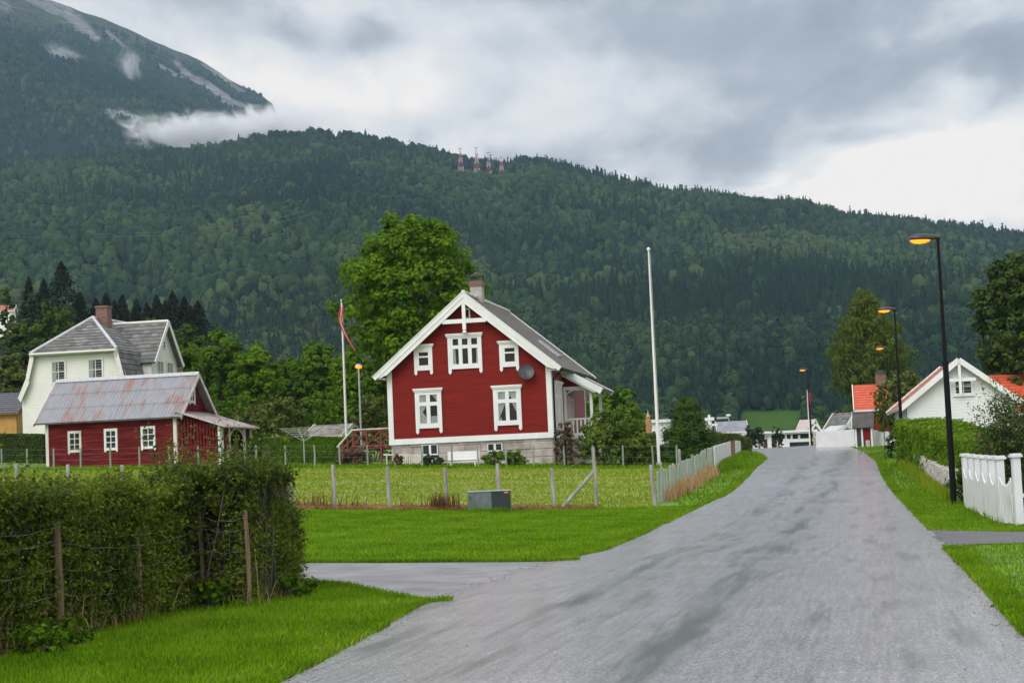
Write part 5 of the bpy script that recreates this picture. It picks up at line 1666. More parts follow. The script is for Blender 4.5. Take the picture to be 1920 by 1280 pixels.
A0, A1 = R(-23.5), R(23.5)
forest('lower_forest', 'mixed woodland covering the lower slope of the near hill', 16000, A0, A1, 545, 1000, 22, 7.6, forest_leaf, 101, c_near, .22)
forest('upper_forest', 'distant mixed woodland covering the upper slope and ridge of the near hill', 34000, A0, A1, 1000, 2040, 10, 11, forest_leaf, 102, c_near, .28)
forest('mountain_forest', 'thinning woodland on the flank of the high mountain at the left', 33000, A0, R(-2), 2150, 3900, 4, 9.5, forest_leaf, 103,
       lambda sx, sy, r, m_, rg, x, y: m_ & ~onrock(sx, sy) & (sy > 72 + np.maximum(0, sx - 150) * .27 + 70 * (fbm(x / 120, y / 160, 3, 5) - .45) - 26 * rg.random(len(sx)) ** 2) & (sx < 640), .15)

# ================================================================== TREES AND SHRUBS
maple_leaf = leafmat('maple_leaves', (.040, .115, .003), (.18, .31, .007), .7, .45, .15)
green_leaf = leafmat('broad_leaves', (.030, .085, .004), (.13, .24, .009), .7, .4, .15)
dull_leaf = leafmat('dull_green_leaves', (.024, .055, .010), (.085, .13, .020), .7, .35, .15)
birch_leaf = leafmat('birch_leaves', (.045, .080, .012), (.14, .19, .025), .65, .4, .15)
olive_leaf = leafmat('olive_leaves', (.035, .052, .007), (.12, .155, .016), .55, .3, c_third=(.19, .17, .03))
dark_leaf = leafmat('dark_leaves', (.008, .020, .007), (.024, .046, .013), .6, .2)
conif_leaf = leafmat('spruce_needles', (.006, .012, .007), (.018, .028, .013), .8, .1, .15)
cyp_leaf = leafmat('cypress_scales', (.016, .050, .004), (.060, .125, .010), .65, .2, .2)
red_leaf = leafmat('reddish_shrub_leaves', (.045, .035, .015), (.12, .065, .03), .6, .25, c_third=(.07, .10, .02))
bright_leaf = leafmat('bright_hedge_leaves', (.06, .14, .003), (.16, .28, .006), .7, .35, .2)
hedge_leaf = leafmat('wild_hedge_leaves', (.028, .060, .004), (.19, .25, .013), .6, .4, .2, c_third=(.22, .13, .02))
rhodo_leaf = leafmat('rhododendron_leaves', (.035, .075, .006), (.13, .20, .014), .6, .3, .2, c_third=(.20, .20, .03))
rose_leaf = leafmat('rose_leaves', (.022, .055, .010), (.075, .125, .022), .5, .3, c_third=(.30, .03, .02))


def crown_leaves(lobes, per, size, rg, sub=9, subr=.42, up=.25, asp=.62, droop=0, fill=.15):
    """lobes [(c, (rx,ry,rz))]; each lobe carries smaller tufts on its skin, each tuft a shell of leaves"""
    Cs, Ns, Ss = [], [], []
    for c, rad in lobes:
        rad = np.array(rad); rm = rad.mean()
        dirs = sph(sub, rg); dirs[:, 2] = dirs[:, 2] * .9 + up
        tc_ = c + dirs * rad * (.72 + .25 * rg.random((sub, 1)))
        tr_ = rm * subr * (.7 + .6 * rg.random(sub))
        for k_ in range(sub):
            d = sph(per, rg); d[:, 2] += up
            rr_ = (fill + (1 - fill) * rg.random(per) ** .35)[:, None]
            p = tc_[k_] + d * tr_[k_] * rr_ * np.array([1, 1, .8])
            Cs.append(p); Ns.append(d + .6 * dirs[k_] + rg.normal(size=(per, 3)) * .35 + [0, 0, .3])
            Ss.append(size * (.6 + .8 * rg.random(per)))
    C = np.concatenate(Cs); N = np.concatenate(Ns); S = np.concatenate(Ss)
    return quads(C, N, S, asp, rg, droop)


def tree(name, label, base, height, rx, crown_lo, mat, seed, nl=34, per=26, size=.16, sub=9, ry=None, taper=0.0, group=None, cat='tree', trunk=bark, trunk_r=.22, lobe=.34, inner=.3, asp=.62, droop=0, bulge=.5, vis=None, leanx=0., zsq=1., up=.25, jit=.28):
    """tapered trunk with limbs and a crown of lobes filling an uneven egg"""
    rg = np.random.default_rng(seed)
    base = Vector(base)
    root = empty(name, label, cat, base, 0, group)
    ry = ry or rx
    c_z = (crown_lo + height) / 2; hz = (height - crown_lo) / 2
    lobes = []
    for k_ in range(nl):
        f = (k_ + .5) / nl
        zz_ = 1 - 2 * f; ph = k_ * 2.39996 + rg.random() * .7
        s_ = math.sqrt(max(0, 1 - zz_ * zz_))
        rr_ = .70 * (1 + jit * (rg.random() - .5)) if rg.random() > inner else .30 + .3 * rg.random()
        w_ = 1 - taper * max(0, zz_) - .25 * taper * max(0, -zz_)
        lobes.append((np.array([math.cos(ph) * s_ * rx * rr_ * w_ + leanx * (zz_ + 1) / 2, math.sin(ph) * s_ * ry * rr_ * w_, c_z + zz_ * hz * (.68 + .1 * rg.random())]),
                      np.array([lobe * rx * w_ * (.75 + .5 * rg.random()) + .04 * rx, lobe * ry * w_ * (.75 + .5 * rg.random()) + .04 * rx, lobe * min(rx, hz) * zsq * (.75 + .5 * rg.random())])))
    V = crown_leaves(lobes, per, size, rg, sub=sub, asp=asp, droop=droop, up=up)
    n = len(V) // 4
    lt = np.repeat(rg.random(nl * sub) * .45, per)
    tint = np.clip(lt + rg.random(n) * .55, 0, 1)
    npmesh('crown', V, np.arange(n * 4).reshape(n, 4), mat, np.repeat(tint, 4), root)
    m = MB()
    top = c_z + hz * .45
    m.tube([(0, 0, -.3), (.03, 0, crown_lo * .6), (leanx * .4 + .05, .02, c_z), (leanx * .8, 0, top)], [trunk_r * 1.15, trunk_r * .85, trunk_r * .5, trunk_r * .12], 9)
    for k_ in range(0, nl, max(1, nl // 12)):
        e = lobes[k_][0]
        z0 = min(max(crown_lo * .7, e[2] - abs(e[0]) * .8 - .5), top - .2)
        mid = Vector((e[0] * .45, e[1] * .45, (z0 + e[2]) / 2 + .1))
        m.tube([(0, 0, z0), mid, Vector(e)], [trunk_r * .38, trunk_r * .25, trunk_r * .08], 6)
    m.build('trunk', trunk, root, smooth=True)
    return root


def shrub(name, label, base, rx, ry, h, mat, seed, nl=14, per=22, size=.07, group=None, sub=8, cat='shrub', lobe=.42, stems=True, asp=.6, conic=0.):
    rg = np.random.default_rng(seed)
    root = empty(name, label, cat, base, 0, group)
    lobes = []
    for k_ in range(nl):
        f = (k_ + .5) / nl
        zz_ = f; ph = k_ * 2.39996 + rg.random() * .8
        s_ = math.sqrt(1 - zz_ * zz_ * .85) * (1 - conic * zz_)
        rr_ = .72 * (1 + .3 * (rg.random() - .5))
        q = (1 - conic * zz_ * .6)
        lobes.append((np.array([math.cos(ph) * s_ * rx * rr_, math.sin(ph) * s_ * ry * rr_, h * (.14 + .70 * zz_)]), np.array([lobe * rx * q, lobe * ry * q, max(lobe * h * .5, .1)]) * (.75 + .5 * rg.random())))
    V = crown_leaves(lobes, per, size, rg, sub=sub, asp=asp, fill=.1)
    V[:, 2] = np.maximum(V[:, 2], -.05)
    n = len(V) // 4
    tint = np.clip(np.repeat(rg.random(nl * sub) * .45, per) + rg.random(n) * .55, 0, 1)
    npmesh('foliage', V, np.arange(n * 4).reshape(n, 4), mat, np.repeat(tint, 4), root)
    m = MB()
    for k_ in range(min(nl, 9)):
        e = lobes[k_ * nl // min(nl, 9)][0]
        m.tube([(e[0] * .1, e[1] * .1, -.1), (e[0] * .5, e[1] * .5, e[2] * .55), tuple(e)], [.03, .02, .008], 5)
    m.build('stems', bark, root)
    return root


def spruce(name, label, base, h, r, mat, seed, group=None, n=9000, size=.32):
    rg = np.random.default_rng(seed)
    root = empty(name, label, 'tree', base, 0, group)
    nw = int(h * 1.5)
    zz_ = rg.random(n) ** 1.15
    wl = (zz_ * nw) % 1.0                       # whorls: long below, short above within each tier
    ang = rg.random(n) * 6.283
    bi = np.round(ang / 6.283 * 11 + rg.normal(size=n) * .12) / 11 * 6.283 + np.floor(zz_ * nw) * 1.3
    ang = np.where(rg.random(n) < .75, bi, ang)
    rr_ = r * 2.9 * (1 - zz_) ** .72 * (1.0 - .35 * wl) * (.2 + .85 * rg.random(n) ** .6) * (1 + .18 * np.sin(ang * 3 + zz_ * 9 + seed))
    C = np.stack([rr_ * np.cos(ang), rr_ * np.sin(ang), h * (.04 + .96 * zz_) - rr_ * .22], 1)
    N = np.stack([np.cos(ang) * .6, np.sin(ang) * .6, 0 * ang + .8], 1) + rg.normal(size=(n, 3)) * .35
    V = quads(C, N, size * (.5 + .9 * rg.random(n)) * (1 - .5 * zz_), .45, rg, .4)
    npmesh('crown', V, np.arange(n * 4).reshape(n, 4), mat, np.repeat(rg.random(n), 4), root)
    m = MB(); m.tube([(0, 0, -.5), (0, 0, h * .5), (0, 0, h * .97)], [.28, .16, .02], 8); m.build('trunk', bark, root)
    return root


def at_h(px, py, d):          # height above the ground of the point seen at (px, py) at distance d
    b = AT(px, d); return P(px, py, d).z - b.z


def hedge(name, label, path, width, heights, mat, seed, n, size, rough=.10, cat='hedge', asp=.6, core_mat=None, drop=0.02):
    """clipped hedge along a ground path: leaves over its faces and top, added dark core inside to block light"""
    rg = np.random.default_rng(seed)
    root = empty(name, label, cat, Vector((path[0][0], path[0][1], gz(path[0][0], path[0][1]))), 0)
    P_ = np.array([[p[0], p[1]] for p in path], float); hs_ = np.array(heights, float)
    seg = np.linalg.norm(np.diff(P_, axis=0), axis=1); cum = np.concatenate([[0], np.cumsum(seg)])
    L = cum[-1]
    def at(s):
        x = np.interp(s, cum, P_[:, 0]); y = np.interp(s, cum, P_[:, 1])
        e = .05; x2 = np.interp(s + e, cum, P_[:, 0]); y2 = np.interp(s + e, cum, P_[:, 1]); x1 = np.interp(s - e, cum, P_[:, 0]); y1 = np.interp(s - e, cum, P_[:, 1])
        tx, ty = x2 - x1, y2 - y1; l_ = np.hypot(tx, ty) + 1e-9
        return x, y, -ty / l_, tx / l_
    hm = hs_.mean()
    areas = np.array([L * hm, L * hm, L * width, width * hm, width * hm])
    which = rg.choice(5, n, p=areas / areas.sum())
    s = rg.random(n) * L; a = rg.random(n)
    s = np.where(which == 3, 0, s); s = np.where(which == 4, L, s)
    hh = np.interp(s, cum, hs_)
    off_ = np.where(which == 0, -1., np.where(which == 1, 1., a * 2 - 1)) * width / 2
    zf_ = np.where(which == 2, 1.0, rg.random(n))
    nz = (fbm(s * 1.1 + off_ * 2, zf_ * hh * 1.3 + 7 * which, 3, seed) - .45) * 2
    dep = np.abs(rg.normal(size=n)) * rough * .8
    x, y, nx_, ny_ = at(s)
    out_ = nz * rough * 1.6 - dep
    ox = np.where(which < 2, np.sign(off_) * out_, 0); 
    zt = zf_ * hh + np.where(which == 2, out_, 0)
    X_ = x + nx_ * (off_ + ox); Y_ = y + ny_ * (off_ + ox)
    tx, ty = ny_, -nx_
    es = np.where(which == 3, -1, np.where(which == 4, 1, 0)) * (np.abs(nz) * rough)
    X_ += tx * es; Y_ += ty * es
    Z_ = gzv(X_, Y_) + zt
    N = np.stack([nx_ * np.sign(off_) * (which < 2), ny_ * np.sign(off_) * (which < 2), (which == 2) * 1.0 + .35], 1) + rg.normal(size=(n, 3)) * .5
    C = np.stack([X_, Y_, Z_], 1) - np.array(root.location)
    V = quads(C, N, size * (.6 + .8 * rg.random(n)), asp, rg)
    tint = np.clip(rg.random(n) * .6 + .2 + nz * .25, 0, 1)
    npmesh('foliage', V, np.arange(n * 4).reshape(n, 4), mat, np.repeat(tint, 4), root)
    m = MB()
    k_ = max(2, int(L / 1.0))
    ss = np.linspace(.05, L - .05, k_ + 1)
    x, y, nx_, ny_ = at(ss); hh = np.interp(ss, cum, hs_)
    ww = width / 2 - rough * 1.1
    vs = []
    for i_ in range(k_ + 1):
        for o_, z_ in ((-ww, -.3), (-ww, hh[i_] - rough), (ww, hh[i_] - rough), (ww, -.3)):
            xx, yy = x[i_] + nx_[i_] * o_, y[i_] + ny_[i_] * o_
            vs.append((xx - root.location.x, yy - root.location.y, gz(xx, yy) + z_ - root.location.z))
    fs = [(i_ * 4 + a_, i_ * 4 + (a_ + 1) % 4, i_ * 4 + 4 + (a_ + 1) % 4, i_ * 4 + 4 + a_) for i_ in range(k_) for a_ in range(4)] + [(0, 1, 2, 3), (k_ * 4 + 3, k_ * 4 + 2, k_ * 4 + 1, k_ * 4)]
    m.add(vs, fs); m.build('light_block_core', core_mat or twig, root)
    return root


twig = M('dark_core_fill', (.020, .022, .010), .9, .4, 14, bump=1, bscale=40, col2=(.035, .030, .016))  # for the solid hedge cores, added to block light between the leaves
RG = np.random.default_rng(5)

# the tall maple behind the red house
mb = AT(787, 104)
mh = P(787, 382, 104).z - mb.z
tree('maple_tree', 'tall bright green maple towering behind the red house', mb, mh, 4.75, mh - 11.8, maple_leaf, 31, nl=90, per=46, size=.135, sub=11, lobe=.215, trunk_r=.4, taper=.30, inner=.22, jit=.62)
# trees behind the gardens on the left
TR_ = 'broadleaf trees behind the clipped garden hedge'
tl = [(345, 628, 118, 42, 'dark round tree just right of the white gambrel house'), (420, 612, 125, 52, 'tallest of the green trees between the white house and the flagpole'),
      (487, 640, 122, 48, 'bright green tree second from the flagpole side, wide crowned'), (545, 668, 128, 38, 'lower dark green tree in the dip of the tree row'),
      (604, 640, 126, 50, 'dense green tree rising straight behind the left flagpole'), (668, 655, 116, 46, 'dark green tree behind the globe street lamp'), (716, 690, 112, 34, 'shadowed tree tucked between the globe lamp and the red house')]
for k_, (px, py, d, w_, lab) in enumerate(tl):
    b_ = AT(px, d); h_ = P(px, py, d).z - b_.z
    tree('broadleaf_tree', lab, b_, h_, w_ / (FPX / d), .6, (green_leaf, green_leaf, maple_leaf)[k_ % 3], 40 + k_, nl=34, per=44, size=.125, sub=9, lobe=.40, group=TR_, inner=.15)
for k_, (px, py, d, w_, mt_, lab) in enumerate([(110, 560, 150, 60, dull_leaf, 'big dull green tree behind the left roof slope of the white house'), (40, 600, 150, 45, dull_leaf, 'olive tree at the left edge below the hillside house'), (18, 660, 140, 40, olive_leaf, 'light olive tree above the red roofed cottage'), (285, 578, 190, 24, olive_leaf, 'small pale round tree in front of the dark spruces'), (215, 640, 140, 40, dull_leaf, 'dark tree hidden behind the gambrel roof ridge'), (160, 600, 160, 40, dull_leaf, 'dull green tree behind the brick chimney of the white house'), (18, 512, 230, 16, dull_leaf, 'slim grey green tree at the far left edge'), (70, 520, 225, 22, dark_leaf, 'dark narrow tree left of the tallest spruce'), (350, 600, 170, 40, dull_leaf, 'dull tree below the right hand spruces')]):
    b_ = AT(px, d); h_ = P(px, py, d).z - b_.z
    tree('broadleaf_tree', lab, b_, h_, w_ / (FPX / d), max(.6, h_ * .15), mt_, 60 + k_, nl=26, per=40, size=.16, sub=8, lobe=.42, inner=.15, taper=.2)
SP = 'dark spruces behind the white house'
for k_, (px, py, d, w_, lab) in enumerate([(122, 490, 215, 36, 'tallest dark spruce left of the white house chimney'), (88, 515, 220, 24, 'dark spruce leaning on the left of the tallest spruce'), (156, 540, 215, 22, 'shorter spruce on the right of the tallest spruce'), (205, 541, 225, 22, 'slender spruce right above the brick chimney'), (236, 545, 225, 22, 'spruce between the chimney and the pale round tree'), (262, 552, 228, 20, 'spruce just left of the pale round tree'), (300, 545, 225, 22, 'spruce behind the pale round tree'), (330, 538, 220, 26, 'highest spruce of the group above the cross gable'), (352, 548, 222, 24, 'black spruce right of the highest one above the cross gable'), (378, 556, 218, 30, 'broad spruce at the right end of the group'), (60, 512, 235, 20, 'faint spruce near the left edge of the picture'), (186, 552, 219, 24, 'low spruce left above the brick chimney'), (220, 556, 217, 24, 'low spruce in the gap right of the brick chimney'), (281, 560, 216, 24, 'low dark spruce crowded behind the pale round tree'), (316, 556, 215, 26, 'low spruce left of the highest one above the cross gable'), (364, 566, 214, 28, 'squat spruce in front of the right end of the group')]):
    b_ = AT(px, d); h_ = P(px, py + (0 if py == 490 else 8), d).z - b_.z
    spruce('spruce_tree', lab, b_, h_, w_ / (FPX / d), conif_leaf, 80 + k_, SP)
# garden shrubs
shrub('orchard_bush', 'wide spreading olive green bush behind the garden hedge', AT(505, 100), 2.5, 1.6, at_h(505, 738, 100), olive_leaf, 91, nl=22, per=24, size=.11, lobe=.36)
shrub('orchard_bush', 'low green bush right beside the shed lean-to', AT(432, 108), 2.0, 1.5, at_h(432, 742, 108), green_leaf, 92, nl=18, per=24, size=.12, lobe=.4)
shrub('orchard_bush', 'round green bush between the flagpole and the deck', AT(610, 108), 2.2, 1.6, at_h(610, 745, 108), green_leaf, 93, nl=20, per=24, size=.12, lobe=.4)
shrub('orchard_bush', 'pale green bush behind the deck railing', AT(700, 100), 1.5, 1.4, at_h(700, 742, 100), olive_leaf, 94, nl=18, per=24, size=.10, lobe=.4)
hedge('garden_hedge', 'long clipped garden hedge between the red shed and the deck', [AT(462, 92), AT(560, 92), AT(655, 91)], 1.3, [1.35, 1.4, 1.4], green_leaf, 95, 26000, .055, .09)
hedge('garden_hedge', 'clipped dark hedge left of the red shed', [AT(-60, 96), AT(92, 95)], 1.2, [1.5, 1.5], dull_leaf, 96, 15000, .055, .09)
shrub('rhododendron', 'large olive rhododendron bush beside the porch of the red house', AT(1146, 80.5), 1.5, 1.1, at_h(1140, 777, 80.5), rhodo_leaf, 97, nl=28, per=46, size=.065, lobe=.40)
shrub('rhododendron', 'lower olive bush left of the white flagpole', AT(1198, 80.5), .95, .8, at_h(1198, 812, 80.5), rhodo_leaf, 98, nl=16, per=44, size=.062, lobe=.42)
shrub('barberry_bush', 'reddish bush at the right corner of the red house', AT(1062, 79.8), .5, .5, at_h(1066, 792, 79.8), red_leaf, 99, nl=14, per=26, size=.05, lobe=.42)
shrub('juniper_bush', 'low spreading green juniper under the right basement window', AT(944, 80.3), 1.1, .6, at_h(944, 846, 80.3), green_leaf, 100, nl=14, per=30, size=.05, lobe=.42)
shrub('bilberry_bush', 'small dark bush between the white pickets and the bench', AT(812, 80.4), .62, .4, at_h(812, 853, 80.4), dark_leaf, 104, nl=10, per=24, size=.045)
shrub('barberry_bush', 'reddish bush below the deck stairs', AT(664, 81), .85, .6, at_h(664, 842, 81), red_leaf, 105, nl=12, per=26, size=.05)
shrub('barberry_bush', 'thin brown bush in front of the left foundation corner', AT(747, 79.6), .28, .3, at_h(745, 850, 79.6), red_leaf, 106, nl=8, per=18, size=.04)
# dark cypress, a leader with shoulders
cb = AT(1290, 86)
ch_ = P(1290, 747, 86).z - cb.z
cy = empty('dark_cypress', 'dense dark green cypress with a tall rounded top right of the white flagpole', 'tree', cb)
rg = np.random.default_rng(107)
lobes = []
for (lx, lz, rr_, rz_) in [(.10, ch_ - .66, .52, .66), (.10, ch_ - 1.1, .68, .8), (.0, ch_ - 1.6, .74, .8), (-.12, ch_ * .42, .85, .8), (.32, ch_ * .42, .80, .8), (-.62, ch_ * .27, .68, .75), (.72, ch_ * .27, .66, .75), (-.98, ch_ * .14, .52, .5), (1.0, ch_ * .14, .52, .5), (0, ch_ * .25, .95, .9), (-.38, ch_ * .12, .8, .5), (.45, ch_ * .12, .8, .5)]:
    for ly in (-.40, .2): lobes.append((np.array([lx, ly * rr_ * 1.4, lz]), np.array([rr_, rr_, rz_]) * .98))
V = crown_leaves(lobes, 95, .055, rg, sub=16, subr=.36, up=.1, asp=.4)
V[:, 2] = np.clip(V[:, 2], -.05, None)
n = len(V) // 4
npmesh('crown', V, np.arange(n * 4).reshape(n, 4), cyp_leaf, np.repeat(np.clip(np.repeat(rg.random(len(lobes) * 16) * .4, 95) + rg.random(n) * .6, 0, 1), 4), cy)
m = MB(); m.tube([(0, 0, -.2), (.05, 0, ch_ * .5), (.12, 0, ch_ - .6)], [.16, .1, .02], 8)
for lx in (-.6, .65): m.tube([(0, 0, .2), (lx * .7, 0, ch_ * .25), (lx, 0, ch_ * .42)], [.08, .05, .01], 6)
m.build('trunk', bark, cy)
cy.scale = (1.18, 1.1, 1.04)
hedge('clipped_hedge', 'light clipped hedge behind the white fence boards near the crest', [AT(1322, 103), AT(1356, 106), AT(1386, 112)], 1.6, [at_h(1340, 812, 104), at_h(1360, 812, 107), at_h(1384, 822, 112)], olive_leaf, 108, 12000, .06, .1)
hedge('clipped_hedge', 'clipped hedge with a straw coloured top behind the lower olive bush', [AT(1165, 92), AT(1232, 92)], 1.2, [at_h(1200, 813, 92)] * 2, olive_leaf, 109, 8000, .06, .08)
# trees behind the crest
tree('broadleaf_tree', 'mid green tree right behind the porch of the red house', AT(1150, 135), at_h(1150, 738, 135), 2.2, .5, green_leaf, 110, nl=26, per=24, size=.2, lobe=.42, inner=.15)
tree('broadleaf_tree', 'smaller green tree behind the brown turret', AT(1198, 215), P(1198, 768, 215).z - gz(AT(1198, 215).x, 215), 2.6, .5, green_leaf, 111, nl=20, per=22, size=.25, lobe=.42)
tree('birch_tree', 'tall weeping birch behind the small red house', AT(1637, 150), at_h(1637, 523, 150), 4.1, 1.6, birch_leaf, 112, nl=110, per=26, size=.15, sub=9, lobe=.22, taper=.62, trunk=birch_bark, trunk_r=.22, inner=.35, asp=.4, droop=.6, zsq=1.8, up=-.15)
tree('broadleaf_tree', 'tall dark tree cut by the right edge above the white garage', AT(1926, 112), at_h(1920, 458, 112), 2.9, 2.0, dull_leaf, 113, nl=60, per=26, size=.17, sub=10, lobe=.28, trunk_r=.3, inner=.2)
tree('apple_tree', 'small olive tree between the two orange roofs', AT(1700, 104), at_h(1700, 704, 104), 1.75, .8, olive_leaf, 114, nl=24, per=26, size=.11, lobe=.4)
tree('sapling', 'thin sapling in front of the small red house', AT(1659, 112), at_h(1652, 742, 112), .55, .8, green_leaf, 115, nl=10, per=10, size=.08, lobe=.35, trunk_r=.03)
shrub('dark_shrub', 'dark bush at the left end of the bright green hedge', AT(1688, 91), .72, .7, at_h(1688, 800, 91), dark_leaf, 116, nl=14, per=24, size=.06)
for k_, (px, py, d, w_, lab) in enumerate([(1300, 800, 300, 30, 'dark round tree behind the long white hall'), (1400, 812, 220, 20, 'dark low tree left of the white terrace'), (1470, 806, 330, 40, 'distant trees below the bright meadow'), (1440, 812, 320, 26, 'low distant trees at the foot of the meadow above the terrace'), (1590, 760, 210, 34, 'dark tree under the weeping birch'), (1338, 800, 215, 10, 'slim dark conifer beside the white mast'), (1535, 770, 330, 40, 'dim tree behind the far brown roofs'), (1240, 800, 260, 30, 'green tree behind the white flagpole foot'), (1680, 760, 190, 40, 'dim tree right of the birch'), (1610, 800, 175, 20, 'green bush behind the letterbox shelter')]):
    x_ = P(px, hor(px), d).x; z_ = gz(x_, d)
    tree('village_tree', lab, (x_, d, z_), P(px, py, d).z - z_, w_ / (FPX / d), 1.0, dull_leaf, 120 + k_, nl=18, per=20, size=.3 if d > 230 else .2, lobe=.45, inner=.1)
for (px, d, h_) in ((1409, 150, 1.25), (1424, 165, 1.6), (1459, 178, 1.5)):
    shrub('crest_bush', {1409: 'green bush on the bank at the left end of the crest', 1424: 'dark clipped bush at the left post of the white terrace', 1459: 'dark thin bush in front of the middle of the white terrace'}[px], AT(px, d), .55, .5, h_ + .6, dark_leaf, px, nl=10, per=22, size=.08)

# right hand side: wall, hedge, roses
wp0, wp1 = GP(1702, 873), GP(1795, 938)
wdir = Vector((wp1.x - wp0.x, wp1.y - wp0.y, 0)); wlen = wdir.length; wdir.normalize()
wn_ = Vector((-wdir.y, wdir.x, 0))
sw = empty('stone_wall', 'low white lichened stone wall under the bright green hedge', 'wall', wp0)
m = MB(); rr = random.Random(3); s_ = 0
sidew = 1 if (wp0 + wn_).x > wp0.x else -1
while s_ < wlen:
    L_ = rr.uniform(.35, .8); z_ = 0
    while z_ < .7:
        hh = rr.uniform(.16, .3)
        p0_ = wp0 + wdir * (s_ + .01); p1_ = wp0 + wdir * (s_ + L_ - .01)
        g0 = gz(p0_.x, p0_.y) - wp0.z; g1 = gz(p1_.x, p1_.y) - wp0.z
        o0 = rr.uniform(0, .05)
        vs = []
        for pp, gg in ((p0_, g0), (p1_, g1)):
            for dd in (-o0, .4):
                for zz2 in (z_ + .006 - (.1 if z_ == 0 else 0), min(z_ + hh, .8) - .006):
                    q2 = pp - wp0 + wn_ * dd * sidew; vs.append((q2.x, q2.y, gg + zz2))
        m.add(vs, MB.HF); z_ += hh
    s_ += L_
m.build('stones', M('lichened_white_stone', (.42, .40, .36), .9, .35, 5, bump=.6, bscale=14, col2=(.62, .60, .56)), sw)
hp0 = wp0 + wn_ * sidew * 1.15; hp1 = wp1 + wn_ * sidew * 1.15
hedge('bright_hedge', 'tall bright green clipped hedge above the white stone wall', [hp0 + (hp0 - hp1).normalized() * 2.2 - wn_ * sidew * .5, (hp0 + hp1) / 2, hp1 + Vector((.5, .6, 0))], 2.1, [1.98, 1.88, 1.75], bright_leaf, 130, 85000, .062, .25)
for k_, (px, d, h_, w_, mt_, lab) in enumerate([(1862, 50, 1.7, 1.15, green_leaf, 'green bush behind the capped white fence posts'), (1838, 50.5, 1.2, .6, dark_leaf, 'dark bush in the gap between the lamp post and the white fence'), (1900, 62, 1.9, 1.2, bright_leaf, 'yellow green bush to the right behind the bright hedge')]):
    shrub('garden_bush', lab, AT(px, d), w_, w_ * .8, h_, mt_, 140 + k_, nl=16, per=28, size=.05)
# rose bush with long arching canes, at the right edge
rb = AT(1906, 48)
rt = empty('rose_bush', 'tall rambling rose bush with red hips at the right edge of the picture', 'shrub', rb)
rg = np.random.default_rng(150)
Cs, Ns = [], []
m = MB(); hipm = MB()
rl_ = [(np.array([rg.normal() * .35, rg.normal() * .3, .35 + 2.5 * q / 19]), np.array([.50, .50, .45])) for q in range(20)]
VR = crown_leaves(rl_, 30, .036, rg, sub=9, subr=.42, up=.1)
for k_ in range(120):
    a_ = rg.random() * 6.283; ln_ = .3 + .95 * rg.random(); h_ = 1.0 + 3.0 * rg.random() * (1.1 - ln_ * .4)
    pts = []
    for t in np.linspace(0, 1, 9):
        pts.append(Vector((math.cos(a_) * ln_ * t ** 1.3, math.sin(a_) * ln_ * t ** 1.3, h_ * (t - .22 * max(0, t - .6) * 1.5 * (k_ % 3)))))
    m.tube(pts, [.012 - .001 * q for q in range(9)], 5)
    for q in range(150):
        t = .15 + .85 * rg.random(); j_ = min(7, int(t * 8)); f = t * 8 - j_
        p = pts[j_].lerp(pts[j_ + 1], f)
        Cs.append(np.array(p) + rg.normal(size=3) * .11); Ns.append(rg.normal(size=3) + [0, 0, .8])
    for q in range(2):
        p = pts[8 - q * 2] + Vector(rg.normal(size=3) * .05); hipm.lathe([(.004, -.018), (.016, 0), (.014, .014), (.003, .02)], p, 7)
V = np.concatenate([quads(np.array(Cs), np.array(Ns), .036 * (.7 + .7 * rg.random(len(Cs))), .65, rg), VR])
V[:, 2] = np.clip(V[:, 2], 0, None)
n = len(V) // 4
npmesh('foliage', V, np.arange(n * 4).reshape(n, 4), rose_leaf, np.repeat(rg.random(n) * .93, 4), rt)
m.build('canes', bark, rt); hipm.build('rose_hips', M('red_hips', (.45, .03, .02), .35, .1), rt)

# ================================================================== FENCES, POLES, FURNITURE
def wire_fence(name, label, posts, height, rad, mat, wires, square=False, extra=None, droop=.02, wire_r=.002):
    """posts: [(Vector base, lean_x, scale)]"""
    b0 = posts[0][0]
    root = empty(name, label, 'fence', b0)
    tops = []
    rr = random.Random(len(posts))
    for (b, lx, s_) in posts:
        m = MB(); o = b - b0
        h_ = height * s_
        top = o + Vector((lx, rr.uniform(-.03, .03), h_))
        if square:
            m.bar(o - Vector((0, 0, .3)), top, rad * 1.8, rad * 1.8, up=(0, 1, 0))
        else:
            m.tube([o - Vector((0, 0, .3)), o.lerp(top, .5) + Vector((rr.uniform(-.015, .015), 0, 0)), top, top + Vector((0, 0, .01))], [rad * 1.05, rad, rad * .93, rad * .75], 8)
        m.build('post', mat, root)
        tops.append((o, top))
    m = MB()
    for w_ in wires:
        pts = []
        for (a0_, a1_), (c0_, c1_) in zip(tops[:-1], tops[1:]):
            p, q = a0_.lerp(a1_, w_), c0_.lerp(c1_, w_)
            off_ = Vector((0, -rad - .004, 0))
            pts += [p + off_, p.lerp(q, .5) + off_ - Vector((0, 0, droop))]
        pts.append(tops[-1][0].lerp(tops[-1][1], w_) + Vector((0, -rad - .004, 0)))
        m.tube(pts, wire_r, 4)
    m.build('wire', grey_metal, root)
    return root, tops


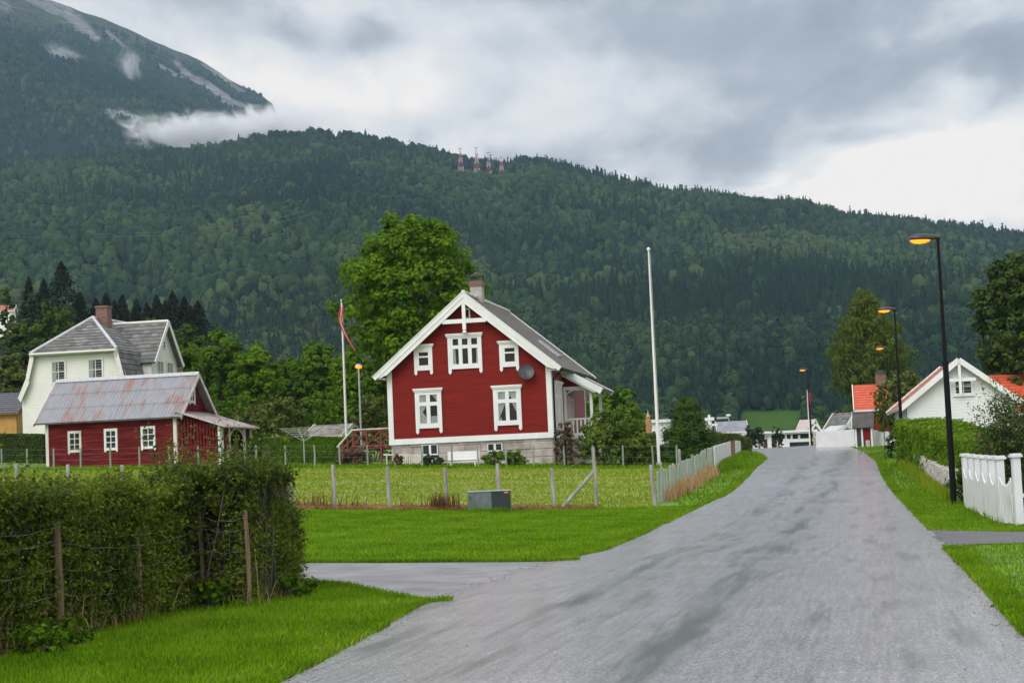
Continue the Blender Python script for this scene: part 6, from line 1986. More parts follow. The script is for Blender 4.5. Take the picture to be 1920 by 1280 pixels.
# near fence across the hay field
posts = []
for px in (-68, 31, 128, 230, 330, 425): posts.append((AT(px, 54), .02, 1.0))
for (px, d, lx, s_) in [(527, 54, -.06, 1.02), (628, 54, -.02, 1.05), (731, 54, -.03, 1.02), (837, 54, .01, 1.0), (936, 54.6, 0, 1.08), (1040, 54, -.05, .98), (1119, 54, -.03, 1.45)]:
    posts.append((AT(px, d), lx, s_))
nf, tops = wire_fence('wire_fence', 'weathered grey post and wire fence crossing the field behind the cable cabinet', posts, 1.28, .058, wood_grey, (.2, .42, .64, .86))
m = MB()
pb = AT(1046, 54) - posts[0][0]
m.tube([pb - Vector((0, 0, .1)), tops[-1][0].lerp(tops[-1][1], .62)], [.06, .055], 8)
m.build('brace', wood_grey, nf)
# far fence of green posts below the houses
posts = [(AT(px, 79.5), rr_, 1.0) for px, rr_ in zip((3, 52, 101, 151, 208, 262, 318, 373, 428, 482, 536, 590, 638, 690, 741, 793, 848, 897, 950, 1001, 1059, 1113, 1169, 1225, 1270), [.01, -.02, 0, .02, -.01, 0, .01, -.02] * 4)]
wire_fence('wire_fence', 'long wire fence of thin greenish posts below the houses', posts, 1.02, .042, wood_green, (.25, .5, .75, .97), wire_r=.0015)
# leaning corner post and the picket line running up beside the road
c0 = GP(1228, 948); c1 = GP(1338, 886)
pk = empty('grey_picket_fence', 'weathered grey green picket fence running up along the road verge', 'fence', c0)
n_ = 27
for k_ in range(n_):
    t = (k_ / (n_ - 1)) ** .92
    p = c0.lerp(c1, t); p.z = gz(p.x, p.y); o = p - c0
    rr = random.Random(k_)
    m = MB()
    if k_ == 0:
        m.tube([o - Vector((0, 0, .3)), o + Vector((-.03, 0, .7)), o + Vector((-.07, 0, 1.28))], [.07, .065, .06], 8)
        m.build('post', wood_grey, pk)
    else:
        h_ = 1.05 + rr.uniform(-.07, .07) + (.45 if k_ == 9 else 0)
        w_ = .075 if k_ < 8 else .085
        m.tube([o - Vector((0, 0, .2)), o + Vector((rr.uniform(-.04, .03), 0, h_)), o + Vector((0, 0, h_ + .03))], [.058, .052, .02], 8)
        m.build('picket', wood_green if k_ % 3 else wood_grey, pk)
m = MB(); dv_ = c1 - c0
for z_ in (.3, .6, .9): m.tube([Vector((.06, 0, z_)), dv_ * .5 + Vector((.06, 0, z_ - .02)), dv_ + Vector((.06, 0, z_))], .0018, 4)
m.build('wire', grey_metal, pk)
# tall leaning green post in the picket line is part of the far fence corner
# white board fence sections up to the crest
wa, wb_, wc_ = GP(1341, 887), GP(1371, 868), GP(1391, 855)
print('white fence', wa, wb_, wc_)
def board_fence(name, label, pts, tops_py, mat, th=.05, board=.12, cat='fence', pxs=None):
    root = empty(name, label, cat, pts[0])
    for (p, q, hp_, hq) in zip(pts[:-1], pts[1:], tops_py[:-1], tops_py[1:]):
        d = (q - p); L_ = math.hypot(d.x, d.y); k_ = max(1, int(L_ / board)); dr = Vector((d.x, d.y, 0)).normalized()
        m = MB()
        for i_ in range(k_):
            t0, t1 = i_ / k_, (i_ + 1) / k_
            a = p.lerp(q, t0); b = p.lerp(q, t1); a.z = gz(a.x, a.y); b.z = gz(b.x, b.y); tm = (t0 + t1) / 2; hz = (p.z + hp_) * (1 - tm) + (q.z + hq) * tm - (a.z + b.z) / 2
            nrm = Vector((-dr.y, dr.x, 0)) * (th / 2)
            e = dr * .004; jz = .006 * ((i_ * 7) % 5)
            vs = [pp - pts[0] + s2 * nrm + Vector((0, 0, z2)) for pp in (a + e, b - e) for s2 in (-1, 1) for z2 in (-.05, hz + jz)]
            m.add(vs, MB.HF)
        m.build('board_panel', mat, root)
    return root


hw = lambda p, py: P(*(proj(p)[0], py), p.y).z - p.z
f1 = board_fence('white_board_fence', 'white vertical board fence panel at the upper end of the grey pickets', [wa, wb_ - (wb_ - wa).normalized() * .1], [hw(wa, 837), hw(wb_, 828)], fence_white)
p1_ = wb_ + (wc_ - wb_) * .25
bp_ = empty('brown_gate_post', 'dark brown gate post between the two white board panels', 'post', wb_.lerp(p1_, .5))
m = MB(); m.bar((0, 0, -.3), (0, 0, hw(wb_, 828)), .28, .28, up=(0, 1, 0)); m.build('post', wood_brown, bp_)
m = MB(); m.bar((0, 0, hw(wb_, 828)), (0, 0, hw(wb_, 828) + .04), .34, .34, up=(0, 1, 0)); m.build('cap', wood_brown, bp_)
f2 = board_fence('white_board_fence', 'short white board panel between the brown gate post and the crest', [wb_.lerp(wc_, .3), wc_], [hw(wb_, 828), hw(wc_, 827)], fence_white)
# white fence across the top right of the crest
q0, q1, q2 = AT(1531, 134), AT(1603, 130), AT(1637, 127)
q3 = AT(1682, 122)
board_fence('white_garden_fence', 'long white board fence left of the letterbox shelter', [q0, q1], [hw(q0, 809), hw(q1, 805)], white)
board_fence('white_garden_fence', 'white board fence right of the letterbox shelter', [q2, q3], [hw(q2, 806), hw(q3, 811)], white)
# letterbox shelter
sb = AT(1621, 125)
ls = empty('letterbox_shelter', 'little red doored letterbox shelter with a dark pitched roof on white posts', 'shelter', sb, R(-16))
hs_ = P(1621, 800, 125).z - sb.z
top_ = P(1621, 771, 125).z - sb.z
m = MB()
for (x_, y_) in ((-.55, 0), (.55, 0), (-.55, .9), (.55, .9), (-.12, 0)): m.box(x_ - .06, x_ + .06, y_ - .06, y_ + .06, -.1, hs_)
m.build('posts', white, ls)
m = MB(); m.box(-.06, .49, .02, .08, .55, hs_ - .05); sd_1 = m.build('door', red_board, ls)
m = MB(); m.box(-.49, -.18, .05, .85, .1, hs_ - .05); m.build('side_panel', M('dark_panel', (.03, .035, .04), .6, .2), ls)
m = MB(); m.box(.1, .4, -.02, .06, .05, .5); m.build('letterbox', grey_metal, ls)
m = MB()
for sg in (-1, 1):
    plane(m, (-.75, .45 + sg * .75, hs_ - .05), (.75, .45 + sg * .75, hs_ - .05), (.75, .45, top_), (-.75, .45, top_), row=.15, lip=.02)
m.build('roof', M('dark_shingles', (.07, .065, .07), .7, .3, 3), ls)
m = MB()
for sg in (-1, 1): m.bar((-.78, .45, top_), (-.78, .45 + sg * .78, hs_ - .08), .03, .14)
m.build('barge_board', white, ls)

# hedge in the foreground with its post and wire fence
hposts_px = [(112, 1200, 973), (262, 1163, 990), (379, 1137, 955), (466, 1138, 957)]
hb = [GP(a_, b_) for a_, b_, c_ in hposts_px]
hend = GP(553, 1098)
print('hedge posts', [tuple(round(c, 2) for c in v) for v in hb], hend)
hs_l = [(v, (P(px, tp, v.y).z - v.z)) for v, (px, bp__, tp) in zip(hb, hposts_px)]
first = hb[0] + (hb[0] - hb[1]) * 1.0
posts = [(first, .0, 1.0)]
hfr = empty('hedge_fence', 'old wire fence on rough brown posts running along the front of the wild hedge', 'fence', first)
tops = []
hb = [v + Vector((.03, -.09, 0)) for v in hb]; hs_l = [(v + Vector((.03, -.09, 0)), h_) for v, h_ in hs_l]
pl_ = [(first, 1.3, -.08)] + [(v, h_, -.02) for v, h_ in hs_l] + [(hend, P(532, 907, hend.y).z - hend.z, -.02)]
for k_, (v, h_, lx) in enumerate(pl_):
    o = v - first; m = MB(); tp = o + Vector((lx, 0, h_)); r_ = .045 if k_ in (1, 5) else .03
    m.tube([o - Vector((0, 0, .3)), o.lerp(tp, .5) + Vector((.012, 0, 0)), tp, tp + Vector((0, 0, .008))], [r_ * 1.1, r_, r_ * .92, r_ * .8], 10)
    m.build('post', wood_brown if k_ != 5 else wood_grey, hfr); tops.append((o, tp))
m = MB()
for w_ in (.16, .38, .6, .82, .93):
    for (a0_, a1_), (e0, e1) in zip(tops[:-1], tops[1:]):
        p, q = a0_.lerp(a1_, w_), e0.lerp(e1, w_)
        off_ = Vector((.01, -.045, 0))
        pts = [p.lerp(q, t) + off_ - Vector((0, 0, .05 * math.sin(t * 3.14) + .008 * math.sin(t * 17 + w_ * 9))) for t in np.linspace(0, 1, 22)]
        m.tube(pts, .0017, 4)
# netting strands
rr = random.Random(8)
for (a0_, a1_), (e0, e1) in zip(tops[:-1], tops[1:]):
    for t in np.linspace(.02, .98, 9):
        pts = [a0_.lerp(a1_, w_).lerp(e0.lerp(e1, w_), t + .010 * (1 if i_ % 2 else -1)) + Vector((.02, -.05 + rr.uniform(-.03, .03), 0)) for i_, w_ in enumerate(np.linspace(.05, .8, 12))]
        m.tube(pts, .0008, 4)
m.build('wire', grey_metal, hfr)


def wild_hedge():
    rg = np.random.default_rng(200)
    path = [first + (first - hb[1]) * .6] + [v + Vector((-.03, .09, 0)) for v in hb] + [hend]
    Pp = np.array([[p.x, p.y] for p in path]); seg = np.linalg.norm(np.diff(Pp, axis=0), axis=1); cum = np.concatenate([[0], np.cumsum(seg)]); L = cum[-1]
    root = empty('wild_hedge', 'tall overgrown brownish green hedge filling the left foreground', 'hedge', Vector((Pp[2][0], Pp[2][1], 0)))
    def at(s):
        x = np.interp(s, cum, Pp[:, 0]); y = np.interp(s, cum, Pp[:, 1])
        x2 = np.interp(s + .2, cum, Pp[:, 0]); y2 = np.interp(s + .2, cum, Pp[:, 1]); x1 = np.interp(s - .2, cum, Pp[:, 0]); y1 = np.interp(s - .2, cum, Pp[:, 1])
        tx, ty = x2 - x1, y2 - y1; l_ = np.hypot(tx, ty) + 1e-9
        return x, y, -ty / l_, tx / l_, tx / l_, ty / l_          # inward normal is (-ty, tx): away from the road
    W_ = 1.35
    def hh(s): return 1.62 + .18 * (fbm(s * .5, s * 0 + 3.3, 3, 9) - .45) * 2 + .06 * np.sin(s * 2.1) + .08 * sstep(L - 6, L - 4, s) - .55 * sstep(L - 2.4, L, s) - .05
    # twigs: forked sprays pointing out and up, each carrying small leaves along it
    nt = 15000
    face = rg.choice(3, nt, p=[.52, .36, .12])
    s = rg.random(nt) * L; s = np.where(rg.random(nt) < .12, L - rg.random(nt) * 2.6, s); s = np.where(face == 2, L + .05, s)
    x, y, nx_, ny_, tx, ty = at(s)
    H = hh(s)
    v = np.where(face == 1, 1.0, rg.random(nt) ** 1.2)
    dep = np.where(face == 0, .02 + .30 * rg.random(nt) * rg.random(nt), rg.random(nt) * W_)
    bulge = (fbm(s * 1.2, v * H * 1.3, 3, 4) - .47) * .42
    dep = np.where(face == 0, dep - bulge * .8 + .08, dep)
    X_ = x + nx_ * dep; Y_ = y + ny_ * dep
    Z_ = gzv(X_, Y_) + v * H - np.where(face == 1, .10 + .1 * rg.random(nt), 0)
    dirx = np.where(face == 0, -nx_, np.where(face == 2, tx, rg.normal(size=nt) * .45)) + rg.normal(size=nt) * .5
    diry = np.where(face == 0, -ny_, np.where(face == 2, ty, rg.normal(size=nt) * .45)) + rg.normal(size=nt) * .5
    dirz = np.where(face == 1, 1.6, .45) + rg.normal(size=nt) * .35
    D = np.stack([dirx, diry, dirz], 1); D /= np.linalg.norm(D, axis=1, keepdims=True)
    # a few long shoots above the top, taller near the far end
    shoot = (face == 1) & (rg.random(nt) < .22)
    ln_ = .16 + .20 * rg.random(nt)
    grow = .5 + 1.0 * np.exp(-((s - (L - 3.0)) / 1.6) ** 2) + .75 * np.exp(-((s - L * .30) / .9) ** 2)
    ln_ = np.where(shoot, (.22 + .60 * rg.random(nt) ** 1.5) * grow, ln_)
    nl_ = 15
    B = np.stack([X_, Y_, Z_], 1) - np.array(root.location)
    ts = (np.arange(nl_) + .5) / nl_
    ts = np.repeat(ts[None], nt, 0) + rg.normal(size=(nt, nl_)) * .03
    C = B[:, None] + D[:, None] * (ln_[:, None] * ts)[..., None] + rg.normal(size=(nt, nl_, 3)) * .022
    N = rg.normal(size=(nt, nl_, 3)) * .8 + D[:, None] * .4 + np.array([0, -.3, .5])
    S = .027 * (.6 + .9 * rg.random((nt, nl_))) * (1.15 - .4 * ts)
    V = quads(C.reshape(-1, 3), N.reshape(-1, 3), S.ravel(), .62, rg)
    n = nt * nl_
    patch = (fbm(s * .9, v * 2.2, 3, 14) - .47) * 1.1
    tw_ = np.clip(.38 + patch + rg.normal(size=nt) * .18, 0, .95)
    tint = np.clip(np.repeat(tw_, nl_) + rg.normal(size=n) * .12, 0, 1)
    npmesh('foliage', V, np.arange(n * 4).reshape(n, 4), hedge_leaf, np.repeat(tint, 4), root)
    # twigs
    Wt = .0035
    side = np.cross(D, rg.normal(size=(nt, 3))); side /= np.linalg.norm(side, axis=1, keepdims=True)
    E = B + D * ln_[:, None]; B0 = B - D * .25
    TV = np.stack([B0 - side * Wt, B0 + side * Wt, E + side * Wt * .4, E - side * Wt * .4], 1).reshape(-1, 3)
    npmesh('twigs', TV, np.arange(nt * 4).reshape(nt, 4), M('brown_twig', (.045, .035, .022), .8, .3, 9), None, root)
    # stems standing inside
    m = MB()
    for k_ in range(260):
        s_ = rg.random() * L; x, y, nx_, ny_, tx, ty = [float(q) for q in at(np.array([s_]))[0:6]] if False else [float(q[0]) for q in at(np.array([s_]))]
        d_ = .22 + rg.random() * .8; b = Vector((x + nx_ * d_, y + ny_ * d_, 0)) - root.location
        h_ = float(hh(np.array([s_]))[0]) * (.75 + .3 * rg.random())
        e = b + Vector((rg.normal() * .18, rg.normal() * .18, h_))
        m.tube([b - Vector((0, 0, .05)), b.lerp(e, .5) + Vector((rg.normal() * .05, rg.normal() * .05, 0)), e], [.012, .009, .004], 5)
    m.build('stems', bark, root)
    # added dark core, uneven, stops light passing through the hedge
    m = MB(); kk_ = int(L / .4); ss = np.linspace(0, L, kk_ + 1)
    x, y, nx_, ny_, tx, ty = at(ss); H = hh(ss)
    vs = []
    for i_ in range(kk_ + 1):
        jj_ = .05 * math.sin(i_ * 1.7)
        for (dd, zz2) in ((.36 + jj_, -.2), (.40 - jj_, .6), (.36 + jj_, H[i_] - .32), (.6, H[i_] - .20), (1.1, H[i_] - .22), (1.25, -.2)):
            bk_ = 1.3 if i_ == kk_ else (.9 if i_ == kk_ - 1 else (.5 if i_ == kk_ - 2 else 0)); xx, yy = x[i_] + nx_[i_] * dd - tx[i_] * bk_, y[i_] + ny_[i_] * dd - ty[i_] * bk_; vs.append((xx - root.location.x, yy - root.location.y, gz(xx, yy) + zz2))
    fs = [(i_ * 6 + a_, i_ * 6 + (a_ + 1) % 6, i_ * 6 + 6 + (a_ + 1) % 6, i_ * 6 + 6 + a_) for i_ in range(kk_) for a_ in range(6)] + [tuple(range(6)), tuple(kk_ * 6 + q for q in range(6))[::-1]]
    m.add(vs, fs); m.build('light_block_core', twig, root)
    return root, at, L


WHR, hat, HL = wild_hedge()
# dry and broad weeds at the hedge foot
rg = np.random.default_rng(210)
n_ = 3200
s = HL * rg.random(n_); x, y, nx_, ny_, tx, ty = hat(s)
clump = fbm(s * 1.3, s * 0, 3, 4); keep = rg.random(n_) < np.clip((clump - .36) * 4, .05, 1)
o_ = rg.normal(size=n_) * .12 - .02
x, y = (x + nx_ * (.05 + o_))[keep], (y + ny_ * (.05 + o_))[keep]
blades('dry_weeds', x, y, .16 + .35 * rg.random(len(x)) ** 3, .008, dry_leaf, lean=.8, label='straw coloured dry grass tufts along the foot of the wild hedge', seed=5, cat='weeds')
for k_, (px, py, lab) in enumerate([(70, 1228, 'patch of broad leaved weeds at the foot of the hedge in the lower left corner'), (30, 1215, 'broad green weeds at the lower left picture edge'), (520, 1118, 'leafy weeds at the right hand end of the wild hedge'), (400, 1140, 'pale green weed between two hedge posts'), (120, 1214, 'leafy weed around the foot of the thickest hedge post'), (545, 1120, 'small weed clump where the hedge meets the driveway')]):
    shrub('weed_clump', lab, GP(px, py), .34, .22, .26 + .1 * (k_ == 3), green_leaf, 220 + k_, nl=8, per=8, size=.042, sub=6, asp=.7, cat='weeds')
# dry grass along the near fence and the pickets
straw_leaf = leafmat('flattened_straw', (.16, .075, .03), (.48, .30, .16), .8, .3, .1)
rg = np.random.default_rng(230)
n_ = 26000
x = rg.uniform(AT(545, 54).x, AT(1125, 54).x, n_); y = 53.6 + np.abs(rg.normal(size=n_)) * .75
dn_ = np.interp(x, [AT(545, 54).x, AT(870, 54).x, AT(960, 54).x, AT(1125, 54).x], [1, 1, .5, .35]) * np.clip(.7 + 2.0 * (fbm(x * .8, y * .8, 3, 6) - .35), 0, 1)
k = rg.random(n_) < dn_
blades('dry_fence_grass', x[k], y[k], .085, .035, straw_leaf, lean=1.3, label='flattened rust coloured dry grass along the foot of the near wire fence', seed=6, cat='grass')
xs_, ys_ = [], []
for px, w_, k2 in ((820, .12, 70), (598, .3, 34), (562, .25, 30), (835, .2, 30), (846, .12, 30), (665, .3, 18), (780, .3, 14)):
    b_ = AT(px, 53.9); xs_.append(b_.x + rg.normal(size=k2) * w_); ys_.append(b_.y + rg.normal(size=k2) * .1)
blades('dock_stalks', np.concatenate(xs_), np.concatenate(ys_), .42, .035, rust_leaf, lean=.35, label='upright rust brown dock stalks beside the near wire fence', seed=7, cat='weeds')
n_ = 5200
t = rg.random(n_) ** 1.0; x = c0.x + (c1.x - c0.x) * t + rg.normal(size=n_) * .16 + .1; y = c0.y + (c1.y - c0.y) * t + rg.normal(size=n_) * .3
k = rg.random(n_) < np.clip((fbm(t * 14, t * 0, 2, 3) - .3) * 3, 0, 1)
blades('straw_grass', x[k], y[k], .40, .022, dry_leaf, lean=.5, label='tall straw coloured grass growing through the grey picket fence', seed=8, cat='grass')
n_ = 5000
t = rg.random(n_); x = wa.x + (wc_.x - wa.x) * t + .12 + np.abs(rg.normal(size=n_)) * .18; y = wa.y + (wc_.y - wa.y) * t
blades('fence_weeds', x, y, .30, .04, grass_leaf, lean=.6, label='green weeds along the foot of the white board panels', seed=9, cat='weeds')
n_ = 6000
t = rg.random(n_); x = wp0.x + (wp1.x - wp0.x) * t - .15 - np.abs(rg.normal(size=n_)) * .12; y = wp0.y + (wp1.y - wp0.y) * t
blades('wall_weeds', x, y, .26, .03, field_leaf, lean=.6, label='long yellowing grass along the foot of the white stone wall', seed=10, cat='weeds')

# longer grass that the mower misses round posts, poles and the cabinet
xs_, ys_ = [], []
for (p_, r_, k2) in [(AT(px, 54), .10, 90) for px in (628, 731, 837, 936, 1040, 1119)] + [(AT(1789, 49), .16, 160), (AT(1694, 86), .2, 60)] + [(AT(880 + 8 * q, 52.4), .10, 90) for q in range(10)] + [(v, .12, 80) for v in hb[1:]] + [(p2, .14, 80) for p2 in (AT(1815, 47.4), AT(1828, 45.4), AT(1843, 43.3), AT(1859, 41), AT(1880, 38), AT(1870, 39.5), AT(1836, 44.3))]:
    xs_.append(p_.x + rg.normal(size=k2) * r_); ys_.append(p_.y + rg.normal(size=k2) * r_ - .05)
blades('uncut_grass', np.concatenate(xs_), np.concatenate(ys_), .13, .016, grass_leaf, lean=.7, label='uncut longer grass round the fence posts, lamp posts and cable cabinet', seed=44)

# cable cabinet
cbp = GP(900, 967)
cbp = AT(903, 52.6)
cb_ = empty('cable_cabinet', 'grey and dark green cable cabinet standing in front of the near wire fence', 'cabinet', cbp, R(-3))
CF = Frame(cbp, R(-3))
xl, xm_, xr = CF.hit(878, 940).x, CF.hit(922, 940).x, CF.hit(957, 940).x
zt_ = CF.hit(915, 919).z
green_cab = M('dark_green_enamel', (.003, .017, .015), .55, .15, 3)
sheen_cab = M('stained_grey_sheen', (.075, .105, .115), .5, .3, 3.5, col2=(.13, .165, .175), stretch=(1, 1, .5))  # stains, plus the metallic sheen of this face put into the grey
m = MB(); m.box(xl + .01, xr - .01, .01, .42, -.1, zt_ - .03); body = m.build('body', green_cab, cb_)
m = MB(); m.box(xl, xm_ - .004, -.012, .012, .03, zt_ - .035); d1_ = m.build('door', sheen_cab, cb_); d1_['label'] = 'stained cabinet door with a painted light grey sheen'
m = MB(); m.box(xm_ + .004, xr, -.012, .012, .03, zt_ - .035); d2_ = m.build('door', green_cab, cb_); d2_['label'] = 'dark green cabinet door'
m = MB(); m.box(xl + .05, xl + .07, -.03, -.012, .4, .5); m.build('handle', dark_metal, d1_)
m = MB(); m.box(xl - .02, xr + .02, -.04, .46, zt_ - .03, zt_); m.build('lid', grey_metal, cb_)
m = MB(); m.box(xr - .18, xr - .05, -.017, -.012, zt_ - .1, zt_ - .05); m.build('warning_label', M('orange_sticker', (.7, .16, .03), .5, .05), d2_)
m = MB(); m.box(xl - .02, xr + .02, -.03, .45, -.1, .025); m.build('plinth', plaster, cb_)

# lamps
headm = M('brown_black_lamp_head', (.030, .022, .022), .35, .2, 5)


def street_lamp():
    root = empty('street_lamp', '', 'street lamp')
    Hh = 7.45
    m = MB(); m.tube([(0, 0, -.3), (0, 0, 3.95), (0, 0, 3.97), (0, 0, Hh)], [.088, .080, .056, .042], 14, cap=True); m.build('pole', black_metal, root, smooth=False)
    m = MB(); m.tube([(0, 0, 3.9), (0, 0, 4.02)], [.088, .088], 14); m.build('collar', black_metal, root)
    m = MB(); m.box(-.03, .03, -.095, -.07, .6, .95); m.build('service_hatch', black_metal, root)
    # flat drop shaped head reaching over the road
    m = MB(); n_ = 16; rings = [(.08, .045, .05), (.02, .075, .07), (-.12, .10, .10), (-.32, .135, .13), (-.52, .15, .15), (-.68, .12, .125), (-.77, .06, .07), (-.795, .01, .01)]
    vs = []
    for (x_, ry_, rz_) in rings:
        for k_ in range(n_):
            a_ = 2 * math.pi * k_ / n_
            sz = math.sin(a_); vs.append((x_, ry_ * math.cos(a_) * 1.15, Hh + .02 + (rz_ * 1.05 * sz if sz > 0 else rz_ * .42 * sz)))
    fs = [(i_ * n_ + k_, i_ * n_ + (k_ + 1) % n_, (i_ + 1) * n_ + (k_ + 1) % n_, (i_ + 1) * n_ + k_) for i_ in range(len(rings) - 1) for k_ in range(n_)]
    fs.append(tuple(range(n_))); m.add(vs, fs); head = m.build('lamp_head', headm, root, smooth=True)
    m = MB(); vs = []; rings = [(-.20, .01, .0), (-.24, .07, .04), (-.36, .13, .085), (-.52, .15, .105), (-.67, .12, .085), (-.76, .05, .04), (-.785, .01, .01)]
    for (x_, ry_, rz_) in rings:
        for k_ in range(n_):
            a_ = 2 * math.pi * k_ / n_; vs.append((x_, ry_ * math.cos(a_), Hh - .02 + (.02 if math.sin(a_) > 0 else 1) * rz_ * math.sin(a_)))
    m.add(vs, [(i_ * n_ + k_, i_ * n_ + (k_ + 1) % n_, (i_ + 1) * n_ + (k_ + 1) % n_, (i_ + 1) * n_ + k_) for i_ in range(len(rings) - 1) for k_ in range(n_)])
    m.build('lens', sodium, head, smooth=True)
    return root


def copytree(o, parent=None):
    c = o.copy(); COL.objects.link(c)
    if parent: c.parent = parent
    for ch in [q for q in bpy.data.objects if q.parent == o]: copytree(ch, c)
    return c


lamp0 = street_lamp()
for k_, (px, d, rz, lab) in enumerate([(1789, 49, R(0), 'tallest nearest black street lamp with its head out over the road'), (1694, 86, R(-4), 'second black street lamp, in front of the bright green hedge end'), (1672, 138, R(-4), 'third street lamp beside the orange roof with the brick chimney'), (1522, 173, R(4), 'farthest street lamp at the crest in front of the pennant pole')]):
    o = lamp0 if k_ == 0 else copytree(lamp0)
    o.location = AT(px, d); o.rotation_euler = (0, 0, rz); o['label'] = lab; o['group'] = 'lit street lamps along the road'
# globe lamp behind the deck
gb = AT(679, 97); gtop = P(673, 690, 97)
gl_ = empty('globe_street_lamp', 'grey post lamp with a small glowing dome behind the deck of the red house', 'street lamp', gb)
hg = gtop.z - gb.z
m = MB(); m.tube([(0, 0, -.3), (0, 0, hg)], [.06, .045], 10); m.build('pole', grey_metal, gl_)
m = MB(); m.lathe([(.06, -.02), (.16, .02), (.19, .07), (.19, .10)], (0, 0, hg), 16); m.build('lens', sodium, gl_)
m = MB(); m.lathe([(.21, .10), (.20, .14), (.13, .21), (.03, .25)], (0, 0, hg), 16); m.build('dome', grey_metal, gl_)


# flagpoles
def flagpole(name, label, base, top_h, r0, finial=.09):
    root = empty(name, label, 'flagpole', base)
    m = MB(); m.tube([(0, 0, -.2), (0, 0, .5), (0, 0, top_h)], [r0, r0, r0 * .45], 12); m.build('pole', white, root)
    m = MB(); m.lathe([(.02, -.02), (finial, .05), (finial * .8, .10), (.02, .16)], (0, 0, top_h), 12); m.build('finial', grey_metal if finial < .08 else white, root)
    m = MB(); m.box(-r0 * 1.6, r0 * 1.6, -r0 * 1.6, r0 * 1.6, -.2, .25); m.build('foot', grey_metal, root)
    m = MB(); m.tube([(r0 * 1.2, -r0, 1.2), (r0 * .9, -r0 * .6, top_h - .1)], .008, 4); m.build('halyard', white_old, root)
    return root


fb0 = AT(1236, 80); flagpole('tall_flagpole', 'tall bare white flagpole right of the red house', fb0, P(1218, 470, 80).z - fb0.z, .072)
fb1 = AT(651, 93); fh1 = P(640, 566, 93).z - fb1.z; flagpole('pennant_flagpole', 'white flagpole left of the red house carrying a pennant', fb1, fh1, .065, .05)
fb2 = AT(1519, 178); fh2 = P(1517, 733, 178).z - fb2.z; flagpole('pennant_flagpole', 'small white flagpole behind the farthest street lamp', fb2, fh2, .07, .05)


def pennant_mat():
    m, t, b, out = newmat('pennant_cloth')
    L = t.links.new
    tc = nd(t, 'ShaderNodeTexCoord'); s_ = nd(t, 'ShaderNodeSeparateXYZ'); L(tc.outputs['UV'], s_.inputs[0])
    rp = nd(t, 'ShaderNodeValToRGB'); L(s_.outputs[1], rp.inputs[0]); cr = rp.color_ramp; cr.interpolation = 'CONSTANT'
    cr.elements[0].position = 0; cr.elements[0].color = (.42, .02, .03, 1)
    cr.elements[1].position = .64; cr.elements[1].color = (.42, .02, .03, 1)
    for p, c in ((.36, (.65, .65, .68, 1)), (.44, (.02, .035, .12, 1)), (.56, (.65, .65, .68, 1))):
        e = cr.elements.new(p); e.color = c
    L(rp.outputs[0], b.inputs['Base Color']); b.inputs['Roughness'].default_value = .8
    return m


pcl = pennant_mat()


def pennant(label, frame_pos, line, w0, w1, fold=.05):
    """long cloth strip following a line in the x-z plane, tapering, gently folded"""
    root_v = frame_pos
    N_ = 26; M_ = 6
    L_ = [Vector(p) for p in line]
    cum = [0]
    for a, b in zip(L_[:-1], L_[1:]): cum.append(cum[-1] + (b - a).length)
    m = MB(); vs = []; uv = []
    for i_ in range(N_ + 1):
        t = i_ / N_; s_ = t * cum[-1]
        k_ = max(q for q in range(len(cum) - 1) if cum[q] <= s_ + 1e-9); f = (s_ - cum[k_]) / (cum[k_ + 1] - cum[k_])
        p = L_[k_].lerp(L_[k_ + 1], f); d = (L_[k_ + 1] - L_[k_]).normalized(); nn = Vector((d.z, 0, -d.x))
        w_ = w0 + (w1 - w0) * t
        for j_ in range(M_ + 1):
            q = j_ / M_ - .5
            vs.append(p + nn * w_ * q * .8 + Vector((0, fold * math.sin(q * 7 + t * 9), 0))); uv.append((t, j_ / M_))
    fs = [(i_ * (M_ + 1) + j_, i_ * (M_ + 1) + j_ + 1, (i_ + 1) * (M_ + 1) + j_ + 1, (i_ + 1) * (M_ + 1) + j_) for i_ in range(N_) for j_ in range(M_)]
    m.add(vs, fs, uv)
    o = m.build('pennant', pcl, None, smooth=True)
    o.location = root_v
    return tag(o, label, 'pennant')


rel = lambda px, py, d, o: P(px, py, d) - o
pennant('red white and blue pennant drooping from the flagpole left of the red house', fb1, [rel(641, 576, 92.8, fb1), rel(637.5, 600, 92.8, fb1), rel(645, 622, 92.8, fb1), rel(655, 640, 92.8, fb1), rel(666, 658, 92.8, fb1)], .30, .07)
pennant('thin red and white pennant hanging against the small far flagpole', fb2, [rel(1517, 737, 177.7, fb2), rel(1517, 752, 177.7, fb2), rel(1519, 785, 177.7, fb2)], .34, .2)

# bench, old picket, dryer
bp0 = AT(868, 80.2)
BF = Frame(bp0, R(-4))
bn = empty('white_bench', 'white painted garden bench under the wall of the red house', 'bench', bp0, R(-4))
xl, xr = BF.hit(839, 855).x, BF.hit(899, 855).x
zt_ = BF.hit(868, 845.5).z; zb_ = BF.hit(868, 862).z
sc2 = (zt_) / .95
m = MB()
for k_ in range(3): m.box(xl, xr, .02 + .02 * k_, .05 + .02 * k_, zb_ + (zt_ - zb_) * k_ / 3 + .006, zb_ + (zt_ - zb_) * (k_ + 1) / 3)
m.build('backrest', white, bn)
m = MB()
for k_ in range(3): m.box(xl + .06, xr - .06, -.40 + k_ * .14, -.28 + k_ * .14, zb_ - .10, zb_ - .065)
m.build('seat', white, bn)
for sx in (xl + .15, xr - .22):
    for sy in (-.38, .0):
        m = MB(); m.box(sx, sx + .06, sy, sy + .06, -.12, zb_ - .10); m.build('leg', white, bn)
pp0 = AT(756, 80.2); PF = Frame(pp0, R(-3))
op = empty('old_white_pickets', 'short length of sagging old white picket railing under the left basement window', 'railing', pp0, R(-3))
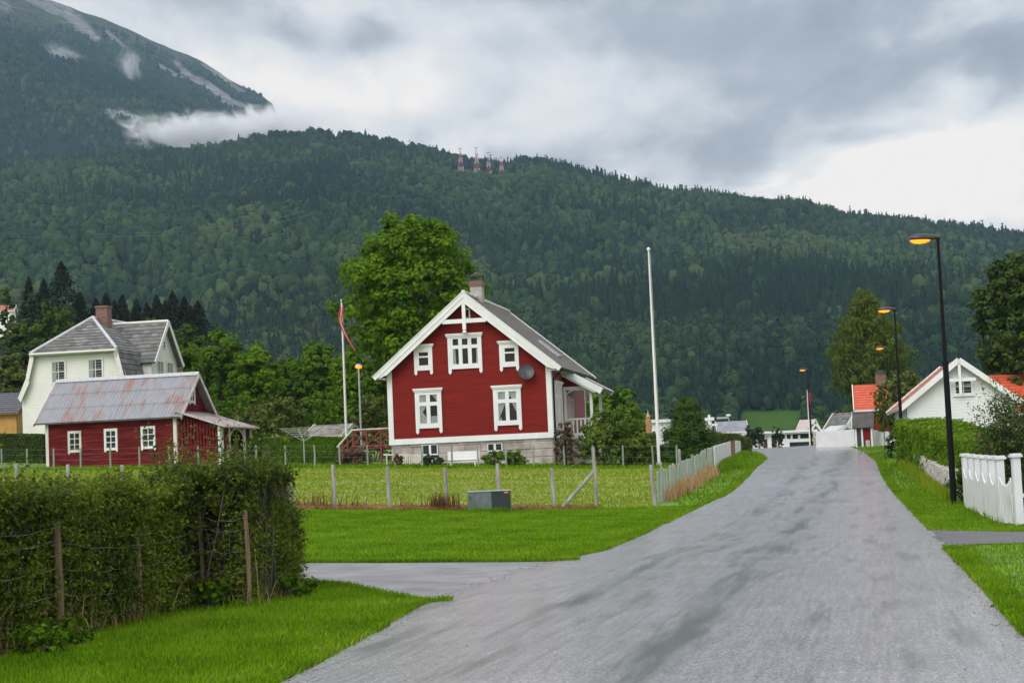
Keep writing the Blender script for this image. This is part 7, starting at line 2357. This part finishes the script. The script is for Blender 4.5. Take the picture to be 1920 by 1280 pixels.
a_, b_ = PF.hit(719, 852), PF.hit(792, 853)
m = MB(); m.bar((a_.x, 0, a_.z), (b_.x, 0, b_.z), .05, .07); m.build('rail', white_old, op)
m = MB()
for k_ in range(9):
    x_ = PF.hit(756 + k_ * 4.0, 858).x; m.box(x_ - .025, x_ + .025, -.045, -.025, .15 + .02 * (k_ % 3), a_.z - .03)
m.box(a_.x + .12, a_.x + .16, -.02, .02, -.1, a_.z); m.box(b_.x - .1, b_.x - .05, -.02, .02, -.1, b_.z); m.build('pickets', white_old, op)
db = AT(571, 85); ht_ = P(568, 826, 85).z - db.z
rd = empty('rotary_dryer', 'umbrella clothes dryer standing in front of the garden hedge', 'clothes dryer', db)
m = MB(); m.tube([(0, 0, -.1), (0, 0, ht_ + .1)], .025, 8); m.build('pole', grey_metal, rd)
m = MB(); l2 = MB(); ends = []
for k_ in range(4):
    a_ = R(20 + 90 * k_); e = Vector((math.cos(a_) * 1.15, math.sin(a_) * 1.15, ht_ + .62)); ends.append(e); m.tube([(0, 0, ht_ - .02), e], .014, 6)
for f in (.4, .55, .7, .85, 1.0):
    for k_ in range(4):
        s0 = Vector((0, 0, ht_)).lerp(ends[k_], f); s1_ = Vector((0, 0, ht_)).lerp(ends[(k_ + 1) % 4], f); l2.tube([s0, s0.lerp(s1_, .5) - Vector((0, 0, .02)), s1_], .005, 4)
m.build('arms', grey_metal, rd); l2.build('lines', white_old, rd)

# white fence with capped posts and scalloped pickets at the right edge
ga, gb_ = AT(1815, 47.5), AT(1881, 38.0)
gx_ = AT(1912, 36.8)
wf = empty('white_picket_fence', 'white fence of tall capped posts and scalloped pickets at the right edge', 'fence', ga)
np_ = 6
dirf = (gb_ - ga); 
cap_m = M('grey_white_cap', (.58, .59, .64), .45, .06, 2)


def capped_post(p, h_):
    m = MB(); o = p - ga; s_ = .08
    m.box(o.x - s_, o.x + s_, o.y - s_, o.y + s_, o.z - .3, o.z + h_); po_ = m.build('post', cap_m, wf)
    m = MB(); m.box(o.x - .12, o.x + .12, o.y - .12, o.y + .12, o.z + h_, o.z + h_ + .05); m.box(o.x - .10, o.x + .10, o.y - .10, o.y + .10, o.z + h_ + .05, o.z + h_ + .08); m.build('cap', cap_m, po_)


pp = []
for k_ in range(np_):
    p = ga.lerp(gb_, k_ / (np_ - 1)); p.z = gz(p.x, p.y); pp.append(p)
    capped_post(p, 1.38)
gx_.z = gz(gx_.x, gx_.y); capped_post(gx_, 1.42)
ext = gx_ + Vector((2.2, -.2, 0)); ext.z = gz(ext.x, ext.y); capped_post(ext, 1.42)
seq = pp + [gx_, ext]
for (p, q) in zip(seq[:-1], seq[1:]):
    d = q - p; L_ = d.length; k2 = max(4, int(L_ / .115)); dr = d.normalized(); nrm = Vector((-dr.y, dr.x, 0)).normalized() * .012
    m = MB()
    inner = [(.16 + (L_ - .32) * (i_ + .5) / k2) for i_ in range(k2)]
    for s2 in inner:
        t = s2 / L_; hz_ = .80 + .34 * (2 * t - 1) ** 2
        c = p + dr * s2 - ga - nrm * 6
        a = c - dr * .038; b = c + dr * .038
        vs = [v + w2 * nrm + Vector((0, 0, z2)) for v in (a, b) for w2 in (-1, 1) for z2 in (.03, hz_)]
        m.add(vs, MB.HF)
        top = [c - dr * .038 + Vector((0, 0, hz_)), c + dr * .038 + Vector((0, 0, hz_)), c + Vector((0, 0, hz_ + .05))]
        m.add([v + w2 * nrm for w2 in (-1, 1) for v in top], [(0, 1, 2), (5, 4, 3), (0, 3, 4, 1), (1, 4, 5, 2), (2, 5, 3, 0)])
    m.build('pickets', fence_white, wf)
    m = MB()
    for z_ in (.22, .62): m.bar(p + dr * .1 - ga + Vector((0, 0, z_)), q - dr * .1 - ga + Vector((0, 0, z_)), .04, .08)
    m.build('rail', fence_white, wf)

# ================================================================== MASTS AND CABLES ON THE RIDGE
mast_red = M('red_mast_paint', (.30, .04, .035), .6, .1, .1)
mast_white = M('white_mast_paint', (.48, .46, .46), .6, .1, .1)


def ridge_point(px, r=1985.0):
    d = ray(px, 330); az = math.atan2(d.x, d.y)
    z = float(hillz(np.array([az]), np.array([r]))[0][0])
    return Vector((r * math.sin(az), r * math.cos(az), z))


def lattice(label, b, h_):
    root = empty('lattice_mast', label, 'mast', b, 0, 'red and white power masts on the ridge clearing')
    for k_ in range(5):
        z0, z1 = h_ * k_ / 5, h_ * (k_ + 1) / 5
        wv = lambda z: 2.6 * (1 - z / h_) ** 1.2 + .6
        m = MB()
        for (sx, sy) in ((-1, -1), (1, -1), (1, 1), (-1, 1)):
            m.bar((sx * wv(z0), sy * wv(z0), z0), (sx * wv(z1), sy * wv(z1), z1), .36, .36)
        for (s0, s1_) in (((-1, -1), (1, -1)), ((1, -1), (1, 1)), ((1, 1), (-1, 1)), ((-1, 1), (-1, -1))):
            m.bar((s0[0] * wv(z0), s0[1] * wv(z0), z0), (s1_[0] * wv(z1), s1_[1] * wv(z1), z1), .24, .24); m.bar((s1_[0] * wv(z0), s1_[1] * wv(z0), z0), (s0[0] * wv(z1), s0[1] * wv(z1), z1), .24, .24)
            m.bar((s0[0] * wv(z1), s0[1] * wv(z1), z1), (s1_[0] * wv(z1), s1_[1] * wv(z1), z1), .24, .24)
        m.build('lattice_section', mast_white if k_ % 2 == 0 else mast_red, root)
    m = MB(); m.bar((-2.2, 0, h_ + .3), (2.2, 0, h_ + .3), .6, .6); m.build('cross_arm', mast_red, root)
    return root


for px, pt_, lab in ((865, 279, 'leftmost red and white lattice mast on the ridge'), (895, 278, 'tall thin lattice mast second from the left on the ridge'), (917, 287, 'third lattice mast from the left, in front of the ridge trees'), (941, 296, 'rightmost and lowest red and white lattice mast on the ridge')):
    b_ = ridge_point(px, 1900); h_ = P(px, pt_, b_.y).z - b_.z
    lattice(lab, b_, h_)
for px, pt_, lab in ((1036, 299, 'small dark antenna mast standing on the ridge trees'), (1323, 354, 'thin pale pole on the ridge line above the road')):
    b_ = ridge_point(px, 1960); h_ = P(px, pt_, b_.y).z - b_.z
    root = empty('ridge_antenna', lab, 'mast', b_)
    m = MB(); m.tube([(0, 0, -2), (0, 0, h_)], [.9, .6], 6); m.build('pole', M('dull_metal', (.14, .14, .16), .6, .1, .1), root)
    m = MB()
    if px < 1100: m.bar((-2.5, 0, h_ - 4), (2.5, 0, h_ - 3), 1, .9); m.bar((-1.6, 0, h_ - 6), (1.8, 0, h_ - 7), 1, 1.2)
    else: m.bar((-1, 0, h_ - 2), (1, 0, h_ - 2.5), .7, 1.6)
    m.build('antenna', M('dull_metal', (.14, .14, .16), .6, .1, .1), root)
for k_, (pts_, lab) in enumerate([([(862, 292, 1900), (760, 335, 1650), (640, 378, 1400), (500, 415, 1100), (330, 435, 900), (120, 440, 760), (-60, 436, 680)], 'upper power line sagging across the hillside from the masts to the left edge'), ([(862, 300, 1900), (780, 340, 1650), (650, 386, 1400), (520, 418, 1100), (350, 440, 900), (130, 446, 760), (-60, 443, 680)], 'lower power line sagging across the hillside from the masts to the left edge')]):
    m = MB(); L_ = [P(*q) for q in pts_]; m.tube(L_, [.09, .08, .07, .05, .035, .028, .025], 4); tag(m.build('power_line', dark_metal), lab, 'power line')

# ================================================================== HAZE AND MIST
def vol_mat(name, dens, col=(.62, .70, .82), aniso=.2, shape=None):
    m = bpy.data.materials.new(name); m.use_nodes = True; t = m.node_tree; t.nodes.clear()
    out = nd(t, 'ShaderNodeOutputMaterial'); v = nd(t, 'ShaderNodeVolumePrincipled')
    v.inputs['Color'].default_value = c4(col); v.inputs['Density'].default_value = dens; v.inputs['Anisotropy'].default_value = aniso
    t.links.new(v.outputs[0], out.inputs['Volume'])
    if shape:
        L = t.links.new
        tc = nd(t, 'ShaderNodeTexCoord')
        ln = nd(t, 'ShaderNodeVectorMath', operation='LENGTH'); L(tc.outputs['Object'], ln.inputs[0])
        nz = nd(t, 'ShaderNodeTexNoise', inp={'Scale': shape['scale'], 'Detail': 7, 'Roughness': .62, 'Distortion': .9})
        mp = nd(t, 'ShaderNodeMapping'); mp.inputs['Scale'].default_value = shape['stretch']; L(tc.outputs['Object'], mp.inputs[0]); L(mp.outputs[0], nz.inputs[0])
        fall = nd(t, 'ShaderNodeMapRange', inp={1: 1.0, 2: 0.05, 3: -.50, 4: .40}); L(ln.outputs['Value'], fall.inputs[0])
        ad = nd(t, 'ShaderNodeMath', operation='ADD'); L(nz.outputs[0], ad.inputs[0]); L(fall.outputs[0], ad.inputs[1])
        mr = nd(t, 'ShaderNodeMapRange', interpolation_type='SMOOTHSTEP', inp={1: .46, 2: .90, 3: 0, 4: dens}); L(ad.outputs[0], mr.inputs[0])
        L(mr.outputs[0], v.inputs['Density'])
    return m


HAZE_D = 0.00007
m = MB(); m.box(-4600, 4600, -60, 4750, -9, 1250)
hz_o = m.build('haze', vol_mat('haze_air', HAZE_D, (.48, .72, 1.0), 0.0)); tag(hz_o, kind='stuff')


def mist(label, px, py, d, wx, wz, wy, dens, scale, stretch, tilt=0.0, seed=0):
    k_ = d / FPX
    me = bpy.data.meshes.new('mist')
    bm_ = MB(); bm_.box(-1, 1, -1, 1, -1, 1)
    o = bm_.build('mist', vol_mat('mist_%d' % seed, dens, (.96, .97, 1.0), 0.0, {'scale': scale, 'stretch': stretch}))
    o.location = P(px, py, d); o.scale = (wx * k_ / 2, wy / 2, wz * k_ / 2); o.rotation_euler = (0, tilt, 0)
    return tag(o, label, 'mist', kind='stuff')


if MIST:
    mist('long bank of white mist lying against the mountain above the wooded ridge', 360, 246, 2300, 540, 140, 300, .060, 2.4, (2.6, .8, 1.1), R(1), 1)
    mist('pale mist merging with the cloud at the end of the mountain slope', 500, 240, 2400, 380, 190, 300, .075, 2.0, (1.8, .8, 1.0), R(5), 2)
    mist('thin tail of mist at the left end of the bank', 222, 226, 2500, 220, 95, 140, .055, 2.2, (1.6, .8, 1.0), R(14), 3)
    mist('small upright wisp of mist high on the mountain', 243, 122, 2900, 95, 150, 120, .022, 2.6, (2.2, .8, 1.2), R(-8), 4)
    mist('faint patch of mist high on the left of the mountain', 110, 105, 2900, 190, 110, 120, .018, 2.8, (2.0, .8, 1.6), R(10), 5)
    mist('thin veil of mist drifting over the crest of the wooded ridge', 430, 280, 1980, 360, 90, 120, .034, 2.6, (2.2, .8, 1.0), R(2), 6)
